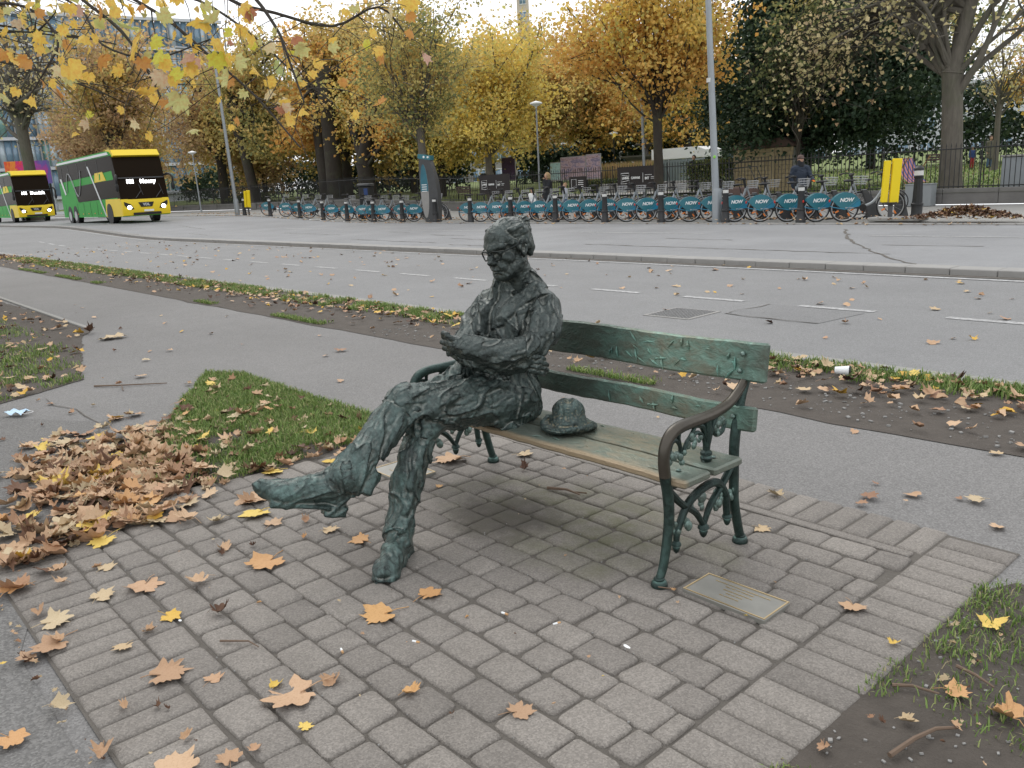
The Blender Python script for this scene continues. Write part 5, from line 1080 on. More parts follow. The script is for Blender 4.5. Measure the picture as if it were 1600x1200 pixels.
# twigs, butts, pebbles, droppings, mask, cup
def twig(pts, r, label, side=()):
    g = MB(); g.tube([Vector(p) for p in pts], crr([r, r * .5], len(pts) - 1) if len(pts) > 2 else [r, r * .6], 6)
    for p in side: g.tube([Vector(q) for q in p], r * .5, 5)
    return tag(g.build('twig', MT['twig']), label, 'twig')
twig([(-7.75, 1.88, .012), (-7.55, 2.05, .016), (-7.3, 2.35, .012)], .008, 'long thin forked twig lying on the path left of the grass patch', [[(-7.55, 2.05, .014), (-7.35, 2.0, .01)]])
twig([(-.82, 1.96, .02), (-.80, 2.06, .028), (-.78, 2.15, .022), (-.74, 2.2, .02)], .008, 'stout pale twig on the dark soil at the bottom right corner')
twig([(-.955, 2.27, .02), (-.91, 2.30, .024), (-.84, 2.32, .02)], .006, 'short twig beside the right border of the paving')
twig([(-.86, 2.5, .02), (-.80, 2.48, .026), (-.74, 2.46, .02)], .006, 'twig on the soil above the orange leaf at the lower right')
twig([(-2.92, 2.72, .03), (-2.82, 2.76, .034), (-2.73, 2.76, .03)], .008, 'dark crooked twig on the mossy stones under the bench', [[(-2.78, 2.765, .03), (-2.72, 2.80, .028)]])
twig([(-1.86, 2.27, .03), (-1.84, 2.27, .03), (-1.80, 2.29, .03)], .004, 'slip of twig at the left corner of the bronze plaque')
twig([(-2.72, .92, .028), (-2.64, .99, .03), (-2.58, 1.0, .028)], .004, 'thin twig in a joint near the bottom edge of the paving')
for (x, y, rz, lab) in ((-2.22, 1.41, .4, 'cigarette end on the paving between two stones near the middle front'), (-1.95, 1.83, 1.2, 'cigarette end standing out orange against the paving stones'), (-2.36, 1.20, -.3, 'white paper slip in the joint in front of the planted boot'), (-2.14, 1.75, .2, 'pale cigarette end below the planted boot')):
    r = empty('cigarette_end', (x, y, .018), rz, lab, 'cigarette end'); g = MB(); g.tube([(-.012, 0, 0), (.004, 0, 0)], .004, 8); g.build('paper', MT['wletter'], r); g = MB(); g.tube([(.0042, 0, 0), (.016, 0, 0)], .0041, 8); g.build('filter', MT['oleaf'], r)
g = MB(); rr = random.Random(2)
for k in range(1100):
    x, y = (rr.uniform(-1.0, .9), rr.uniform(.8, 3.1)) if k % 2 else (rr.uniform(-8, -1), rr.uniform(4.8, 5.5)); r = rr.uniform(.002, .007) if k % 6 else rr.uniform(.007, .014); g.box((x, y, .007 + r * .2), (r * 2, r * rr.uniform(1, 1.8), r * rr.uniform(.5, 1)), rz=rr.uniform(0, 3), rx=rr.uniform(-.4, .4))
for k in range(260):
    x = rr.uniform(-4.3, -1.3); y = .735 + .1425 * rr.randint(0, 17) + rr.uniform(-.006, .006); r = rr.uniform(.0015, .004); g.ball((x, y, .016), r, 5, 3)
tag(g.build('gravel', MT['stone']), kind='stuff')
for (x, y, s_) in ((-1.672, 1.893, .018), (-1.655, 1.90, .010), (-2.2, .95, .006), (-3.0, .88, .010)):
    g = MB(); g.ball((0, 0, 0), (s_, s_ * .55, .0015), 9, 4); g.build('bird_dropping', MT['wletter'], None, (x, y, .016)); 
for i, o in enumerate([o for o in bpy.data.objects if o.name.startswith('bird_dropping')]): tag(o, ['white bird dropping splash on the paving left of the right border', 'smaller white spot touching the bird dropping splash', 'tiny white spot on the lower left paving', 'white smear under the rolled leaf at the lower left'][i], 'dropping')
m = empty('face_mask', (-7.2, 1.17, .02), .6, 'pale blue crumpled face mask lying by the left lawn', 'face mask'); g = MB(); V = []; F = []
mmat = simple('mask_blue', (.50, .66, .80), .8, 0, .05)
for i in range(9):
    for j in range(6): V.append(((i - 4) * .022, (j - 2.5) * .019, .012 + .014 * sin(i * 1.3) * cos(j * 1.1) + .006 * (j % 2)))
for i in range(8):
    for j in range(5): q = i * 6 + j; F.append((q, q + 6, q + 7, q + 1))
sh = npmesh('mask_cloth', np.array(V), np.array(F), smooth=True); link('mask_cloth', sh, mmat, m); g.tube(cr([(.088, .04, .015), (.13, .03, .01), (.12, -.03, .01), (.088, -.04, .015)], 4), .0015, 5); g.build('ear_loop', MT['wletter'], m)
c = empty('paper_cup', (-2.95, 5.80, .055), .4, 'crushed white paper cup lying in the verge grass right of the bench', 'cup'); g = MB(); g.lathe([(.026, -.05), (.037, .05), (.038, .052), (.034, .05), (.024, -.045)], (0, 0, 0), 14, 'X'); g.build('cup_body', MT['wletter'], c); g = MB(); g.lathe([(.040, .050), (.041, .055), (.036, .060), (.02, .061)], (0, 0, 0), 14, 'X'); g.build('cup_lid', MT['dark'], c)
# ------------------------------------------------------------------ bollards, railings, hire bikes, terminal, boxes
PZ = .03
bl = empty('bollard', (0, 0, 0)); g = MB(); g.lathe([(.135, 0), (.135, .09), (.115, .12), (.112, .30), (.105, .33), (.125, .345), (.125, .385), (.100, .40), (.082, .80), (.090, .82), (.090, .85), (.066, .865)], n=14); g.build('post', MT['bollard'], bl)
g = MB(); g.lathe([(.0835, .865), (.0835, .955)], n=14); g.build('band', MT['band'], bl); g = MB(); g.lathe([(.066, .955), (.088, .962), (.082, .985), (.05, 1.01), (.02, 1.02)], n=14); g.build('cap', MT['bollard'], bl)
BW = ['first bollard left of the standing man in the black snood', 'bollard in front of the lamp post base', 'bollard between the banner and the lamp post', 'bollard right of the boy in the grey top', 'bollard in front of the woman in black', 'first bollard right of the statue\'s head gap', 'bollard right of the terminal\'s neighbour', 'bollard touching the ticket terminal\'s left side', 'third bollard left of the terminal', 'fourth bollard left of the terminal', 'fifth bollard left of the terminal', 'sixth bollard left of the terminal', 'seventh bollard left of the terminal', 'eighth bollard left of the terminal', 'last bollard beside the small yellow box']
bpx = [-12.28, -14.75, -17.2, -19.65, -22.1, -24.6, -27.15, -29.65, -32.2, -34.7, -37.2, -39.7, -42.3, -46.0, -49.6]
BL2 = ['directly below the standing man in the snood', 'in front of the tall lamp post', 'below the right end of the big banner', 'below the left end of the big banner', 'below the boy in the grey top', 'just right of the statue\'s head', 'behind the statue\'s head, right of the terminal\'s neighbour', 'standing next to the terminal on its right', 'standing next to the terminal on its left', 'second to the left of the terminal', 'third to the left of the terminal', 'fourth to the left of the terminal', 'fifth to the left of the terminal', 'sixth to the left of the terminal', 'farthest left, beside the small yellow box']
for i, x in enumerate(bpx):
    o = bl if i == 0 else copy_tree(bl); o.location = (x, yk(x) + .32, zr(x) + PZ); tag(o, 'black iron bollard with a white band, ' + BL2[i], 'bollard', 'bollards along the far kerb')
b2 = empty('bollard', (-9.62, 22.55, PZ), 0, 'stout black fluted bollard with domed cap at the right end of the bikes', 'bollard'); g = MB()
g.lathe([(.17, 0), (.17, .10), (.135, .16), (.135, .36), (.15, .37), (.15, .42), (.125, .44), (.10, 1.05), (.115, 1.07), (.115, 1.11), (.094, 1.13)], n=16)
for k in range(8): a = k * pi / 4; g.tube([(.118 * cos(a), .118 * sin(a), .45), (.098 * cos(a), .098 * sin(a), 1.04)], .012, 5)
g.build('post', MT['iron'], b2); g = MB(); g.lathe([(.112, 1.13), (.112, 1.25)], n=16); g.build('band', MT['band'], b2); g = MB(); g.lathe([(.10, 1.25), (.125, 1.26), (.12, 1.31), (.07, 1.36), (.03, 1.38)], n=16); g.build('cap', MT['iron'], b2)

# hire bike -----------------------------------------------------------
def wheel(parent, x, back):
    w_ = MB(); R_ = .345; w_.tube([(x + R_ * cos(a), 0, R_ + .01 + R_ * sin(a)) for a in [2 * pi * i / 28 for i in range(28)]], .020, 6, closed=True); t = w_.build('tyre', MT['dark'], parent)
    w_ = MB(); w_.tube([(x + .315 * cos(a), 0, R_ + .01 + .315 * sin(a)) for a in [2 * pi * i / 28 for i in range(28)]], .014, 6, closed=True); w_.build('rim', MT['alu'], t)
    w_ = MB()
    for k in range(14): a = 2 * pi * k / 14; w_.tube([(x + .03 * cos(a + .4), .02 * (-1) ** k, R_ + .01 + .03 * sin(a + .4)), (x + .31 * cos(a), 0, R_ + .01 + .31 * sin(a))], .0028, 4)
    w_.lathe([(.045, -.05), (.052, -.03), (.052, .03), (.045, .05)], (x, 0, R_ + .01), 12, 'Y'); w_.build('hub', MT['alu'] if not back else MT['dark'], t)
    for a in (3.6, 5.3): w_ = MB(); w_.box((x + .20 * cos(a), 0, R_ + .01 + .20 * sin(a)), (.09, .02, .035), ry=-a); w_.build('reflector', MT['orange'], t)
    return t
bk = empty('hire_bike', (0, 0, 0)); hz = .355
wheel(bk, 0, True); wheel(bk, 1.14, False)
f = MB(); sec = [(cos(a) * .385, sin(a) * .385) for a in [radians(q) for q in range(28, 150, 11)]]
poly = [(x, z + hz) for x, z in sec] + [(-.20, hz + .075), (-.045, hz - .045), (.05, hz - .045), (.20, hz + .075)]
for s_ in (-1, 1): f.prism([(x, z) if s_ == -1 else (x, z) for x, z in poly], .008, (0, .062 * s_, 0), (1, 0, 0), (0, 0, 1))
V = [(x, y, z) for (x, z) in [(a * 1.0, b + hz) for a, b in sec] for y in (-.066, .066)]; f.add(V, [(2 * i, 2 * i + 1, 2 * i + 3, 2 * i + 2) for i in range(len(sec) - 1)])
rf = f.build('rear_shroud', MT['teal'], bk)
f = MB(); f.prism([(.09, hz - .04), (.385, hz + .04), (.36, hz + .17), (.29, hz + .215)], .140, (0, .073, 0), (1, 0, 0), (0, 0, 1)); f.tube([(-.37, -.07, hz + .06), (-.30, -.07, hz + .03), (-.02, -.07, hz - .03)], .012, 6); f.tube([(.02, -.07, hz - .03), (.34, -.07, hz + .21)], .010, 6); f.build('skirt_panel', MT['teal2'], rf)
NOWM = text_mesh('NOW', .130, .003, .25, .004, spacing=.92); NOWM.materials.append(MT['wletter']); t = link('lettering', NOWM, None, rf, (.02, -.072, hz + .195), (pi / 2, 0, 0))
tb = MB(); tb.ball((-.375, 0, hz + .19), (.025, .03, .04), 8, 5); tb.build('tail_lamp', MT['red'], bk)
f = MB(); f.tube(cr([(0, -.045, hz), (.30, -.03, hz + .0), (.48, 0, hz + .02), (.70, 0, hz + .12), (.88, 0, hz + .37), (.95, 0, hz + .60)]), .034, 8); f.tube([(.30, 0, hz + .02), (.18, 0, hz + .42)], .022, 8); f.tube([(.95, 0, hz + .60), (1.06, 0, hz + .28)], .026, 8); f.tube([(1.06, -.055, hz + .30), (1.14, -.055, hz)], .014, 6); f.tube([(1.06, .055, hz + .30), (1.14, .055, hz)], .014, 6); f.box((1.06, 0, hz + .30), (.06, .14, .04)); f.build('frame', MT['galv'], bk)
f = MB(); f.tube([(.21, 0, hz + .36), (.13, 0, hz + .62)], .016, 8); f.build('seat_post', MT['dark'], bk)
f = MB(); f.ball((.06, 0, hz + .665), (.13, .09, .035), 12, 6); f.tube([(.10, 0, hz + .67), (.25, 0, hz + .665)], [.055, .022], 8, flat=.5); f.build('saddle', MT['dark'], bk)
f = MB(); f.tube([(.93, 0, hz + .56), (.88, 0, hz + .78)], .036, 8); f.ball((.88, 0, hz + .80), (.07, .055, .04), 10, 6)
f.tube(cr([(.72, -.27, hz + .80), (.82, -.26, hz + .83), (.90, -.10, hz + .82), (.91, 0, hz + .80), (.90, .10, hz + .82), (.82, .26, hz + .83), (.72, .27, hz + .80)], 4), .014, 6); f.tube([(.69, -.27, hz + .79), (.80, -.265, hz + .825)], .021, 7); f.tube([(.69, .27, hz + .79), (.80, .265, hz + .825)], .021, 7); f.build('handlebar', MT['dark'], bk)
f = MB()
for z, s_ in ((.56, .85), (.62, .9), (.68, .95), (.745, 1.)): f.tube([(1.00, -.17 * s_, hz + z), (1.00 + .27 * s_, -.15 * s_, hz + z), (1.00 + .27 * s_, .15 * s_, hz + z), (1.00, .17 * s_, hz + z)], .005, 4, closed=True)
for k in range(15):
    a = [(1.0, -.17), (1.09, -.165), (1.18, -.155), (1.27, -.15), (1.27, -.09), (1.27, -.03), (1.27, .03), (1.27, .09), (1.27, .15), (1.18, .155), (1.09, .165), (1.0, .17), (1.0, .08), (1.0, 0), (1.0, -.08)][k]
    f.tube([(a[0], a[1], hz + .745), (1.0 + (a[0] - 1) * .85, a[1] * .85, hz + .53)], .0035, 4)
f.build('basket', MT['alu'], bk)
f = MB()
for k in range(26):
    if 18 <= k <= 22: continue
sec2 = [(1.14 + cos(radians(a)) * .372, hz + sin(radians(a)) * .372) for a in range(25, 170, 12)]; f.add([(x, y, z) for x, z in sec2 for y in (-.03, .03)], [(2 * i, 2 * i + 1, 2 * i + 3, 2 * i + 2) for i in range(len(sec2) - 1)]); f.build('mudguard', MT['alu'], bk)
f = MB(); f.lathe([(.09, -.004), (.09, .004)], (.43, -.075, hz - .01), 16, 'Y'); f.box((.46, -.095, hz - .09), (.03, .012, .17), ry=.4); f.box((.42, .085, hz + .06), (.03, .012, .17), ry=.4); f.box((.49, -.13, hz - .165), (.10, .07, .02)); f.box((.39, .12, hz + .14), (.10, .07, .02)); f.build('crank', MT['dark'], bk)
f = MB(); f.tube([(.03, -.04, hz), (.43, -.06, hz - .01)], .022, 6); f.build('chain_case', MT['dark'], bk)
dk = empty('docking_post', (0, 0, 0)); f = MB(); f.prism([(-.17, 0), (.17, 0), (.04, .46), (-.22, .80), (-.34, .80), (-.20, .42)], .13, (0, .065, 0), (1, 0, 0), (0, 0, 1)); f.build('body', MT['dock'], dk); f = MB(); f.box((-.28, 0, .806), (.12, .10, .012)); f.build('top_plate', MT['alu'], dk)
BXS = [-11.18, -11.98, -12.86, -13.76, -14.62, -15.44, -16.3, -17.1, -18.05, -18.93, -19.83, -20.68, -21.56, -22.45, -23.3, -24.15, -25.0, -25.85, -26.85, -27.7, -31.7, -32.75, -34.4, -35.25, -36.2, -37.7, -39.3, -41.8, -43.1, -44.6, -47.0]
HD = radians(48)
BLB = ['nearest of the row, in front of the yellow box', 'second from the yellow box', 'below the standing man in the snood', 'first left of the standing man', 'second left of the standing man', 'just right of the tall lamp post', 'just left of the tall lamp post', 'below the right end of the big banner', 'below the big banner\'s small print', 'below the middle of the big banner', 'below the left end of the big banner', 'left of the big banner', 'right of the boy in the grey top', 'in front of the boy in the grey top', 'in front of the woman in black', 'in front of the small child', 'right of the statue\'s hair', 'behind the statue\'s crown', 'left of the statue\'s hair', 'first right of the terminal', 'first left of the terminal', 'second left of the terminal', 'third left of the terminal', 'fourth left of the terminal', 'fifth left of the terminal', 'sixth left of the terminal', 'seventh left of the terminal', 'eighth left of the terminal', 'ninth left of the terminal', 'third from the far left end', 'last at the far left end']
for i, x in enumerate(BXS):
    o = bk if i == 0 else copy_tree(bk); y = yk(x) + .62; o.location = (x, y, zr(x) + PZ + .0); o.rotation_euler = (rnd.uniform(-.05, .05), 0, HD + rnd.uniform(-.17, .17)); o.scale = (1.06,) * 3
    tag(o, 'teal hire bike, ' + BLB[i], 'bicycle', 'teal hire bikes in their docks')
    d = dk if i == 0 else copy_tree(dk); d.location = (x + cos(HD) * 1.55, y + sin(HD) * 1.55, zr(x) + PZ); d.rotation_euler = (0, 0, HD); tag(d, 'docking post of the bike ' + BLB[i], 'docking post', 'docking posts of the hire bikes')

# low kerb island, yellow covered boxes
g = MB(); g.box((0, 0, .09), (1.35, .55, .10), rz=-.016, bev=.02); tag(g.build('kerb_island', MT['conc'], None, (-9.75, 21.75, .02)), 'raised concrete kerb end under the nearest yellow box', 'kerb')
def ybox(x, y, s_, rz, lab):
    r = empty('yellow_box', (x, y, PZ + zr(x)), rz, lab, 'yellow box'); g = MB(); g.tube([(0, 0, 0), (0, 0, .45 * s_)], .06 * s_, 8); g.lathe([(.01, .38 * s_), (.18 * s_, .5 * s_)], n=10); g.build('post', MT['dock'], r)
    g = MB(); g.box((.09 * s_, 0, 1.03 * s_), (.22 * s_, .11 * s_, 1.10 * s_), ry=.045, bev=.01); g.build('front_cover', MT['yellow'], r); g = MB(); g.box((-.14 * s_, .02, 1.02 * s_), (.15 * s_, .12 * s_, 1.04 * s_), ry=.045, bev=.01); g.build('side_cover', MT['yellow'], r); return r
ybox(-9.95, 21.75, 1., .75, 'tall bright yellow wrapped box on a post at the right end of the bikes'); ybox(-49.3, 22.2, .93, .75, 'small bright yellow wrapped box at the far left end of the bikes')

# bike station terminal
tm = empty('terminal', (-30.1, 21.75, PZ), radians(28), 'tall dark grey curved ticket terminal with teal top between the hire bikes', 'terminal')
side = [(.0, 0), (.62, 0), (.66, .6), (.66, 1.2), (.60, 1.8), (.46, 2.35), (.38, 2.62), (-.12, 2.72), (-.16, 2.0), (-.14, 1.0), (-.08, .4)]
g = MB(); g.prism(side, .34, (-.1, .17, 0), (1, 0, 0), (0, 0, 1)); g.build('casing', MT['dock'], tm)
g = MB(); g.prism([(-.17, 2.70), (.42, 2.60), (.45, 2.78), (-.15, 2.88)], .36, (-.1, .18, 0), (1, 0, 0), (0, 0, 1)); g.build('head_sign', MT['teal'], tm)
g = MB(); g.ball((.03, -.19, 2.74), (.05, .008, .05), 10, 6); g.build('emblem', MT['wletter'], tm); g = MB(); g.ball((.22, -.19, 2.72), (.05, .008, .045), 10, 6); g.build('emblem', MT['wletter'], tm)
ov = lambda z0, z1, wd: [(.06 + wd * cos(a) * .5, (z0 + z1) / 2 + (z1 - z0) / 2 * sin(a)) for a in [2 * pi * i / 20 for i in range(20)]]
mblue = simple('terminal_blue', (.03, .14, .19), .35, 0, .4, 3)
g = MB(); g.prism(ov(.18, 2.45, .38), .012, (-.1, -.168, 0), (1, 0, 0), (0, 0, 1)); g.build('front_panel', MT['kerb'], tm); g = MB(); g.prism([q for q in ov(.18, 2.45, .36) if q[1] > 1.22], .012, (-.1, -.178, 0), (1, 0, 0), (0, 0, 1)); g.build('map_panel', mblue, tm)
g = MB()
for i in range(4): g.box((-.04, -.192, 1.32 + .09 * i), (.24, .004, .03))
g.build('notice', MT['wletter'], tm)
# lamp posts
def post(name, x, y, z, h, r0, r1, lean, mat, lab, cat='lamp post', head=None):
    o = empty(name, (x, y, z), 0, lab, cat); g = MB(); lx, ly = lean; g.lathe([(r0 * 1.25, 0), (r0 * 1.25, .9 if h > 5 else .2), (r0, 1. if h > 5 else .25)], n=10); g.tube([(0, 0, 0), (lx * .5, ly * .5, h * .5), (lx, ly, h)], [r0, (r0 + r1) / 2, r1], 10); g.build('pole', mat, o)
    if head == 'arm': g = MB(); g.tube([(lx, ly, h), (lx, ly - .5, h + .3), (lx, ly - 1.6, h + .4)], .045, 6); g.box((lx, ly - 1.9, h + .4), (.22, .7, .12), bev=.03); g.build('lantern', MT['galv'], o)
    if head == 'bowl': g = MB(); g.lathe([(.03, 0), (.06, .1), (.22, .18), (.32, .24), (.30, .30), (.10, .36), (.03, .38)], (lx, ly, h - .05), 14); g.build('lantern', MT['wletter'], o)
    return o
p_ = post('lamp_post', -15.15, 21.62, PZ, 9.5, .115, .075, (-.50, 0, ), MT['galv'], 'tall galvanised lamp post rising out of frame behind the hire bikes', head='arm'); g = MB(); g.lathe([(.112, 4.05), (.112, 4.17)], (-.25, 0, 0), 12); g.build('sticker_band', MT['band'], p_)
g = MB(); g.ball((-.02, -.105, 1.92), (.05, .012, .05), 8, 5); g.build('sticker', simple('lime_sticker', (.25, .6, .08), .5), p_)
post('lamp_post', -50.75, 22.1, PZ + zr(-50), 9.3, .12, .07, (-.5, 0), MT['galv'], 'grey lamp post leaning left beside the small yellow box', head='arm')
post('sign_post', -25.2, 30.4, .45, 5.9, .07, .06, (-.15, 0), MT['galv'], 'thin pale grey pole in front of the maple trunk', 'pole')
post('lamp_post', -32.4, 30.6, .45, 4.7, .05, .04, (0, 0), MT['galv'], 'slim park lamp with a white bowl head above the woman in black', head='bowl')
post('lamp_post', -65.4, 25.6, .5, 4.3, .06, .045, (-.2, 0), MT['galv'], 'slim lamp with a white bowl head behind the front coach', head='bowl')
post('lamp_post', -40., 45., .8, 3.4, .05, .04, (0, 0), MT['iron'], 'dark park lamp with a small lantern between the reeds and the evergreen', head='bowl')
post('lamp_post', -139, 33, .9, 18, .16, .09, (-.6, 0), MT['galv'], 'tall thin mast behind the roof of the front coach', 'mast')
# litter bin / parking meter
r = empty('street_bin', (-37.4, 23.2, PZ), .5, 'dark street bin with a small blue and red badge left of the terminal', 'bin'); g = MB(); g.box((0, 0, .85), (.62, .5, 1.7), bev=.06); g.build('body', MT['iron'], r); g = MB(); g.box((0, 0, 1.76), (.72, .56, .14), bev=.05); g.build('hood', MT['dock'], r); g = MB(); g.box((.12, -.255, 1.42), (.22, .012, .32), bev=.004); g.build('badge', MT['bluec'], r)

# plinth wall and railings ------------------------------------------------
FY = lambda x: yk(x) + 8.55
pw = empty('plinth_wall', (-12, FY(-12), 0)); tag(pw, 'low grey stone plinth wall carrying the park railings', 'wall')
x = 2.; k = 0
while x > -112:
    L_ = 1.72 if x > -60 else 4; g = MB(); g.box((0, 0, .32), (L_ - .012, .42, .50), bev=.012); o = g.build('stone', MT['plinth'], pw, (x - L_ / 2 + 12, FY(x) - FY(-12), zr(x)), (0, 0, -.0164)); x -= L_
rail = empty('railings', (-12, FY(-12), .56)); tag(rail, 'black iron park railings with spiked bars behind the hire bikes', 'railings')
g = MB(); g.tube([(0, 0, 0), (0, 0, 1.34)], .0125, 6); g.tube([(0, 0, 1.34), (0, 0, 1.37), (0, 0, 1.47)], [.016, .019, .002], 5); g.tube([(0, 0, .02), (0, 0, .10)], [.022, .014], 6); barm = g.mesh('railing_bar', True); barm.materials.append(MT['iron'])
x = -3.; nb = 0; rest = []
while x > -110:
    if nb < 295: o = link('bar', barm, None, rail, (x + 12, FY(x) - FY(-12), zr(x))); nb += 1
    else: rest.append(x)
    x -= .152
g = MB()
for x in rest: g.box((x + 12, FY(x) - FY(-12), .72 + zr(x)), (.024, .024, 1.44))
tag(g.build('far_bars', MT['iron'], rail), kind='stuff')
g = MB(); xs = list(range(-3, -112, -3)); g.tube([(x + 12, FY(x) - FY(-12), 1.27 + zr(x)) for x in xs], .021, 6); g.build('rail', MT['iron'], rail); g = MB(); g.tube([(x + 12, FY(x) - FY(-12), .07 + zr(x)) for x in xs], .019, 6); g.build('rail', MT['iron'], rail)
for k in range(34):
    x = -4.3 - 3.2 * k; g = MB(); g.tube([(0, 0, -.02), (0, 0, .12), (0, 0, 1.40)], [.034, .026, .022], 8); g.ball((0, 0, 1.43), .03, 7, 5); g.tube([(0, .02, 1.1), (0, .22, .5), (0, .30, .0)], .012, 5); g.build('post', MT['iron'], rail, (x + 12, FY(x) - FY(-12), zr(x)))
# banners on the railings
def banner(x0, x1, z0, z1, lab, s_):
    y = FY((x0 + x1) / 2) - .07; r = empty('banner', ((x0 + x1) / 2, y, z0), -.0164, lab, 'banner'); W_, H_ = abs(x1 - x0), z1 - z0
    g = MB(); V = []; n = 12
    for i in range(n + 1):
        for j in range(5): V.append((-W_ / 2 + W_ * i / n, .012 * sin(i * 1.1) * (1 - abs(j / 2 - 1) * .4), H_ * j / 4))
    F = [(i * 5 + j, i * 5 + 5 + j, i * 5 + 6 + j, i * 5 + 1 + j) for i in range(n) for j in range(4)]; b = link('sheet', npmesh('sheet', np.array(V), np.array(F), smooth=True), BANM, r)
    def tx(body, size, lx, lz, bold=.004): m_ = text_mesh(body, size, .001, 0, bold, 'LEFT'); m_.materials.append(MT['wletter']); link('lettering', m_, None, r, (lx * W_ - W_ / 2, -.03, lz * H_), (pi / 2, 0, 0))
    tx('LIVING', .135 * s_, .115, .50, .008); tx('CANVAS', .135 * s_, .315, .50, .008); tx('IMT', .15 * s_, .615, .46, .008); 
    for a_, b_, c_ in ((.69, .61, .15), (.79, .515, .09), (.78, .445, .07)): g = MB(); [g.box((a_ * W_ - W_ / 2 + (k_ - 2) * c_ * W_ / 5, -.03, b_ * H_), (c_ * W_ / 5 * .8, .004, .022)) for k_ in range(5)]; g.build('small_print', MT['wletter'], r)
    g = MB(); f = lambda a, c: (a * W_ - W_ / 2, -.03, c * H_)
    for P in ([(.09, .72), (.09, .26), (.27, .26), (.27, .40), (.105, .34), (.105, .64), (.27, .58), (.27, .72)],): g.tube([f(*q) for q in P], .014 * s_, 4, closed=True)
    g.build('emblem', MT['wletter'], r); g = MB(); g.box(f(.575, .5), (.02 * s_, .006, .42 * H_)); g.build('divider', MT['wletter'], r); return r
BANM = simple('banner_brown', (.020, .015, .015), .7, 0, .15)
banner(-26.35, -23.65, .93, 1.93, 'large dark banner with white LIVING CANVAS lettering on the railings', 1.); banner(-36.6, -34.0, .95, 1.98, 'smaller-looking LIVING CANVAS banner on the railings right of the terminal', .95)
r = empty('notice_board', (-28.9, FY(-28.9) - .1, 1.0), 0, 'small dark notice board on the railings between boy and big banner', 'notice board'); g = MB(); g.box((0, 0, .32), (1.1, .05, .62), bev=.01); g.build('board', BANM, r); g = MB()
for i in range(4): g.box((.22, -.03, .16 + .09 * i), (.34, .008, .025))
g.tube([(-.40, -.03, .12), (-.08, -.03, .12), (-.08, -.03, .5), (-.40, -.03, .5)], .012, 4, closed=True); g.build('print', MT['wletter'], r)
# electric box, grey cabinet
r = empty('utility_box', (-12.35, FY(-12.35) - .52, PZ), -.0164, 'grey electricity box with a yellow warning triangle against the plinth wall', 'utility box'); g = MB(); g.box((0, 0, .36), (.86, .42, .70), bev=.01); g.build('cabinet', MT['grey'], r); g = MB(); g.box((0, 0, .725), (.90, .46, .03), bev=.006); g.build('lid', MT['grey'], r)
g = MB(); g.prism([(-.11, .32), (.11, .32), (0, .53)], .008, (.06, -.213, 0), (1, 0, 0), (0, 0, 1)); wy = simple('warning_yellow', (.75, .42, .02), .5); g.build('warning_sign', wy, r); g = MB(); g.box((.06, -.214, .22), (.22, .008, .14)); g.build('warning_plate', wy, r)
g = MB(); g.prism([(.00, .36), (.015, .42), (.03, .42), (.0, .49), (-.01, .43), (-.025, .43)], .006, (.06, -.222, 0), (1, 0, 0), (0, 0, 1)); g.tube([(-.05, -.222, .327), (.17, -.222, .327), (.06, -.222, .525)], .006, 4, closed=True); g.build('bolt_symbol', MT['dark'], r)
g = MB()
for i in range(3): g.box((.06, -.220, .18 + .035 * i), (.17, .004, .010))
g.build('text_line', MT['dark'], r)
r = empty('stone_cabinet', (-9.0, FY(-9) + 1.3, .45), 0, 'large blue-grey block cabinet behind the railings at the right edge', 'cabinet'); g = MB(); g.box((0, 0, .52), (2.6, 1.4, 1.04), bev=.02); g.build('body', MT['galv'], r); g = MB(); g.box((0, 0, 1.07), (2.7, 1.5, .06), bev=.02); g.build('top', MT['kerb'], r)
# ------------------------------------------------------------------ trees
PAL = dict(
    yellow=[(.70, .47, .05), (.78, .58, .09), (.56, .42, .09), (.46, .44, .10), (.64, .36, .06)],
    orange=[(.68, .33, .05), (.62, .26, .04), (.72, .44, .07), (.56, .24, .05), (.60, .44, .09)],
    gold=[(.62, .39, .08), (.54, .32, .07), (.44, .35, .09), (.68, .48, .12), (.30, .28, .07), (.44, .23, .07)],
    olive=[(.17, .18, .05), (.32, .28, .07), (.46, .34, .08), (.12, .15, .045), (.56, .40, .08)],
    brown=[(.36, .22, .10), (.46, .29, .12), (.28, .16, .08), (.54, .38, .15), (.48, .26, .12)],
    pale=[(.56, .49, .20), (.62, .54, .23), (.44, .38, .16), (.38, .26, .13)],
    dark=[(.020, .042, .022), (.034, .062, .030), (.055, .085, .042), (.014, .030, .016)],
    dkolive=[(.06, .09, .03), (.11, .14, .04), (.20, .20, .06), (.04, .065, .025)])
def limb(mb, a, b, r0, r1, q, bend=.18, n=7, sag=0.):
    a, b = Vector(a), Vector(b); d = b - a; L_ = d.length; s = Vector((q.uniform(-1, 1), q.uniform(-1, 1), q.uniform(-.5, .8))); s = (s - d * s.dot(d) / max(L_ * L_, 1e-6)); m = a.lerp(b, .5) + s * L_ * bend
    P = []; w1, w2 = q.uniform(0, 6), q.uniform(0, 6)
    for i in range(n + 1):
        t = i / n; p = a * (1 - t) ** 2 + m * 2 * t * (1 - t) + b * t * t; j = L_ * .022 * sin(pi * t); p += Vector((sin(t * 9 + w1) * j, cos(t * 8 + w2) * j, -sag * t * t * L_)); P.append(p)
    mb.tube(P, [r0 + (r1 - r0) * (i / n) ** .8 for i in range(n + 1)], 8 if r0 > .08 else 5 if r0 > .025 else 3, caps=False); return P
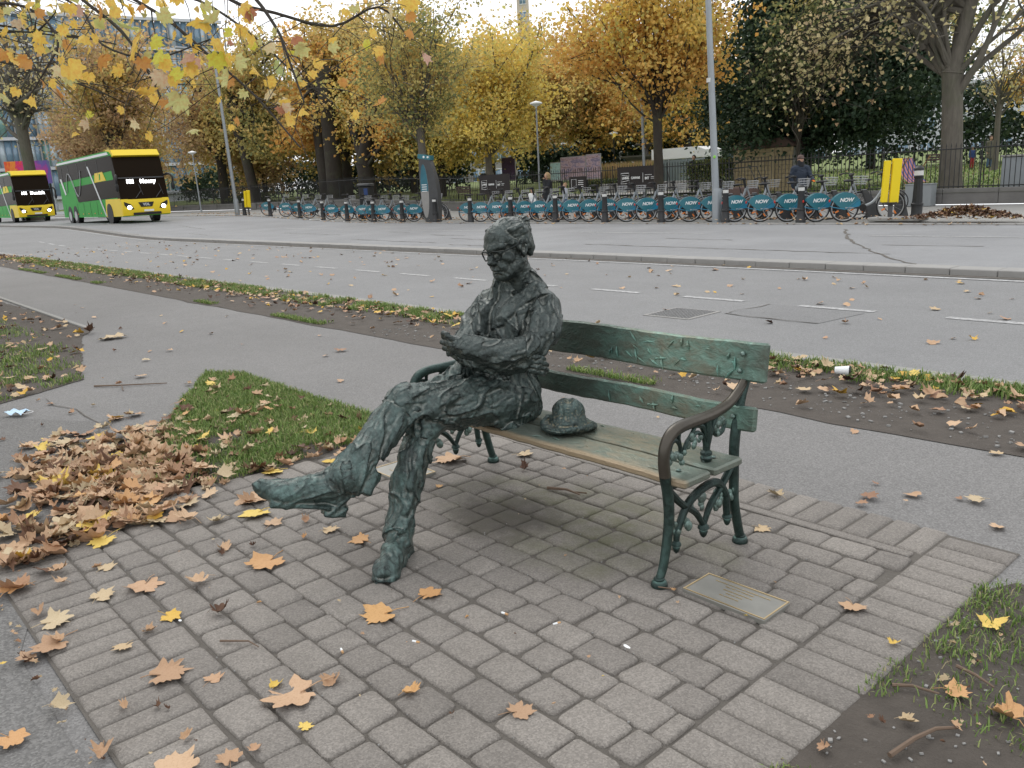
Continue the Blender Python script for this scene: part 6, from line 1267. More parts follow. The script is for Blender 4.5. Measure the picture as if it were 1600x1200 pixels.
def leafquads(C, size, cols, up=.35):
    n = len(C); s = size * nrng.uniform(.6, 1.3, n)[:, None]
    nrm = nrng.normal(0, 1, (n, 3)); nrm[:, 2] += up; nrm /= np.linalg.norm(nrm, axis=1, keepdims=True); t = nrng.normal(0, 1, (n, 3)); t -= nrm * (t * nrm).sum(1, keepdims=True); t /= np.linalg.norm(t, axis=1, keepdims=True); b = np.cross(nrm, t)
    f = nrng.uniform(.1, .45, (n, 1)) * nrm * s
    V = np.empty((n, 6, 3), np.float32); V[:, 0] = C - t * s * .5; V[:, 1] = C - t * s * .05 + b * s * .46 + f; V[:, 2] = C + t * s * .28 + b * s * .26 + f * .7; V[:, 3] = C + t * s * .58; V[:, 4] = C + t * s * .28 - b * s * .26 + f * .7; V[:, 5] = C - t * s * .05 - b * s * .46 + f
    i = np.arange(n) * 6; F = np.concatenate([np.stack([i, i + 1, i + 2, i + 3], 1), np.stack([i, i + 3, i + 4, i + 5], 1)]); return V.reshape(-1, 3), F, np.concatenate([cols, cols])
def tree(x, y, z0, hf, r, forks, nl, size, pal, label, bark='barkd', name='tree', lean=(0, 0), blobs=None, seed=1, nb=26, clump=.55, twigs=70, group=None, mat='leaf', limbr=.42, sag=0., mixp=None, density=1., trunks=None):
    big = mat == 'leaf' and nl > 6000; nl = int(nl * (1.05 if big else 1)); size *= 1.12 if big else 1
    if big:
        qq = random.Random(seed + 500); blobs = [(b[0], b[1], b[2], b[3] * 1.12, b[4], b[5] * 1.1) for b in blobs]; b0 = blobs[0]
        for k_ in range(7): a_ = qq.uniform(0, 6.28); e_ = qq.uniform(-.6, .8); blobs.append((b0[0] + b0[3] * 1.0 * cos(a_), b0[1] + b0[4] * .9 * sin(a_), b0[2] + b0[5] * .95 * e_, b0[3] * qq.uniform(.22, .42), b0[4] * .35, b0[5] * qq.uniform(.18, .34)))
    """hf: fork height; blobs: list of (dx, dy, z, rx, ry, rz) ellipsoids relative to the base that the crown fills"""
    q = random.Random(seed); root = empty(name, (x, y, z0), 0, label, 'tree', group); mb = MB()
    ft = Vector((lean[0], lean[1], hf)); T0 = trunks or [(Vector((0, 0, -.15)), ft, r)]
    for a, b_, rr_ in T0:
        a, b_ = Vector(a), Vector(b_); P = [a + (b_ - a) * t + Vector((sin(t * 5 + seed) * .04, cos(t * 4 + seed) * .04, 0)) * (t * (1 - t) * 4) * hf * .12 for t in (0, .04, .12, .3, .5, .7, .85, 1)]
        mb.tube(P, [rr_ * k for k in (1.55, 1.22, 1.06, .98, .93, .9, .9, .95)], 12)
    tips = []; W_ = [b[3] * b[4] * b[5] for b in blobs]
    starts = [Vector(t[1]) for t in T0]
    for k in range(nb):
        b = q.choices(blobs, W_)[0]; th, ph = q.uniform(0, 2 * pi), math.acos(q.uniform(-.7, 1)); rr_ = q.uniform(.55, .98); e = Vector((b[0] + b[3] * rr_ * sin(ph) * cos(th), b[1] + b[4] * rr_ * sin(ph) * sin(th), b[2] + b[5] * rr_ * cos(ph)))
        s = q.choice(starts); s = s + Vector((0, 0, q.uniform(-.30, .05) * hf if k > forks else 0)); main = k < forks; r0 = r * (limbr * q.uniform(1.2, 1.7) if main else limbr * q.uniform(.4, .9)); P = limb(mb, s, e, r0, r0 * .18, q, .20, 8, sag if not main else 0)
        for j in range(2 if nb > 20 else 4):
            i = q.randint(2, 6); p = P[i]; e2 = p.lerp(e, .4) + Vector((q.gauss(0, 1), q.gauss(0, 1), q.gauss(.1, .8))) * (.30 * (b[3] + b[5]) * .5); P2 = limb(mb, p, e2, r0 * .42, r0 * .10, q, .15, 5, sag); tips += [P2[3], P2[4], P2[5]]
        tips += P[5:]
    for k in range(twigs):
        p = q.choice(tips); e = p + Vector((q.gauss(0, 1), q.gauss(0, 1), q.gauss(0, .8))) * (.11 * (blobs[0][3] + blobs[0][5])); limb(mb, p, e, .016 + r * .03, .005, q, .2, 3, sag); tips.append(e)
    mb.build('trunk', MT[bark], root)
    # leaves gather in clumps round the twigs, more loosely between them
    cl = np.array([tuple(t) for t in tips]); nc = int(len(cl) * density); k = nrng.integers(0, len(cl), nl); C = cl[k] + nrng.normal(0, 1, (nl, 3)) * clump * nrng.uniform(.35, 1.25, (nl, 1)) * np.array([1, 1, .8])
    m = int(nl * .22); bi = nrng.choice(len(blobs), m, p=np.array(W_) / sum(W_)); B = np.array(blobs)[bi]; dv = nrng.normal(0, 1, (m, 3)); dv /= np.linalg.norm(dv, axis=1, keepdims=True); rad = np.abs(nrng.normal(.55, .35, (m, 1))); C2 = B[:, :3] + dv * rad * B[:, 3:]
    v = vnoise(C2[:, 0] * .9 + seed, C2[:, 1] * .9, C2[:, 2] * 1.1, seed); C2 = C2[v > .48]; C = np.concatenate([C, C2]); k = np.concatenate([k, nrng.integers(0, len(cl), len(C2))])
    pa = np.array(PAL[pal]); ci = nrng.integers(0, len(pa), len(C)); base = pa[k % len(pa)] * .5 + pa[ci] * .5
    if mixp is not None: pb = np.array(PAL[mixp]); s = np.clip((vnoise(C[:, 0] * .35 + 9, C[:, 1] * .35, C[:, 2] * .45, seed + 3) - .42) * 5, 0, 1)[:, None]; base = base * (1 - s) + pb[nrng.integers(0, len(pb), len(C))] * s
    base = base * nrng.uniform(.75, 1.22, (len(C), 1))
    V, F, c = leafquads(C, size, base); link('crown', npmesh('crown', V, F, cols=c), MT[mat], root); return root
G2 = 'park trees behind the railings'
tree(-12.0, 30.7, .40, 4.0, .36, 4, 1900, .15, 'pale', 'large grey-barked street tree with sparse pale yellow leaves standing right of the evergreen', 'barkg', blobs=[(-.6, .2, 7.6, 3.6, 3, 3.0), (-4.2, -.5, 5.6, 2.6, 2.0, 1.5), (2.2, .5, 7.5, 2.2, 2, 2.2), (-3.2, .0, 7.6, 3, 2, 2)], seed=11, nb=40, twigs=340, sag=.10, clump=.35, limbr=.5, trunks=[((0, 0, -.15), (-.20, 0, 4.0), .36), ((-.20, 0, 3.9), (.25, .1, 6.4), .24), ((-.22, 0, 3.9), (-1.1, -.2, 5.8), .20)])
tree(-15.2, 30.0, .45, 2.6, .04, 2, 650, .14, 'pale', 'drooping brown-twigged branches with scattered pale leaves in front of the evergreen', 'barkd', name='hanging_branches', blobs=[(-1.2, 0, 4.2, 2.6, 1.2, 1.6), (-2.4, .2, 5.6, 2.6, 1.2, 1.6)], seed=23, nb=34, twigs=330, sag=.25, clump=.28, limbr=.9, mixp='brown', trunks=[((3.0, .7, 4.4), (.6, .3, 6.2), .06)])
tree(-20.8, 36.5, .5, 2.3, .34, 5, 68000, .17, 'dark', 'dense dark green holm oak filling the middle right behind the railings', 'barkd', name='evergreen_tree', blobs=[(0, 0, 5.6, 5.6, 3.6, 3.6), (-3.6, 0, 4.0, 2.6, 2.6, 2.2), (3.8, .5, 4.2, 3.0, 2.6, 2.2), (0, 0, 8.6, 4.2, 3.2, 2.6), (0, -.6, 3.6, 3.6, 2.4, 1.5)], seed=5, nb=60, clump=.55, twigs=260, mat='evergreen')
tree(-19.2, 33.2, .5, 2.6, .09, 4, 3000, .15, 'dkolive', 'mixed green and yellowing tree growing through the left front of the evergreen', 'barkd', blobs=[(0, 0, 5.8, 2.2, 1.2, 2.2), (.6, 0, 7.8, 2.6, 1.4, 1.6)], seed=7, nb=30, clump=.35, twigs=90, mixp='olive')
tree(-22.1, 27.5, PZ, 4.3, .20, 5, 15000, .135, 'orange', 'street maple with orange and yellow crown just left of the tall lamp post', 'barkd', name='maple_tree', blobs=[(-.8, 0, 7.6, 3.6, 3., 2.8), (-2.3, 0, 5.9, 1.9, 1.7, 1.2), (1.3, 0, 6.3, 1.8, 1.7, 1.4)], seed=31, nb=40, clump=.42, twigs=170, mixp='yellow', limbr=.4)
tree(-33.3, 23.9, PZ, 4.9, .20, 5, 9500, .12, 'gold', 'upright street tree with thin olive-gold crown directly behind the terminal', 'barkg', blobs=[(-.4, 0, 7.6, 3.2, 2.4, 3.2), (-1.2, 0, 5.0, 2.0, 1.6, 1.6)], seed=17, nb=46, clump=.38, twigs=230, limbr=.34, mixp='olive')
tree(-39.6, 33.3, .5, 3.6, .22, 4, 17000, .15, 'yellow', 'bright yellow tree behind the smaller banner with foliage low to the railings', 'barkg', blobs=[(-.3, 0, 6.6, 3.8, 2.8, 3.4), (-2.4, 0, 3.6, 2.2, 1.8, 1.3), (2.2, 0, 4.2, 2.0, 1.8, 1.6)], seed=19, nb=34, clump=.5, twigs=150, group=None)
tree(-46., 34.5, .6, 3.2, .26, 4, 14000, .17, 'yellow', 'yellow-green tree low behind the terminal', 'barkd', blobs=[(0, 0, 5.2, 4.2, 2.6, 3.2), (0, 0, 9, 4, 3, 2.6)], seed=29, nb=30, clump=.55, twigs=120, mixp='olive')
tree(-56.0, 31.8, .5, 6.5, .62, 5, 16000, .22, 'gold', 'massive double-trunked horse chestnut with dark bark and golden leaves', 'barkd', name='chestnut_tree', blobs=[(-1, 3.2, 9.5, 5.4, 3, 4.4), (-4.2, 0, 4.8, 2.6, 2.2, 2.0), (3.4, 0, 5.0, 1.9, 2., 2.0), (-.2, 2.5, 4.4, 2.5, 1.5, 1.6)], seed=37, nb=44, clump=.55, twigs=190, limbr=.32, mixp='orange', trunks=[((-.7, 0, -.2), (-1.0, 0, 7.5), .52), ((.75, -.1, -.2), (.55, 0, 9.5), .60)])
tree(-50.5, 31.6, .5, 4.6, .55, 5, 11000, .19, 'orange', 'crooked dark chestnut leaning right of the double-trunked one', 'barkd', name='chestnut_tree', lean=(.9, 0), blobs=[(.6, 2.8, 8.6, 4.6, 2.6, 3.8), (3.2, -.2, 4.6, 2.0, 1.8, 1.8)], seed=41, nb=44, clump=.55, twigs=200, limbr=.42, mixp='yellow', trunks=[((0, 0, -.2), (-.4, 0, 3.0), .62), ((-.4, 0, 2.9), (1.2, 0, 6.4), .42), ((-.4, 0, 2.9), (-1.6, 0, 5.6), .30)])
tree(-66.5, 30.8, .5, 8.5, .42, 5, 14000, .2, 'olive', 'leaning dark tree beside the leaning lamp post', 'barkd', lean=(-2.6, 0), blobs=[(-3, 3, 9.5, 4.6, 2.6, 4.2), (.8, 3, 6.4, 3.6, 2.2, 3.0), (2.4, .5, 4.2, 2.0, 1.6, 1.2)], seed=43, nb=36, clump=.6, twigs=170, mixp='gold', limbr=.36)
tree(-61.5, 36.5, .6, 5, .40, 4, 13000, .22, 'olive', 'olive green tree between the leaning tree and the double chestnut', 'barkd', blobs=[(0, 0, 8, 4.6, 3.4, 5.0)], seed=47, nb=26, clump=.6, twigs=120, mixp='gold')
tree(-88, 27, .6, 7, .62, 5, 15000, .25, 'brown', 'broad brownish-gold tree rising behind the roof of the front coach', 'barkg', blobs=[(0, 0, 12.5, 7, 4.5, 6.2), (3, 0, 6, 5, 3.4, 3.0)], seed=53, nb=40, clump=.75, twigs=220, limbr=.38, mixp='gold')
tree(-78, 33, .6, 5, .45, 4, 12000, .23, 'gold', 'golden tree above the front of the leading coach', 'barkd', blobs=[(0, 0, 8.5, 5, 3.4, 5.6)], seed=59, nb=30, clump=.65, twigs=150, mixp='brown')
tree(-104, 30, .6, 5, .40, 4, 12000, .26, 'brown', 'russet brown tree behind the second coach', 'barkd', blobs=[(0, 0, 9, 6.5, 4.4, 5.6)], seed=61, nb=30, clump=.7, twigs=150)
tree(-86.5, 18.8, .5, 9.5, .52, 5, 1500, .22, 'pale', 'bare grey plane tree with few leaves before the glass office', 'barkg', name='plane_tree', blobs=[(0, 0, 14, 8, 5, 5.0), (-3, 0, 10, 5, 4, 2.4), (4, 0, 11, 4, 3, 2.4)], seed=67, nb=44, clump=.5, twigs=300, limbr=.5, mixp='yellow')
tree(-44.5, 47, .8, 3.6, .30, 4, 18000, .19, 'orange', 'orange tree in the park left of the maple', 'barkd', name='maple_tree', blobs=[(-.3, 0, 8.2, 4.6, 3.6, 4.0), (1.4, 0, 5.2, 4.0, 2.6, 1.8)], seed=71, nb=34, clump=.55, twigs=140, mixp='gold')
tree(-38.0, 50, .8, 3.6, .28, 4, 12000, .19, 'orange', 'reddish orange tree in the park behind the banner and the maple', 'barkd', name='maple_tree', blobs=[(0, 0, 6.8, 4.6, 3.2, 3.2)], seed=73, nb=30, clump=.6, twigs=120, mixp='yellow')
tree(-34.5, 46, .8, 3., .24, 4, 9000, .17, 'yellow', 'small yellow tree between the maple and the evergreen', 'barkd', blobs=[(0, 0, 6.4, 3.2, 2.6, 2.8)], seed=79, nb=26, clump=.5, twigs=90, mixp='orange')
tree(-16.3, 56, .95, 4, .22, 4, 15000, .19, 'orange', 'glowing orange tree at the right edge of the photo', 'barkd', blobs=[(1.6, 0, 6.6, 3.4, 3, 3.8)], seed=83, nb=26, clump=.5, twigs=90, mixp='yellow')
tree(-17.2, 49.5, .9, 3.6, .15, 3, 500, .17, 'pale', 'thin nearly bare young tree by the walkers in the park', 'barkg', blobs=[(0, 0, 5.6, 2.6, 2, 2.4)], seed=89, nb=26, clump=.35, twigs=160)
for i, (x, y, s_, p1, p2, lb) in enumerate(((-69, 39, .9, 'olive', 'gold', 'low olive tree filling the gap left of the double chestnut'), (-60, 42, .85, 'gold', 'olive', 'low golden tree filling the gap behind the double chestnut'), (-82, 39, .9, 'brown', 'gold', 'low brown tree behind the leaning lamp post'), (-75, 44, 1.2, 'olive', 'gold', 'olive gold tree far back behind the lamp with the white bowl'), (-52, 44, 1.0, 'gold', 'yellow', 'far golden tree between the two dark chestnuts'), (-97, 42, 1.3, 'gold', 'brown', 'far golden tree right of the front coach\'s roof line'), (-120, 40, 1.4, 'brown', 'gold', 'far brown tree beside the glass office'), (-30, 62, 1.1, 'dkolive', 'olive', 'far green tree behind the evergreen\'s left side'), (-62, 58, 1.3, 'gold', 'olive', 'far gold-green tree behind the smaller banner'))):
    tree(x, y, .8, 4 * s_, .3 * s_, 4, 8500, .26, p1, lb, 'barkd', blobs=[(0, 0, 7.5 * s_, 5 * s_, 3.6, 5.2 * s_)], seed=101 + i, nb=24, clump=.7, twigs=90, mixp=p2)
# shrubs and hedges
def shrub(name, x0, x1, y, z0, h, d, n, size, pal, lab, cat='hedge', seed=1, mat='evergreen'):
    r = empty(name, ((x0 + x1) / 2, y, z0), 0, lab, cat); u = nrng.uniform(-.5, .5, n) * (x1 - x0); w_ = nrng.normal(0, .35, n) * d; top = h * (.72 + .4 * vnoise(u * .35 + seed, u * 0 + .2, u * 0, seed)); z = top * np.sqrt(nrng.uniform(0, 1, n)); pa = np.array(PAL[pal]); c = pa[nrng.integers(0, len(pa), n)] * nrng.uniform(.7, 1.2, (n, 1))
    V, F, cc = leafquads(np.stack([u, w_, z], 1), size, c); link('foliage', npmesh('foliage', V, F, cols=cc), MT[mat], r)
    g = MB(); rr = random.Random(seed); m = max(3, int((x1 - x0) / 2.2))
    for k in range(m): a = (k + .5) / m - .5; g.tube([(a * (x1 - x0), 0, 0), (a * (x1 - x0) + rr.uniform(-.4, .4), rr.uniform(-.2, .2), h * .7)], [.06, .02], 5)
    g.build('stem', MT['barkd'], r); return r
shrub('hedge', -125, -84, 47, .9, 4.2, 2.2, 9000, .30, 'dark', 'dark hedge behind the coaches', seed=3)
shrub('hedge', -84, -58, 46, .9, 3.4, 2., 9000, .27, 'dark', 'dark hedge band behind the leaning lamp post and chestnuts', seed=4)
shrub('hedge', -58, -36, 52, .9, 4.2, 2.2, 10000, .27, 'dark', 'dark hedge band behind the terminal', seed=5)
shrub('hedge', -46, -20, 60, 1.0, 5.0, 2.4, 9000, .27, 'dark', 'dark shrubbery behind the fountain', seed=6)
shrub('hedge', -26, -2, 66, 1.1, 3.6, 2., 7000, .25, 'dark', 'dark hedge at the far end of the park lawn', seed=7)
shrub('shrub', -25.6, -22.9, 34.4, .5, 1.6, 1.2, 4200, .09, 'dkolive', 'low green shrub left of the sandstone hut', 'shrub', 8)
shrub('shrub', -36.5, -33, 38.4, .6, .9, .8, 2500, .10, 'dkolive', 'green planting under the reeds', 'shrub', 9)
shrub('shrub', -74, -66, 31.6, .5, 1.2, .8, 3000, .12, 'dkolive', 'low shrubs along the railings right of the front coach', 'shrub', 10)
# ivy-dark lower trunks need no leaves; near overhanging plane branches, upper left
pr = empty('plane_tree', (-11.5, -3.2, .0), 0, 'plane tree out of frame whose branches hang into the upper left with big yellow leaves', 'tree')
BR = [
 [(-9.96,1.11,3.79), (-8.27,2.13,3.40), (-7.32,2.53,3.21), (-6.73,2.84,3.03), (-6.19,3.01,2.69), (-5.89,3.11,2.43), (-5.56,3.24,2.17), (-5.40,3.36,1.98)],
 [(-7.59,2.17,3.50), (-6.94,2.30,3.11), (-6.44,2.46,2.82), (-6.08,2.60,2.52), (-5.74,2.74,2.22), (-5.29,2.80,1.85), (-5.02,2.86,1.59)],
 [(-5.95,2.50,3.10), (-5.50,2.63,2.87), (-5.22,2.68,2.59), (-5.04,2.65,2.38), (-4.84,2.62,2.09), (-4.65,2.63,1.92)],
 [(-9.21,1.09,3.53), (-8.43,1.57,3.23), (-7.84,1.89,3.10), (-7.52,2.00,2.82), (-7.43,1.85,2.57), (-7.50,1.69,2.34)],
 [(-9.80,1.08,3.22), (-8.94,1.49,2.90), (-8.39,1.75,2.76), (-7.93,1.92,2.64), (-7.48,2.08,2.49), (-7.19,2.21,2.37)],
 [(-7.47,1.94,3.36), (-7.09,2.11,3.03), (-6.75,2.24,2.77), (-6.48,2.28,2.47), (-6.28,2.28,2.27)],
 [(-6.28,2.77,3.16), (-6.05,2.78,2.91), (-5.73,2.95,2.78), (-5.36,3.18,2.65), (-5.17,3.44,2.76), (-5.00,3.56,2.54)],
 [(-10.36,1.54,4.09), (-9.23,2.07,3.69), (-8.49,2.46,3.27), (-8.06,2.49,2.89), (-7.54,2.73,2.72), (-7.14,3.07,2.83)],
]
BLV = [
(-6.47,2.15,2.74,0.262,'g'),(-6.38,2.17,2.64,0.301,'y'),(-6.16,2.33,2.78,0.168,'gy'),(-5.78,2.52,2.70,0.221,'gy'),(-5.85,2.48,2.70,0.193,'y'),(-5.70,2.51,2.54,0.144,'y'),(-6.14,2.27,2.52,0.188,'yg'),(-6.83,1.88,2.50,0.227,'y'),(-6.92,1.83,2.51,0.156,'py'),(-6.61,2.02,2.55,0.204,'o'),(-6.45,2.08,2.46,0.141,'y'),(-6.28,2.19,2.49,0.149,'o'),(-6.10,2.28,2.46,0.128,'o'),(-5.97,2.32,2.38,0.147,'yg'),(-6.11,2.24,2.38,0.188,'p'),(-6.03,2.28,2.35,0.137,'y'),(-5.89,2.39,2.46,0.165,'pk'),(-5.91,2.37,2.41,0.146,'o'),(-5.61,2.50,2.32,0.181,'gy'),(-5.71,2.49,2.46,0.192,'yg'),(-5.65,2.51,2.43,0.162,'y'),(-5.55,2.55,2.41,0.161,'gy'),(-6.27,2.13,2.29,0.170,'y'),(-6.20,2.17,2.28,0.169,'y'),(-5.95,2.29,2.21,0.215,'gy'),(-5.57,2.64,2.76,0.142,'y'),(-7.35,1.53,2.37,0.149,'gy'),(-7.09,1.66,2.31,0.137,'o'),(-7.27,1.59,2.39,0.106,'y'),(-5.18,2.66,2.08,0.120,'p'),(-5.21,2.64,2.08,0.093,'r'),(-5.14,2.65,2.01,0.138,'y'),(-5.07,2.70,2.06,0.119,'y'),(-5.26,2.68,2.34,0.139,'g'),(-5.11,2.79,2.45,0.156,'gy'),(-5.18,2.75,2.42,0.111,'yg'),(-4.90,3.08,2.67,0.091,'gy'),(-4.94,3.04,2.66,0.082,'y'),(-6.08,2.41,2.90,0.147,'y'),(-6.77,1.97,2.71,0.133,'y'),(-6.95,1.87,2.73,0.125,'gy'),(-7.12,1.77,2.75,0.136,'y'),(-7.22,1.68,2.60,0.158,'o'),(-6.99,1.82,2.64,0.104,'gy'),(-7.32,1.62,2.61,0.181,'o'),(-7.41,1.58,2.67,0.139,'o'),(-7.12,1.75,2.68,0.136,'y'),(-6.93,1.90,2.79,0.135,'y'),(-6.66,2.03,2.70,0.122,'o'),(-6.64,2.09,2.87,0.152,'o'),(-6.39,2.22,2.83,0.170,'y'),(-6.43,2.21,2.86,0.120,'o'),(-7.31,1.71,2.91,0.127,'y'),(-7.41,1.63,2.83,0.117,'y'),(-7.16,1.80,2.93,0.115,'o'),(-6.98,1.76,2.42,0.104,'y'),(-6.68,1.94,2.44,0.113,'y'),(-5.85,2.51,2.80,0.125,'gy'),(-5.47,2.64,2.55,0.132,'o'),(-5.31,2.64,2.26,0.121,'o'),(-5.41,2.61,2.35,0.122,'y'),(-5.15,2.79,2.51,0.110,'r'),(-4.97,2.94,2.50,0.091,'y'),(-4.89,2.93,2.22,0.091,'o'),(-5.00,2.85,2.34,0.082,'y'),(-6.39,2.04,2.19,0.091,'y'),(-7.04,1.73,2.43,0.094,'o'),(-7.42,1.67,3.00,0.117,'gy'),(-7.25,1.77,3.01,0.116,'o'),(-6.90,1.96,2.94,0.134,'y'),(-6.21,2.26,2.62,0.149,'yg'),(-5.92,2.42,2.61,0.126,'o')]
# trunk [-13.56430214  -1.38476456   1.97006427] [-5.56800981 -0.94188291  0.        ]
pr.location = (-11.5, -3.4, 0); o_ = Vector((-11.5, -3.4, 0)); q = random.Random(5); mb = MB(); hub = Vector((-.2, .2, 3.4))
mb.tube([(0, 0, -.1), (.02, 0, .5), (-.05, .05, 2.), tuple(hub), (-.2, .3, 6.5)], [.42, .34, .30, .28, .20], 12)
tw = []
BR = [b[:n] for b, n in zip(BR, (7, 6, 5, 6, 6, 5, 6, 6))]
for b in BR:
    P = [Vector(p) - o_ for p in b]; mb.tube(cr([tuple(hub), tuple(hub.lerp(P[0], .5) + Vector((0, 0, .8))), tuple(P[0])], 5), crr([.08, .04, .0155], 5), 6, caps=False)
    C = cr([tuple(p) for p in P], 4); mb.tube(C, [.013 * (1 - .8 * i / len(C)) + .0025 for i in range(len(C))], 5, caps=False)
    for k in range(16):
        p = C[q.randint(2, len(C) - 1)]; e = p + Vector((q.gauss(.05, .28), q.gauss(.05, .28), q.gauss(-.10, .22))); limb(mb, p, e, .0045, .002, q, .25, 5, .1); tw += [e] if e.z > 2.05 + .25 * max(0, -(e.x + o_.x) - 6) * 0 else []
mb.build('trunk', MT['barkd'], pr)
CM = dict(g=(.46, .56, .22), gy=(.60, .60, .25), yg=(.64, .64, .09), y=(.80, .58, .12), o=(.60, .32, .09), p=(.62, .50, .32), pk=(.60, .40, .30), py=(.70, .62, .36), r=(.46, .22, .13))
LM = {}
for k, c in CM.items():
    m_, n_, b_ = nmat('hanging_leaf_' + dict(g='green', gy='greenish', yg='lime', y='yellow', o='orange', p='pale', pk='pinkish', py='cream', r='russet')[k]); nn = noise(n_, 9, 5, .6, n_.nodes.new('ShaderNodeTexCoord').outputs['Object'], .5); cc = mix(n_, ramp(n_, nn, [(.42, 0.), (.7, .7)]), c, (c[0] * .95, c[1] * .62, c[2] * .6)); n_.links.new(cc, b_.inputs['Base Color']); b_.inputs['Roughness'].default_value = .6
    t_ = n_.nodes.new('ShaderNodeBsdfTranslucent'); n_.links.new(cc, t_.inputs['Color']); x_ = n_.nodes.new('ShaderNodeMixShader'); x_.inputs[0].default_value = .4; n_.links.new(b_.outputs[0], x_.inputs[1]); n_.links.new(t_.outputs[0], x_.inputs[2]); n_.links.new(x_.outputs[0], n_.nodes['Material Output'].inputs['Surface']); LM[k] = m_
HLM = {k: [leaf_mesh(900 + 7 * i + 31 * j, .28, fold=.25) for i in range(3)] for j, k in enumerate(CM)}
for k, ms in HLM.items():
    for me in ms: me.materials.append(LM[k])
def hang(p, s_, c):
    o = link('leaf', q.choice(HLM[c]), None, pr, p, (-1.57 + q.gauss(0, .55), q.gauss(0, .5), q.uniform(0, 6.28))); o.scale = (s_,) * 3
NB_ = 0
for x, y, z, s_, c in BLV: c = 'y' if (c == 'o' and q.random() < .5) else c; hang(Vector((x, y, z)) - o_, s_ * 1.0, c); NB_ += 1
for k in range(110): p = q.choice(tw) + Vector((q.gauss(0, .06), q.gauss(0, .06), q.gauss(-.06, .05))); hang(p, q.uniform(.08, .14), q.choices(list(CM), (.6, 1.6, 1, 4.4, 1.6, .8, .3, 1.2, .4))[0])
# a second, farther layer of the same kind of tree: leaves small in the picture
tree(-17.5, -1.8, 0, 4.4, .30, 4, 3000, .17, 'yellow', 'second plane tree out of frame whose small leaves fill the upper left corner', 'barkd', name='plane_tree', blobs=[(2.2, 5.6, 6.0, 2.8, 3.2, 1.7), (-3.4, 6.4, 6.8, 3.4, 4, 2.0), (0, 0, 8, 4, 3, 2.6)], seed=201, nb=44, clump=.30, twigs=330, sag=.12, mixp='gold', limbr=.3)
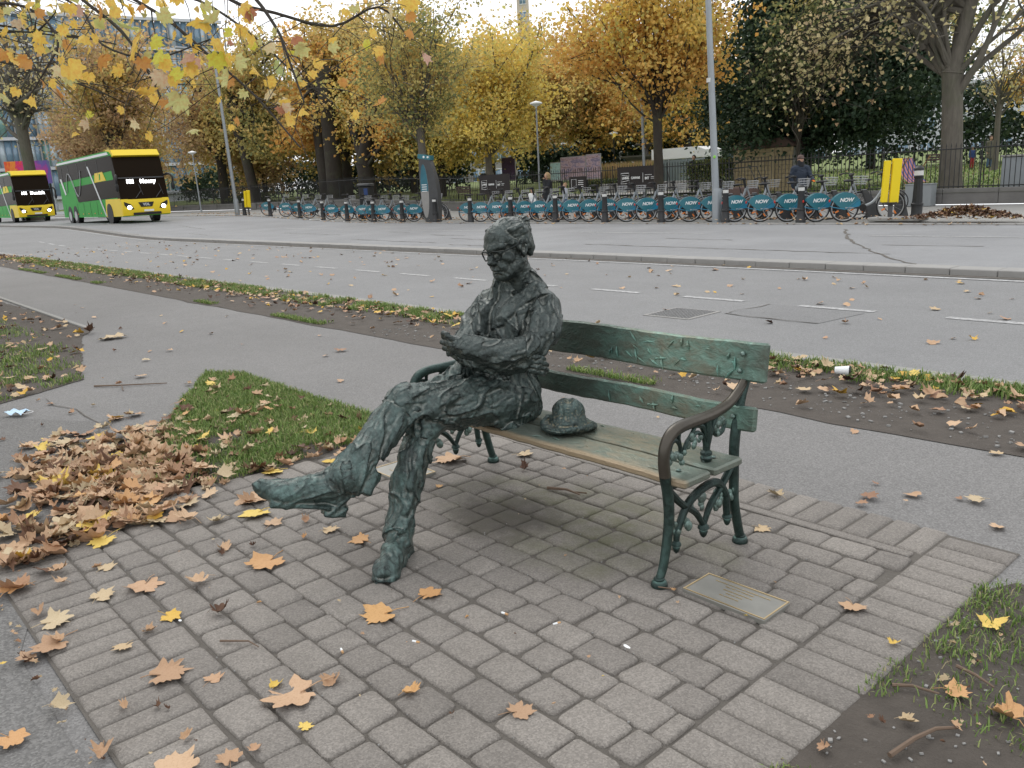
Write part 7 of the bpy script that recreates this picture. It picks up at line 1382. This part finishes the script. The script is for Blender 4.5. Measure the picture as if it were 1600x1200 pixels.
# ------------------------------------------------------------------ people
PS = {}
def person(x, y, z, rz, h, label, top, legs, pose='stand', hairm='hair', cap=None, snood=None, skirt=None, coat=0.):
    k = h / 1.75; r = MB(); hd = Vector((0, 0, 1.62 * k))
    armL = {'stand': [(.20, 0, 1.42), (.25, .03, 1.15), (.22, -.10, .92)], 'reach': [(.20, 0, 1.42), (.27, -.10, 1.18), (.20, -.38, 1.08)], 'face': [(.18, 0, 1.40), (.24, -.10, 1.18), (.06, -.17, 1.50)], 'raise': [(.18, 0, 1.40), (.30, -.06, 1.25), (.26, -.12, 1.52)]}[pose]
    armR = [(-.20, 0, 1.42), (-.25, .03, 1.15), (-.22, -.06, .90)]
    S = Field((-.42, -.50, -.03), (.42, .32, 1.86), .016); sc1 = lambda P, r_: [((p[0], p[1], p[2]), q) for p, q in zip(P, r_)]
    def trunk(S, e=0.):
        S.ell((0, 0, 1.22), (.175 + e, .115 + e, .25 + e), .04); S.ell((0, 0, .98), (.155 + e, .115 + e, .16 + e), .04); S.cone((-.15, 0, 1.42), (.15, 0, 1.42), .065 + e, .065 + e, .04)
    def arms(S, e=0.):
        for A in (armL, armR): S.chain(sc1(A, (.058 + e, .045 + e, .034 + e * .6)), .02)
    def legs_(S, e=0.):
        for s in (-1, 1): S.chain(sc1([(.085 * s, 0, .92), (.095 * s, -.02, .50), (.10 * s, .02, .09)], (.088 + e, .060 + e, .045 + e)), .02)
    trunk(S); arms(S); legs_(S); S.cone((0, 0, 1.40), (0, -.005, 1.55), .055, .052, .02); S.ell((0, -.01, 1.655), (.075, .092, .112), .01); S.ell((0, -.03, 1.60), (.055, .070, .065), .02); S.cone((0, -.105, 1.665), (0, -.118, 1.635), .010, .014, .008)
    for s in (-1, 1): S.cone((.10 * s, .02, .05), (.11 * s, -.15, .035), .045, .035, .02); S.ell((.075 * s, .0, 1.645), (.012, .02, .03), .004); S.ell((.028 * s, -.098, 1.672), (.012, .010, .008), .004, 's')
    V, F = S.surface(); root = link('person', npmesh('person', V, F, smooth=True), MT['skin'], None, (x, y, z), (0, 0, rz)); root.scale = (k,) * 3; tag(root, label, 'person')
    S = Field((-.44, -.52, .4), (.44, .34, 1.6), .016); trunk(S, .022); arms(S, .018)
    if coat: S.cone((0, 0, .95), (0, 0, .95 - coat), .16, .19, .03)
    S.displace(lambda x, y, z: -(clay(x + 5, y, z, .5, 8) - .42) * .03, .03); V, F = S.surface(); a = 'jacket'; link(a, npmesh(a, V, F, smooth=True), top, root)
    S = Field((-.25, -.2, .04), (.25, .2, 1.02), .016); legs_(S, .014); S.ell((0, 0, .93), (.16, .125, .10), .03); V, F = S.surface(); link('trousers', npmesh('trousers', V, F, smooth=True), legs, root)
    g = MB()
    for s in (-1, 1): g.ball((.11 * s, -.06, .045), (.055, .15, .055), 10, 6)
    g.build('shoes', MT['dark'], root)
    if cap: g = MB(); g.ball((0, 0, 1.71), (.092, .108, .085), 14, 8); g.ball((0, -.12, 1.70), (.065, .075, .012), 12, 4); g.build('cap', cap, root)
    else:
        g = MB(); q = random.Random(int(h * 100))
        for i in range(40): th, ph = q.uniform(0, 6.28), q.uniform(0, 1.7); d = Vector((sin(ph) * cos(th), sin(ph) * sin(th), cos(ph))); g.ball(Vector((0, .015, 1.675)) + Vector((d.x * .075, d.y * .09 + .01, d.z * .10)), .034 if h > 1.5 else .026, 6, 4)
        if pose == 'face':
            for i in range(46): th = q.uniform(-.6, 3.7); g.ball((.105 * cos(th), .02 + .10 * sin(th), q.uniform(1.54, 1.72)), .036, 6, 4)
        g.build('hair', MT[hairm], root)
    if snood: g = MB(); g.lathe([(.06, 1.42), (.10, 1.46), (.098, 1.54), (.088, 1.60), (.078, 1.655)], (0, -.012, 0), 14); g.build('snood', snood, root)
    for A in (armL, armR):   # five separate fingers on a small palm
        p = Vector(A[2]); d = (Vector(A[2]) - Vector(A[1])).normalized(); sd_ = d.cross(Vector((0, 1, 0))).normalized() if abs(d.y) < .9 else Vector((1, 0, 0)); g = MB(); g.tube([p, p + d * .05], [.030, .034], 8, flat=.6)
        for i in range(4): b_ = p + d * .045 + sd_ * (.024 - .016 * i); g.tube([b_, b_ + d * (.04 + .006 * (i in (1, 2))), b_ + d * .062 + Vector((0, -.018, -.01))], [.009, .008, .006], 5)
        g.tube([p + d * .01 - sd_ * .028, p + d * .035 - sd_ * .048, p + d * .055 - sd_ * .052], [.010, .009, .007], 5); g.build('hand', MT['orange'] if (pose == 'reach' and A is armL) else MT['skin'], root)
    return root
person(-13.2, 22.95, PZ, 1.0, 1.80, 'man in navy jacket, brown cap and black snood standing behind the hire bikes', MT['navy'], MT['cloth'], 'reach', cap=MT['brown'], snood=MT['cloth'])
person(-26.0, 25.0, PZ, -.2, 1.78, 'woman with big curly blonde hair and black coat holding a hand to her mouth', MT['cloth'], MT['jeans'], 'face', coat=.28)
person(-24.95, 25.0, PZ, -.5, 1.34, 'boy in light grey sweatshirt with one arm raised beside the woman', MT['lgrey'], MT['jeans'], 'raise')
person(-26.75, 24.8, PZ, .2, 1.16, 'small dark-haired child in a white top left of the woman', MT['wletter'], MT['lgrey'], 'stand', hairm='cloth')
person(-18.5, 52.4, .90, .9, 1.72, 'adult in long khaki coat walking in the far park at the right', MT['khaki'], MT['jeans'], 'stand', coat=.32, hairm='brown')
person(-19.35, 52.2, .90, .9, 1.18, 'toddler in blue top and red trousers beside the adult in khaki', MT['bluec'], MT['redc'], 'stand')
person(-25.3, 34.2, .6, .4, 1.70, 'dark-clothed person standing behind the railings left of the tall lamp post', MT['cloth'], MT['cloth'], 'stand', hairm='cloth')
# rucksack-like child seat held by the man, black bicycle, cargo trike
r = empty('black_bicycle', (-12.4, 24.9, PZ), radians(20), 'black bicycle leaning by the railings right of the standing man', 'bicycle'); g = MB()
for x in (0, 1.05): t = MB(); t.tube([(x + .34 * cos(a), 0, .35 + .34 * sin(a)) for a in [2 * pi * i / 24 for i in range(24)]], .018, 6, closed=True); t.build('tyre', MT['dark'], r); t = MB(); [t.tube([(x, 0, .35), (x + .33 * cos(a), 0, .35 + .33 * sin(a))], .003, 4) for a in [2 * pi * i / 12 for i in range(12)]]; t.build('spokes', MT['alu'], r)
g.tube([(0, 0, .35), (.42, 0, .33), (.90, 0, .80), (.32, 0, .86), (.42, 0, .33)], .018, 6); g.tube([(0, 0, .35), (.32, 0, .82)], .012, 6); g.tube([(.90, 0, .95), (.96, 0, .65), (1.05, 0, .35)], .018, 6); g.build('frame', MT['iron'], r); g = MB(); g.tube([(.32, 0, .82), (.29, 0, 1.0)], .013, 6); g.ball((.26, 0, 1.02), (.13, .07, .03), 10, 5); g.build('saddle', MT['dark'], r); g = MB(); g.tube([(.90, 0, .9), (.86, 0, 1.10)], .015, 6); g.tube([(.78, -.28, 1.16), (.88, -.1, 1.12), (.88, .1, 1.12), (.78, .28, 1.16)], .014, 6); g.build('handlebar', MT['dark'], r)
r = empty('cargo_trike', (-17.7, 26.9, PZ), radians(10), 'dark cargo trike with a thin folding canopy frame before the sandstone hut', 'cargo trike'); g = MB(); g.box((0, 0, .62), (.9, .7, .55), bev=.04); g.build('box', MT['brown'], r); g = MB(); g.tube([(-.5, -.3, .9), (-.55, -.3, 1.55), (.35, -.3, 1.6), (.75, -.3, .7)], .015, 6); g.tube([(-.5, .3, .9), (-.55, .3, 1.55), (.35, .3, 1.6), (.75, .3, .7)], .015, 6); g.tube([(-.55, -.3, 1.55), (-.55, .3, 1.55)], .015, 6); g.tube([(.35, -.3, 1.6), (.35, .3, 1.6)], .015, 6); g.build('canopy_frame', MT['iron'], r)
for x, y_ in ((-.1, -.42), (-.1, .42), (1.1, 0)): t = MB(); t.tube([(x + .30 * cos(a), y_, .31 + .30 * sin(a)) for a in [2 * pi * i / 20 for i in range(20)]], .025, 6, closed=True); t.build('wheel', MT['dark'], r)
g = MB(); g.tube([(.3, 0, .5), (.8, 0, .55), (1.1, 0, .31)], .03, 6); g.tube([(.8, 0, .55), (.78, 0, 1.0)], .02, 6); g.ball((.78, 0, 1.02), (.14, .08, .04), 10, 5); g.build('frame', MT['iron'], r)
# hut of pale sandstone blocks
mh_ = simple('sandstone', (.36, .29, .18), .85, 0, .25, 3, .5, 30); r = empty('stone_hut', (-21.4, 34.0, .5), -.0164, 'small hut of coursed yellow sandstone blocks behind the railings under the evergreen', 'hut'); rr = random.Random(6)
g = MB(); g.box((0, .7, .95), (2.95, 1.3, 1.88)); g.build('core_wall', MT['conc'], r)
bmesh_ = {}
for row in range(10):
    x = -1.52 + (-.14 if row % 2 else 0)
    while x < 1.5:
        L_ = rr.choice((.26, .32, .40)); x1 = min(x + L_, 1.52); x0_ = max(x, -1.52)
        if x1 - x0_ > .06: g = MB(); g.box(((x0_ + x1) / 2, 0, .10 + .19 * row), (x1 - x0_ - .012, .10 + rr.uniform(-.01, .015), .178), bev=.012); g.build('block', mh_, r)
        x += L_
g = MB(); g.prism([(-1.7, 1.92), (1.7, 1.92), (1.1, 2.3), (-1.1, 2.3)], 1.5, (0, 1.4, 0), (1, 0, 0), (0, 0, 1)); g.build('roof', MT['brown'], r); g = MB(); g.box((.55, -.07, .95), (.18, .10, 1.9)); g.build('pilaster', mh_, r)
# park furniture
def park_bench(x, y, z, rz, lab):
    r = empty('park_bench', (x, y, z), rz, lab, 'bench'); 
    for i in range(3): g = MB(); g.box((0, -.18 + .18 * i, .45), (1.6, .14, .035), bev=.006); g.build('seat_slat', MT['brown'], r)
    for i in range(3): g = MB(); g.box((0, .30 + .02 * i, .60 + .14 * i), (1.6, .03, .10), bev=.006); g.build('back_slat', MT['brown'], r)
    for s in (-1, 1): g = MB(); g.box((.72 * s, -.2, .22), (.05, .05, .44)); g.box((.72 * s, .28, .46), (.05, .05, .92)); g.box((.72 * s, .03, .64), (.05, .5, .04)); g.build('end_frame', MT['iron'], r)
park_bench(-40.4, 32.2, .5, 3.0, 'dark wooden park bench seen through the railings beside the smaller banner'); park_bench(-21.0, 52, .9, .4, 'empty bench far across the park lawn near the hedge')
r = empty('deck_chair', (-15.75, 36.1, .56), radians(150), 'striped canvas deck chair standing on the park lawn behind the railings', 'deck chair'); mw = simple('deck_wood', (.50, .30, .16), .6)
for s in (-1, 1): g = MB(); g.box((0, .62 * s, .75), (.05, .04, 1.9), ry=-.75); g.build('frame_rail', mw, r); g = MB(); g.box((.05, .56 * s, .40), (.05, .04, 1.2), ry=.95); g.build('leg', mw, r)
for s in (-.62, .62): g = MB(); g.tube([(s, -.6, .75 + s * 1.02), (s, .6, .75 + s * 1.02)], .022, 6); g.build('cross_bar', mw, r)
for j, m_ in enumerate((simple('stripe_blue', (.12, .12, .32), .8), simple('stripe_pink', (.62, .28, .25), .8))):
    g = MB(); 
    for k in range(j, 12, 2):
        y0 = -.55 + .0917 * k; P = [(-.60 + 1.2 * i / 8, .75 + (-.60 + 1.2 * i / 8) * 1.02 - .20 * sin(pi * i / 8)) for i in range(9)]; g.add([(a, yy, b_) for a, b_ in P for yy in (y0, y0 + .0917)], [(2 * i, 2 * i + 1, 2 * i + 3, 2 * i + 2) for i in range(8)])
    g.build('canvas', m_, r)
r.scale = (.78, .78, .78)
def board(x, y, z, w_, h_, lab, base, art):
    r = empty('display_board', (x, y, z), -.1, lab, 'display board'); g = MB(); g.box((0, .03, h_ / 2 + .7), (w_, .06, h_)); g.build('panel', MT['kerb'], r)
    for s in (-1, 1): g = MB(); g.box((w_ / 2 * s * .96, .05, .5), (.07, .07, 1.1)); g.build('leg', MT['iron'], r)
    m_, n_, b_ = nmat('board_print'); tc = n_.nodes.new('ShaderNodeTexCoord').outputs['Object']; nn = noise(n_, art[2], 6, .7, mapped(n_, tc, art[3]), 1.5); n_.links.new(ramp(n_, nn, art[0], art[1]), b_.inputs['Base Color']); b_.inputs['Roughness'].default_value = .5
    g = MB(); g.box((0, -.005, h_ / 2 + .72), (w_ - .08, .012, h_ - .12)); g.build('print', m_, r); return r
SUN_ = ([(.2, (.06, .05, .09)), (.42, (.20, .17, .26)), (.52, (.46, .34, .36)), (.6, (.16, .10, .12)), (.75, (.30, .22, .28))], 'LINEAR', 2.2, (.5, 1, 1.4)); BLU = ([(.3, (.10, .34, .40)), (.5, (.45, .62, .60)), (.62, (.10, .12, .12)), (.7, (.45, .40, .10))], 'LINEAR', 6, (1, 1, 1))
r1 = board(-35.4, 36.2, .75, 2.3, 1.35, 'wide display board with a dusk photograph behind the woman in black', 0, SUN_); r1 = board(-33.6, 36.0, .75, 1.25, 1.4, 'display board with a dark red dusk photograph left of the reeds', 0, SUN_); board(-37.1, 36.4, .75, 1.0, 1.1, 'turquoise display board directly above the woman\'s head', 0, BLU)
board(-41.6, 36.6, .9, 1.5, 1.5, 'dark purple display board above the small child', 0, ([(.3, (.03, .02, .04)), (.5, (.10, .05, .14)), (.7, (.02, .02, .03))], 'LINEAR', 3, (1, 1, 1))); board(-43.6, 36.4, .7, 1.5, .8, 'low black sign board at the left of the display boards', 0, ([(.3, (.01, .01, .012)), (.7, (.04, .05, .05))], 'LINEAR', 3, (1, 1, 1)))
r = empty('fountain', (-37.3, 45.2, .75), 0, 'dark tiered stone fountain with a wide basin above the reeds', 'fountain'); g = MB(); g.lathe([(.55, 0), (.5, .2), (.22, .4), (.2, 1.3), (.5, 1.55), (1.75, 1.95), (1.8, 2.05), (1.7, 2.05), (.3, 1.75), (.16, 1.9), (.13, 2.5), (.25, 2.6), (.75, 2.75), (.78, 2.82), (.7, 2.82), (.1, 2.7), (.08, 3.1)], n=24); g.build('basins', MT['plinth'], r); g = MB(); g.lathe([(2.6, 0), (2.6, .5), (2.4, .5), (2.35, .05)], n=28); g.build('pool_wall', MT['plinth'], r)
r = empty('reeds', (-34.6, 39.5, .7), 0, 'tall straw-coloured ornamental grasses in front of the fountain', 'reeds'); n = 4200; u = nrng.uniform(-2.6, 2.6, n); vv = nrng.normal(0, .4, n); hh_ = nrng.uniform(.9, 1.75, n); aa = nrng.uniform(-.12, .12, n)
Vv = np.empty((n, 4, 3), np.float32); Vv[:, 0] = np.stack([u - .012, vv, u * 0], 1); Vv[:, 1] = np.stack([u + .012, vv, u * 0], 1); Vv[:, 2] = np.stack([u + .022 + aa * hh_, vv, hh_ * .85], 1); Vv[:, 3] = np.stack([u + aa * hh_ * 1.2, vv, hh_], 1); cR = np.array([(.40, .27, .13), (.52, .36, .18), (.33, .22, .10), (.30, .30, .10)])[nrng.integers(0, 4, n)]; i0 = np.arange(n) * 4; link('stems', npmesh('stems', Vv.reshape(-1, 3), np.stack([i0, i0 + 1, i0 + 2, i0 + 3], 1), cols=cR), MT['grass'], r)
r = empty('glass_shelter', (-30.9, 40.2, .75), 0, 'small glass pavilion with a white rounded roof right of the maple trunk', 'pavilion'); g = MB(); g.prism([(-1.9, 1.6), (1.9, 1.6), (1.9, 2.0), (1.4, 2.2), (-1.9, 2.2)], 1.6, (0, 1.6, 0), (1, 0, 0), (0, 0, 1)); g.build('roof', MT['wletter'], r)
for x in (-1.85, -.6, .65, 1.85): g = MB(); g.box((x, 0, .8), (.06, .06, 1.6)); g.build('post', MT['galv'], r)
for i in range(3): g = MB(); g.box((-1.23 + 1.25 * i, .02, .85), (1.16, .03, 1.4)); g.build('pane', glassy('pavilion_glass', (.18, .22, .23), .1), r)
r = empty('white_wall', (-30, 37.6, .62), 0, 'low white wall in the park seen through the railings', 'wall'); g = MB(); g.box((0, 0, .26), (9, .25, .50), bev=.02); g.build('wall', MT['kerb'], r)

# ------------------------------------------------------------------ coaches
CG = simple('coach_green', (.030, .34, .045), .5, 0, .06, 2); CY = simple('coach_yellow', (.82, .60, .015), .5, 0, .04, 2); CG.node_tree.nodes['Principled BSDF'].inputs['Specular IOR Level'].default_value = .15; CB = glassy('coach_glass', (.018, .013, .009), .22); CB.node_tree.nodes['Principled BSDF'].inputs['Specular IOR Level'].default_value = .10; CB.node_tree.nodes['Principled BSDF'].inputs['IOR'].default_value = 1.12; CS = simple('coach_silver', (.5, .52, .54), .3, .3, .05); LIT = emit('lit_display', (1, 1, 1), 5.); HLAMP = emit('headlight_glow', (1, .98, .94), 8.)
def coach():
    r = empty('coach', (0, 0, 0)); L_, W_, Hh = 13.2, 2.55, 4.0      # nose at x=0 facing +x, near side at y=-W/2
    s = [(0, .38), (-.02, 1.35), (-.18, 2.3), (-.42, 3.3), (-.62, 3.72), (-1.0, 3.92), (-1.6, 3.98), (-12.6, 3.98), (-13.1, 3.85), (-13.2, 3.4), (-13.2, .42)]
    g = MB(); g.prism(s, W_, (0, W_ / 2, 0), (1, 0, 0), (0, 0, 1)); g.build('body', CG, r)
    def side(poly, mat, nm, e=.012):
        for sg in (-1, 1):
            g = MB(); g.prism(poly, .014, (0, sg * (W_ / 2 + e) + (.007 if sg > 0 else .007), 0), (1, 0, 0), (0, 0, 1)); g.build(nm, mat, r)
    side([(-.44, 3.30), (-.66, 3.70), (-13.05, 3.74), (-13.12, 2.66), (-5.5, 2.80), (-.30, 2.92)], CB, 'upper_window')
    side([(-.18, 1.44), (-.30, 2.42), (-9.6, 2.30), (-9.0, 1.34)], CB, 'lower_window')
    side([(-.05, .40), (-.06, 1.36), (-2.9, 1.38), (-3.3, .40)], CY, 'front_wing'); side([(-2.2, 2.42), (-2.7, 2.92), (-4.3, 2.90), (-4.6, 2.38)], CY, 'badge_panel', .02)
    side([(-3.3, 2.5), (-3.15, 2.80), (-3.35, 2.84), (-3.5, 2.5)], CG, 'badge', .03)
    side([(-3.05, .45), (-5.5, 3.35), (-5.75, 3.35), (-3.30, .45)], CS, 'silver_stripe', .03); side([(-12.7, 2.9), (-12.3, 2.9), (-11.6, 1.9), (-11.9, 1.85)], CS, 'silver_leaf', .03)
    for sg in (-1, 1):
        g = MB(); g.tube(cr([(-11.3, 0, 2.0), (-10.9, 0, 2.8), (-10.4, 0, 3.15), (-9.9, 0, 2.9), (-9.2, 0, 2.1), (-8.7, 0, 1.72), (-8.2, 0, 1.9), (-7.7, 0, 2.5), (-7.4, 0, 3.2)]), .05, 5, flat=.4); g.build('silver_curve', CS, r, (0, sg * (W_ / 2 + .02), 0))
        g = MB(); [g.box((-a, sg * (W_ / 2 + .012), .62), (.10, .02, .06)) for a in (4.2, 5.6, 7., 8.3, 9.5)]; g.build('marker_lamp', MT['orange'], r)
        for a in (2.35, 10.1, 11.5): g = MB(); g.lathe([(.50, -.16), (.50, .16)], (-a, sg * (W_ / 2 - .14), .50), 20, 'Y'); t = g.build('wheel', MT['dark'], r); g = MB(); g.lathe([(.30, -.175), (.27, -.13), (.12, -.15), (.10, .15), (.27, .13), (.30, .175)], (-a, sg * (W_ / 2 - .14), .50), 16, 'Y'); g.build('rim', MT['alu'], t)
        for a in (2.35, 10.1, 11.5): g = MB(); g.lathe([(.58, -.01), (.58, .01)], (-a, sg * (W_ / 2 + (.030 if a < 3 else .0)), .56), 22, 'Y'); g.build('wheel_arch', MT['dark'], r)
        g = MB(); g.tube(cr([(-.35, sg * 1.2, 2.55), (.25, sg * 1.42, 2.6), (.5, sg * 1.5, 2.4), (.45, sg * 1.5, 2.1)]), .06, 7); g.ball((.45, sg * 1.5, 1.95), (.12, .10, .24), 8, 6); g.build('mirror', MT['dark'], r)
    side([(-1.0, 3.76), (-1.2, 3.90), (-12.9, 3.90), (-13.05, 3.78)], CS, 'sky_reflection_strip', .02)  # pale strip painting the sky's reflection along the top of the sides
    for a in (4.9, 6.4, 7.9, 9.4, 12.4):
        for sg in (-1, 1): g = MB(); g.box((-a, sg * (W_ / 2 + .004), .88), (.02, .012, .80)); g.build('panel_seam', MT['dock'], r)
    for a in (3.6, 5.8, 8., 10.2, 12.): 
        for sg in (-1, 1): g = MB(); g.box((-a, sg * (W_ / 2 + .024), 3.2), (.05, .012, .86)); g.build('window_pillar', MT['dock'], r)
    g = MB(); g.box((-.13, 0, 2.46), (.06, W_ - .1, .07)); g.build('screen_divider', MT['dock'], r)
    for s0 in (-.5, .6): g = MB(); g.tube([(.09, s0, 1.36), (.03, s0 + .35, 1.75)], .018, 5); g.tube([(-.0, s0 + .28, 2.1), (.07, s0 + .42, 1.5)], .014, 5); g.build('wiper', MT['dock'], r)
    g = MB(); g.ball((-.02, .55, 1.75), (.05, .20, .22), 8, 6); g.ball((-.07, .55, 2.08), (.05, .10, .13), 8, 6); g.build('driver_silhouette', MT['dock'], r) if False else None
    # front: big curved windscreen, yellow brow and bumper
    fs = [(.012, 1.30), (-.165, 2.3), (-.40, 3.3), (-.555, 3.62)]; g = MB(); V = [(x + .035 - .03 * abs(t) ** 3, t * (W_ / 2 + .004), z) for x, z in fs for t in (-1, -.8, -.5, 0, .5, .8, 1)]; g.add(V, [(i * 7 + j, i * 7 + j + 1, i * 7 + j + 8, i * 7 + j + 7) for i in range(3) for j in range(6)]); g.build('windscreen', CB, r)
    g = MB(); g.prism([(.026, 1.30), (-.155, 2.3), (-.39, 3.3), (-.53, 3.62), (-1.1, 3.62), (-.9, 2.9), (-.5, 1.30)], W_ + .03, (0, W_ / 2 + .015, 0), (1, 0, 0), (0, 0, 1)); g.build('screen_surround', CB, r)
    g = MB(); g.prism([(-.50, 3.60), (-.30, 3.68), (-.62, 4.0), (-1.6, 4.06), (-1.6, 3.6)], W_ - .06, (0, W_ / 2 - .03, 0), (1, 0, 0), (0, 0, 1)); g.build('brow', CY, r)
    g = MB(); g.prism([(.06, .42), (.12, .70), (.10, 1.10), (.03, 1.32), (-.5, 1.32), (-.5, .42)], W_ + .02, (0, W_ / 2 + .01, 0), (1, 0, 0), (0, 0, 1)); g.build('bumper', CY, r)
    g = MB(); g.prism([(-.42, 1.12), (.42, 1.12), (.30, .86), (-.30, .86)], .02, (.115, 0, 0), (0, 1, 0), (0, 0, 1)); g.box((.125, 0, .50), (.03, 1.5, .14)); gr = g.build('grille', MT['dark'], r)
    t_ = text_mesh('VDL', .20, .004, 0, .01); t_.materials.append(CS); link('maker_badge', t_, None, gr, (.145, 0, .99), (pi / 2, 0, pi / 2))
    for sg in (-1, 1):
        g = MB(); g.prism([(-.26 * 1, 1.18), (.10, 1.02), (.24, .76), (-.02, .72), (-.24, .98)] if sg > 0 else [(.26, 1.18), (.24, .98), (.02, .72), (-.24, .76), (-.10, 1.02)], .02, (.112, -sg * .92, 0), (0, 1, 0), (0, 0, 1)); h_ = g.build('headlight', MT['dark'], r); g = MB(); g.ball((.13, sg * .92, .86), (.03, .13, .10), 10, 6); g.build('lamp', HLAMP, h_)
    g = MB(); g.box((.13, .1, .66), (.012, .52, .11)); g.build('number_plate', MT['wletter'], r)
    dg_ = text_mesh('101', .30, .003, 0, .012); dg_.materials.append(LIT); link('route_number', dg_, None, r, (-.10, -.62, 2.25), (pi / 2 - .2, 0, pi / 2)); return r
DEST = []
def dest(r, txt, num):
    for c in kids(r):
        pass
    m_ = text_mesh(txt, .30, .003, 0, .012); m_.materials.append(LIT); link('destination', m_, None, r, (-.095, .32, 2.25), (pi / 2 - .2, 0, pi / 2))
c1 = coach(); c2 = copy_tree(c1); dest(c1, 'Newry', 0); dest(c2, 'Dundalk', 0)
c1.location = (-49.4, 16.25, zr(-51) + .0); c1.rotation_euler = (0, -.004, -.02); tag(c1, 'leading green and yellow double-deck coach with black windscreen and lit headlights', 'coach', 'double-deck coaches')
c2.location = (-76.5, 16.6, zr(-77) + .02); c2.rotation_euler = (0, 0, -.02); tag(c2, 'second green and yellow double-deck coach following, cut by the left edge', 'coach', 'double-deck coaches')
# ------------------------------------------------------------------ buildings
def wdir(*a): return Vector(a)
GB = simple('facade_white', (.50, .52, .56), .5, 0, .08, 1); GG = [glassy('office_glass_%s' % n, c, .15) for n, c in (('blue', (.16, .25, .34)), ('pale', (.42, .50, .56)), ('green', (.16, .30, .28)))]
r = empty('glass_office', (-150, 42, 0), radians(80), 'tall blue and white glass office block behind the trees at the upper left', 'office building'); g = MB(); g.box((0, 6, 15), (46, 12, 30)); g.build('core', GB, r)
shared = []
for k in range(3): g = MB(); g.box((0, 0, 0), (.94, .10, 4.0)); me = g.mesh('glass_panel'); me.materials.append(GG[k]); shared.append(me)
rr = random.Random(8)
for fl in range(6):
    for b_ in range(44): link('glass_panel', rr.choices(shared, (4, 3.2, 1 if fl else 6))[0], None, r, (-22 + 1.02 * b_ + .3 * (fl % 2), -.06 - .05 * (b_ % 3), 5.2 + 4.6 * fl))
for fl in range(7): g = MB(); g.box((0, -.3, 2.85 + 4.6 * fl), (46.4, .8, .45)); g.build('floor_band', GB, r)
g = MB(); [g.box((-22.4 + 3.06 * i, -.35, 16), (.16, .5, 27)) for i in range(16)]; g.build('fin', MT['kerb'], r)
def block(x, y, z, w_, d_, h_, rz, lab, mat, fl, bays, roofm=None, cat='building'):
    r = empty('building', (x, y, z), rz, lab, cat); g = MB(); g.box((0, d_ / 2, h_ / 2), (w_, d_, h_)); g.build('wall', mat, r); g = MB(); g.box((0, d_ / 2, h_ + .2), (w_ + .5, d_ + .5, .4)); g.build('parapet', roofm or mat, r)
    wm = MB(); wm.box((0, 0, 0), (w_ / bays * .5, .12, h_ / fl * .55)); wmm = wm.mesh('window'); wmm.materials.append(GG[0]); fm = MB(); a_, c_ = w_ / bays * .5, h_ / fl * .55; fm.box((0, -.04, c_ / 2), (a_ + .2, .14, .12)); fm.box((0, -.04, -c_ / 2), (a_ + .2, .18, .12)); fm.box((0, -.07, 0), (.08, .06, c_)); fmm = fm.mesh('window_frame'); fmm.materials.append(MT['wletter'])
    for i in range(fl):
        for j in range(bays): o = link('window', wmm, None, r, (-w_ / 2 + w_ / bays * (j + .5), -.02, h_ / fl * (i + .55))); link('frame', fmm, None, o)
    return r
block(-52, 128, 1, 26, 10, 10.5, radians(25), 'grey-white terrace seen between the right street tree and the orange tree', GB, 3, 8)
block(-92, 86, 1, 46, 12, 9, radians(42), 'long pale grey building glimpsed behind the yellow trees', MT['conc'], 3, 14); block(-66, 92, 1, 30, 12, 10, radians(30), 'pale grey building glimpsed behind the orange trees', MT['conc'], 3, 9)
r = block(-134, 124, 1, 2.4, 2.4, 44, radians(45), 'slender beige tower rising out of frame above the yellow trees', simple('tower_beige', (.50, .44, .36), .8), 14, 1)
r = empty('hoarding', (-111, 24, .6), radians(70), 'colourful red and purple advert hoarding above the second coach', 'hoarding'); m_, n_, b_ = nmat('hoarding_print'); tc = n_.nodes.new('ShaderNodeTexCoord').outputs['Object']; sx = N(n_, 'SeparateXYZ'); n_.links.new(tc, sx.inputs[0])
f_ = mth(n_, 'ADD', mth(n_, 'MULTIPLY', sx.outputs[0], .12), mth(n_, 'ADD', mth(n_, 'MULTIPLY', noise(n_, .9, 4, .6, mapped(n_, tc, (1, 1, .4)), .8), .9), .05)); n_.links.new(ramp(n_, f_, [(.15, (.75, .05, .03)), (.35, (.85, .30, .03)), (.45, (.75, .03, .10)), (.55, (.60, .05, .30)), (.68, (.18, .10, .45)), (.85, (.12, .25, .30))]), b_.inputs['Base Color'])
g = MB(); g.box((0, 0, 4.9), (4.6, .2, 2.6)); g.build('panel', m_, r); [(lambda g: (g.box((x, .1, 1.9), (.2, .2, 3.8)), g.build('post', MT['iron'], r)))(MB()) for x in (-2, 2)]
for o in bpy.data.objects:
    if o.name.startswith('Mesh'): print('odd', o.name)
print('objects', len(bpy.data.objects))

# plane trees of the canal bank behind and left of the camera (they show in the glass of the coaches)
src = bpy.data.objects['tree']
cb_ = [o for o in bpy.data.objects if o.get('label', '').startswith('golden tree above the front')][0]
for i, (x, y) in enumerate(((-30, -9), (-42, -10), (-54, -10), (-66, -11), (-78, -11))):
    o = copy_tree(cb_); o.location = (x, y, 0); o.rotation_euler = (0, 0, 1.3 * i); tag(o, 'canal bank tree out of frame on the left, %s' % ('nearest the camera', 'next beyond the nearest', 'middle one of the row', 'last but one of the row', 'farthest of the row')[i], 'tree', 'trees along the canal out of frame')
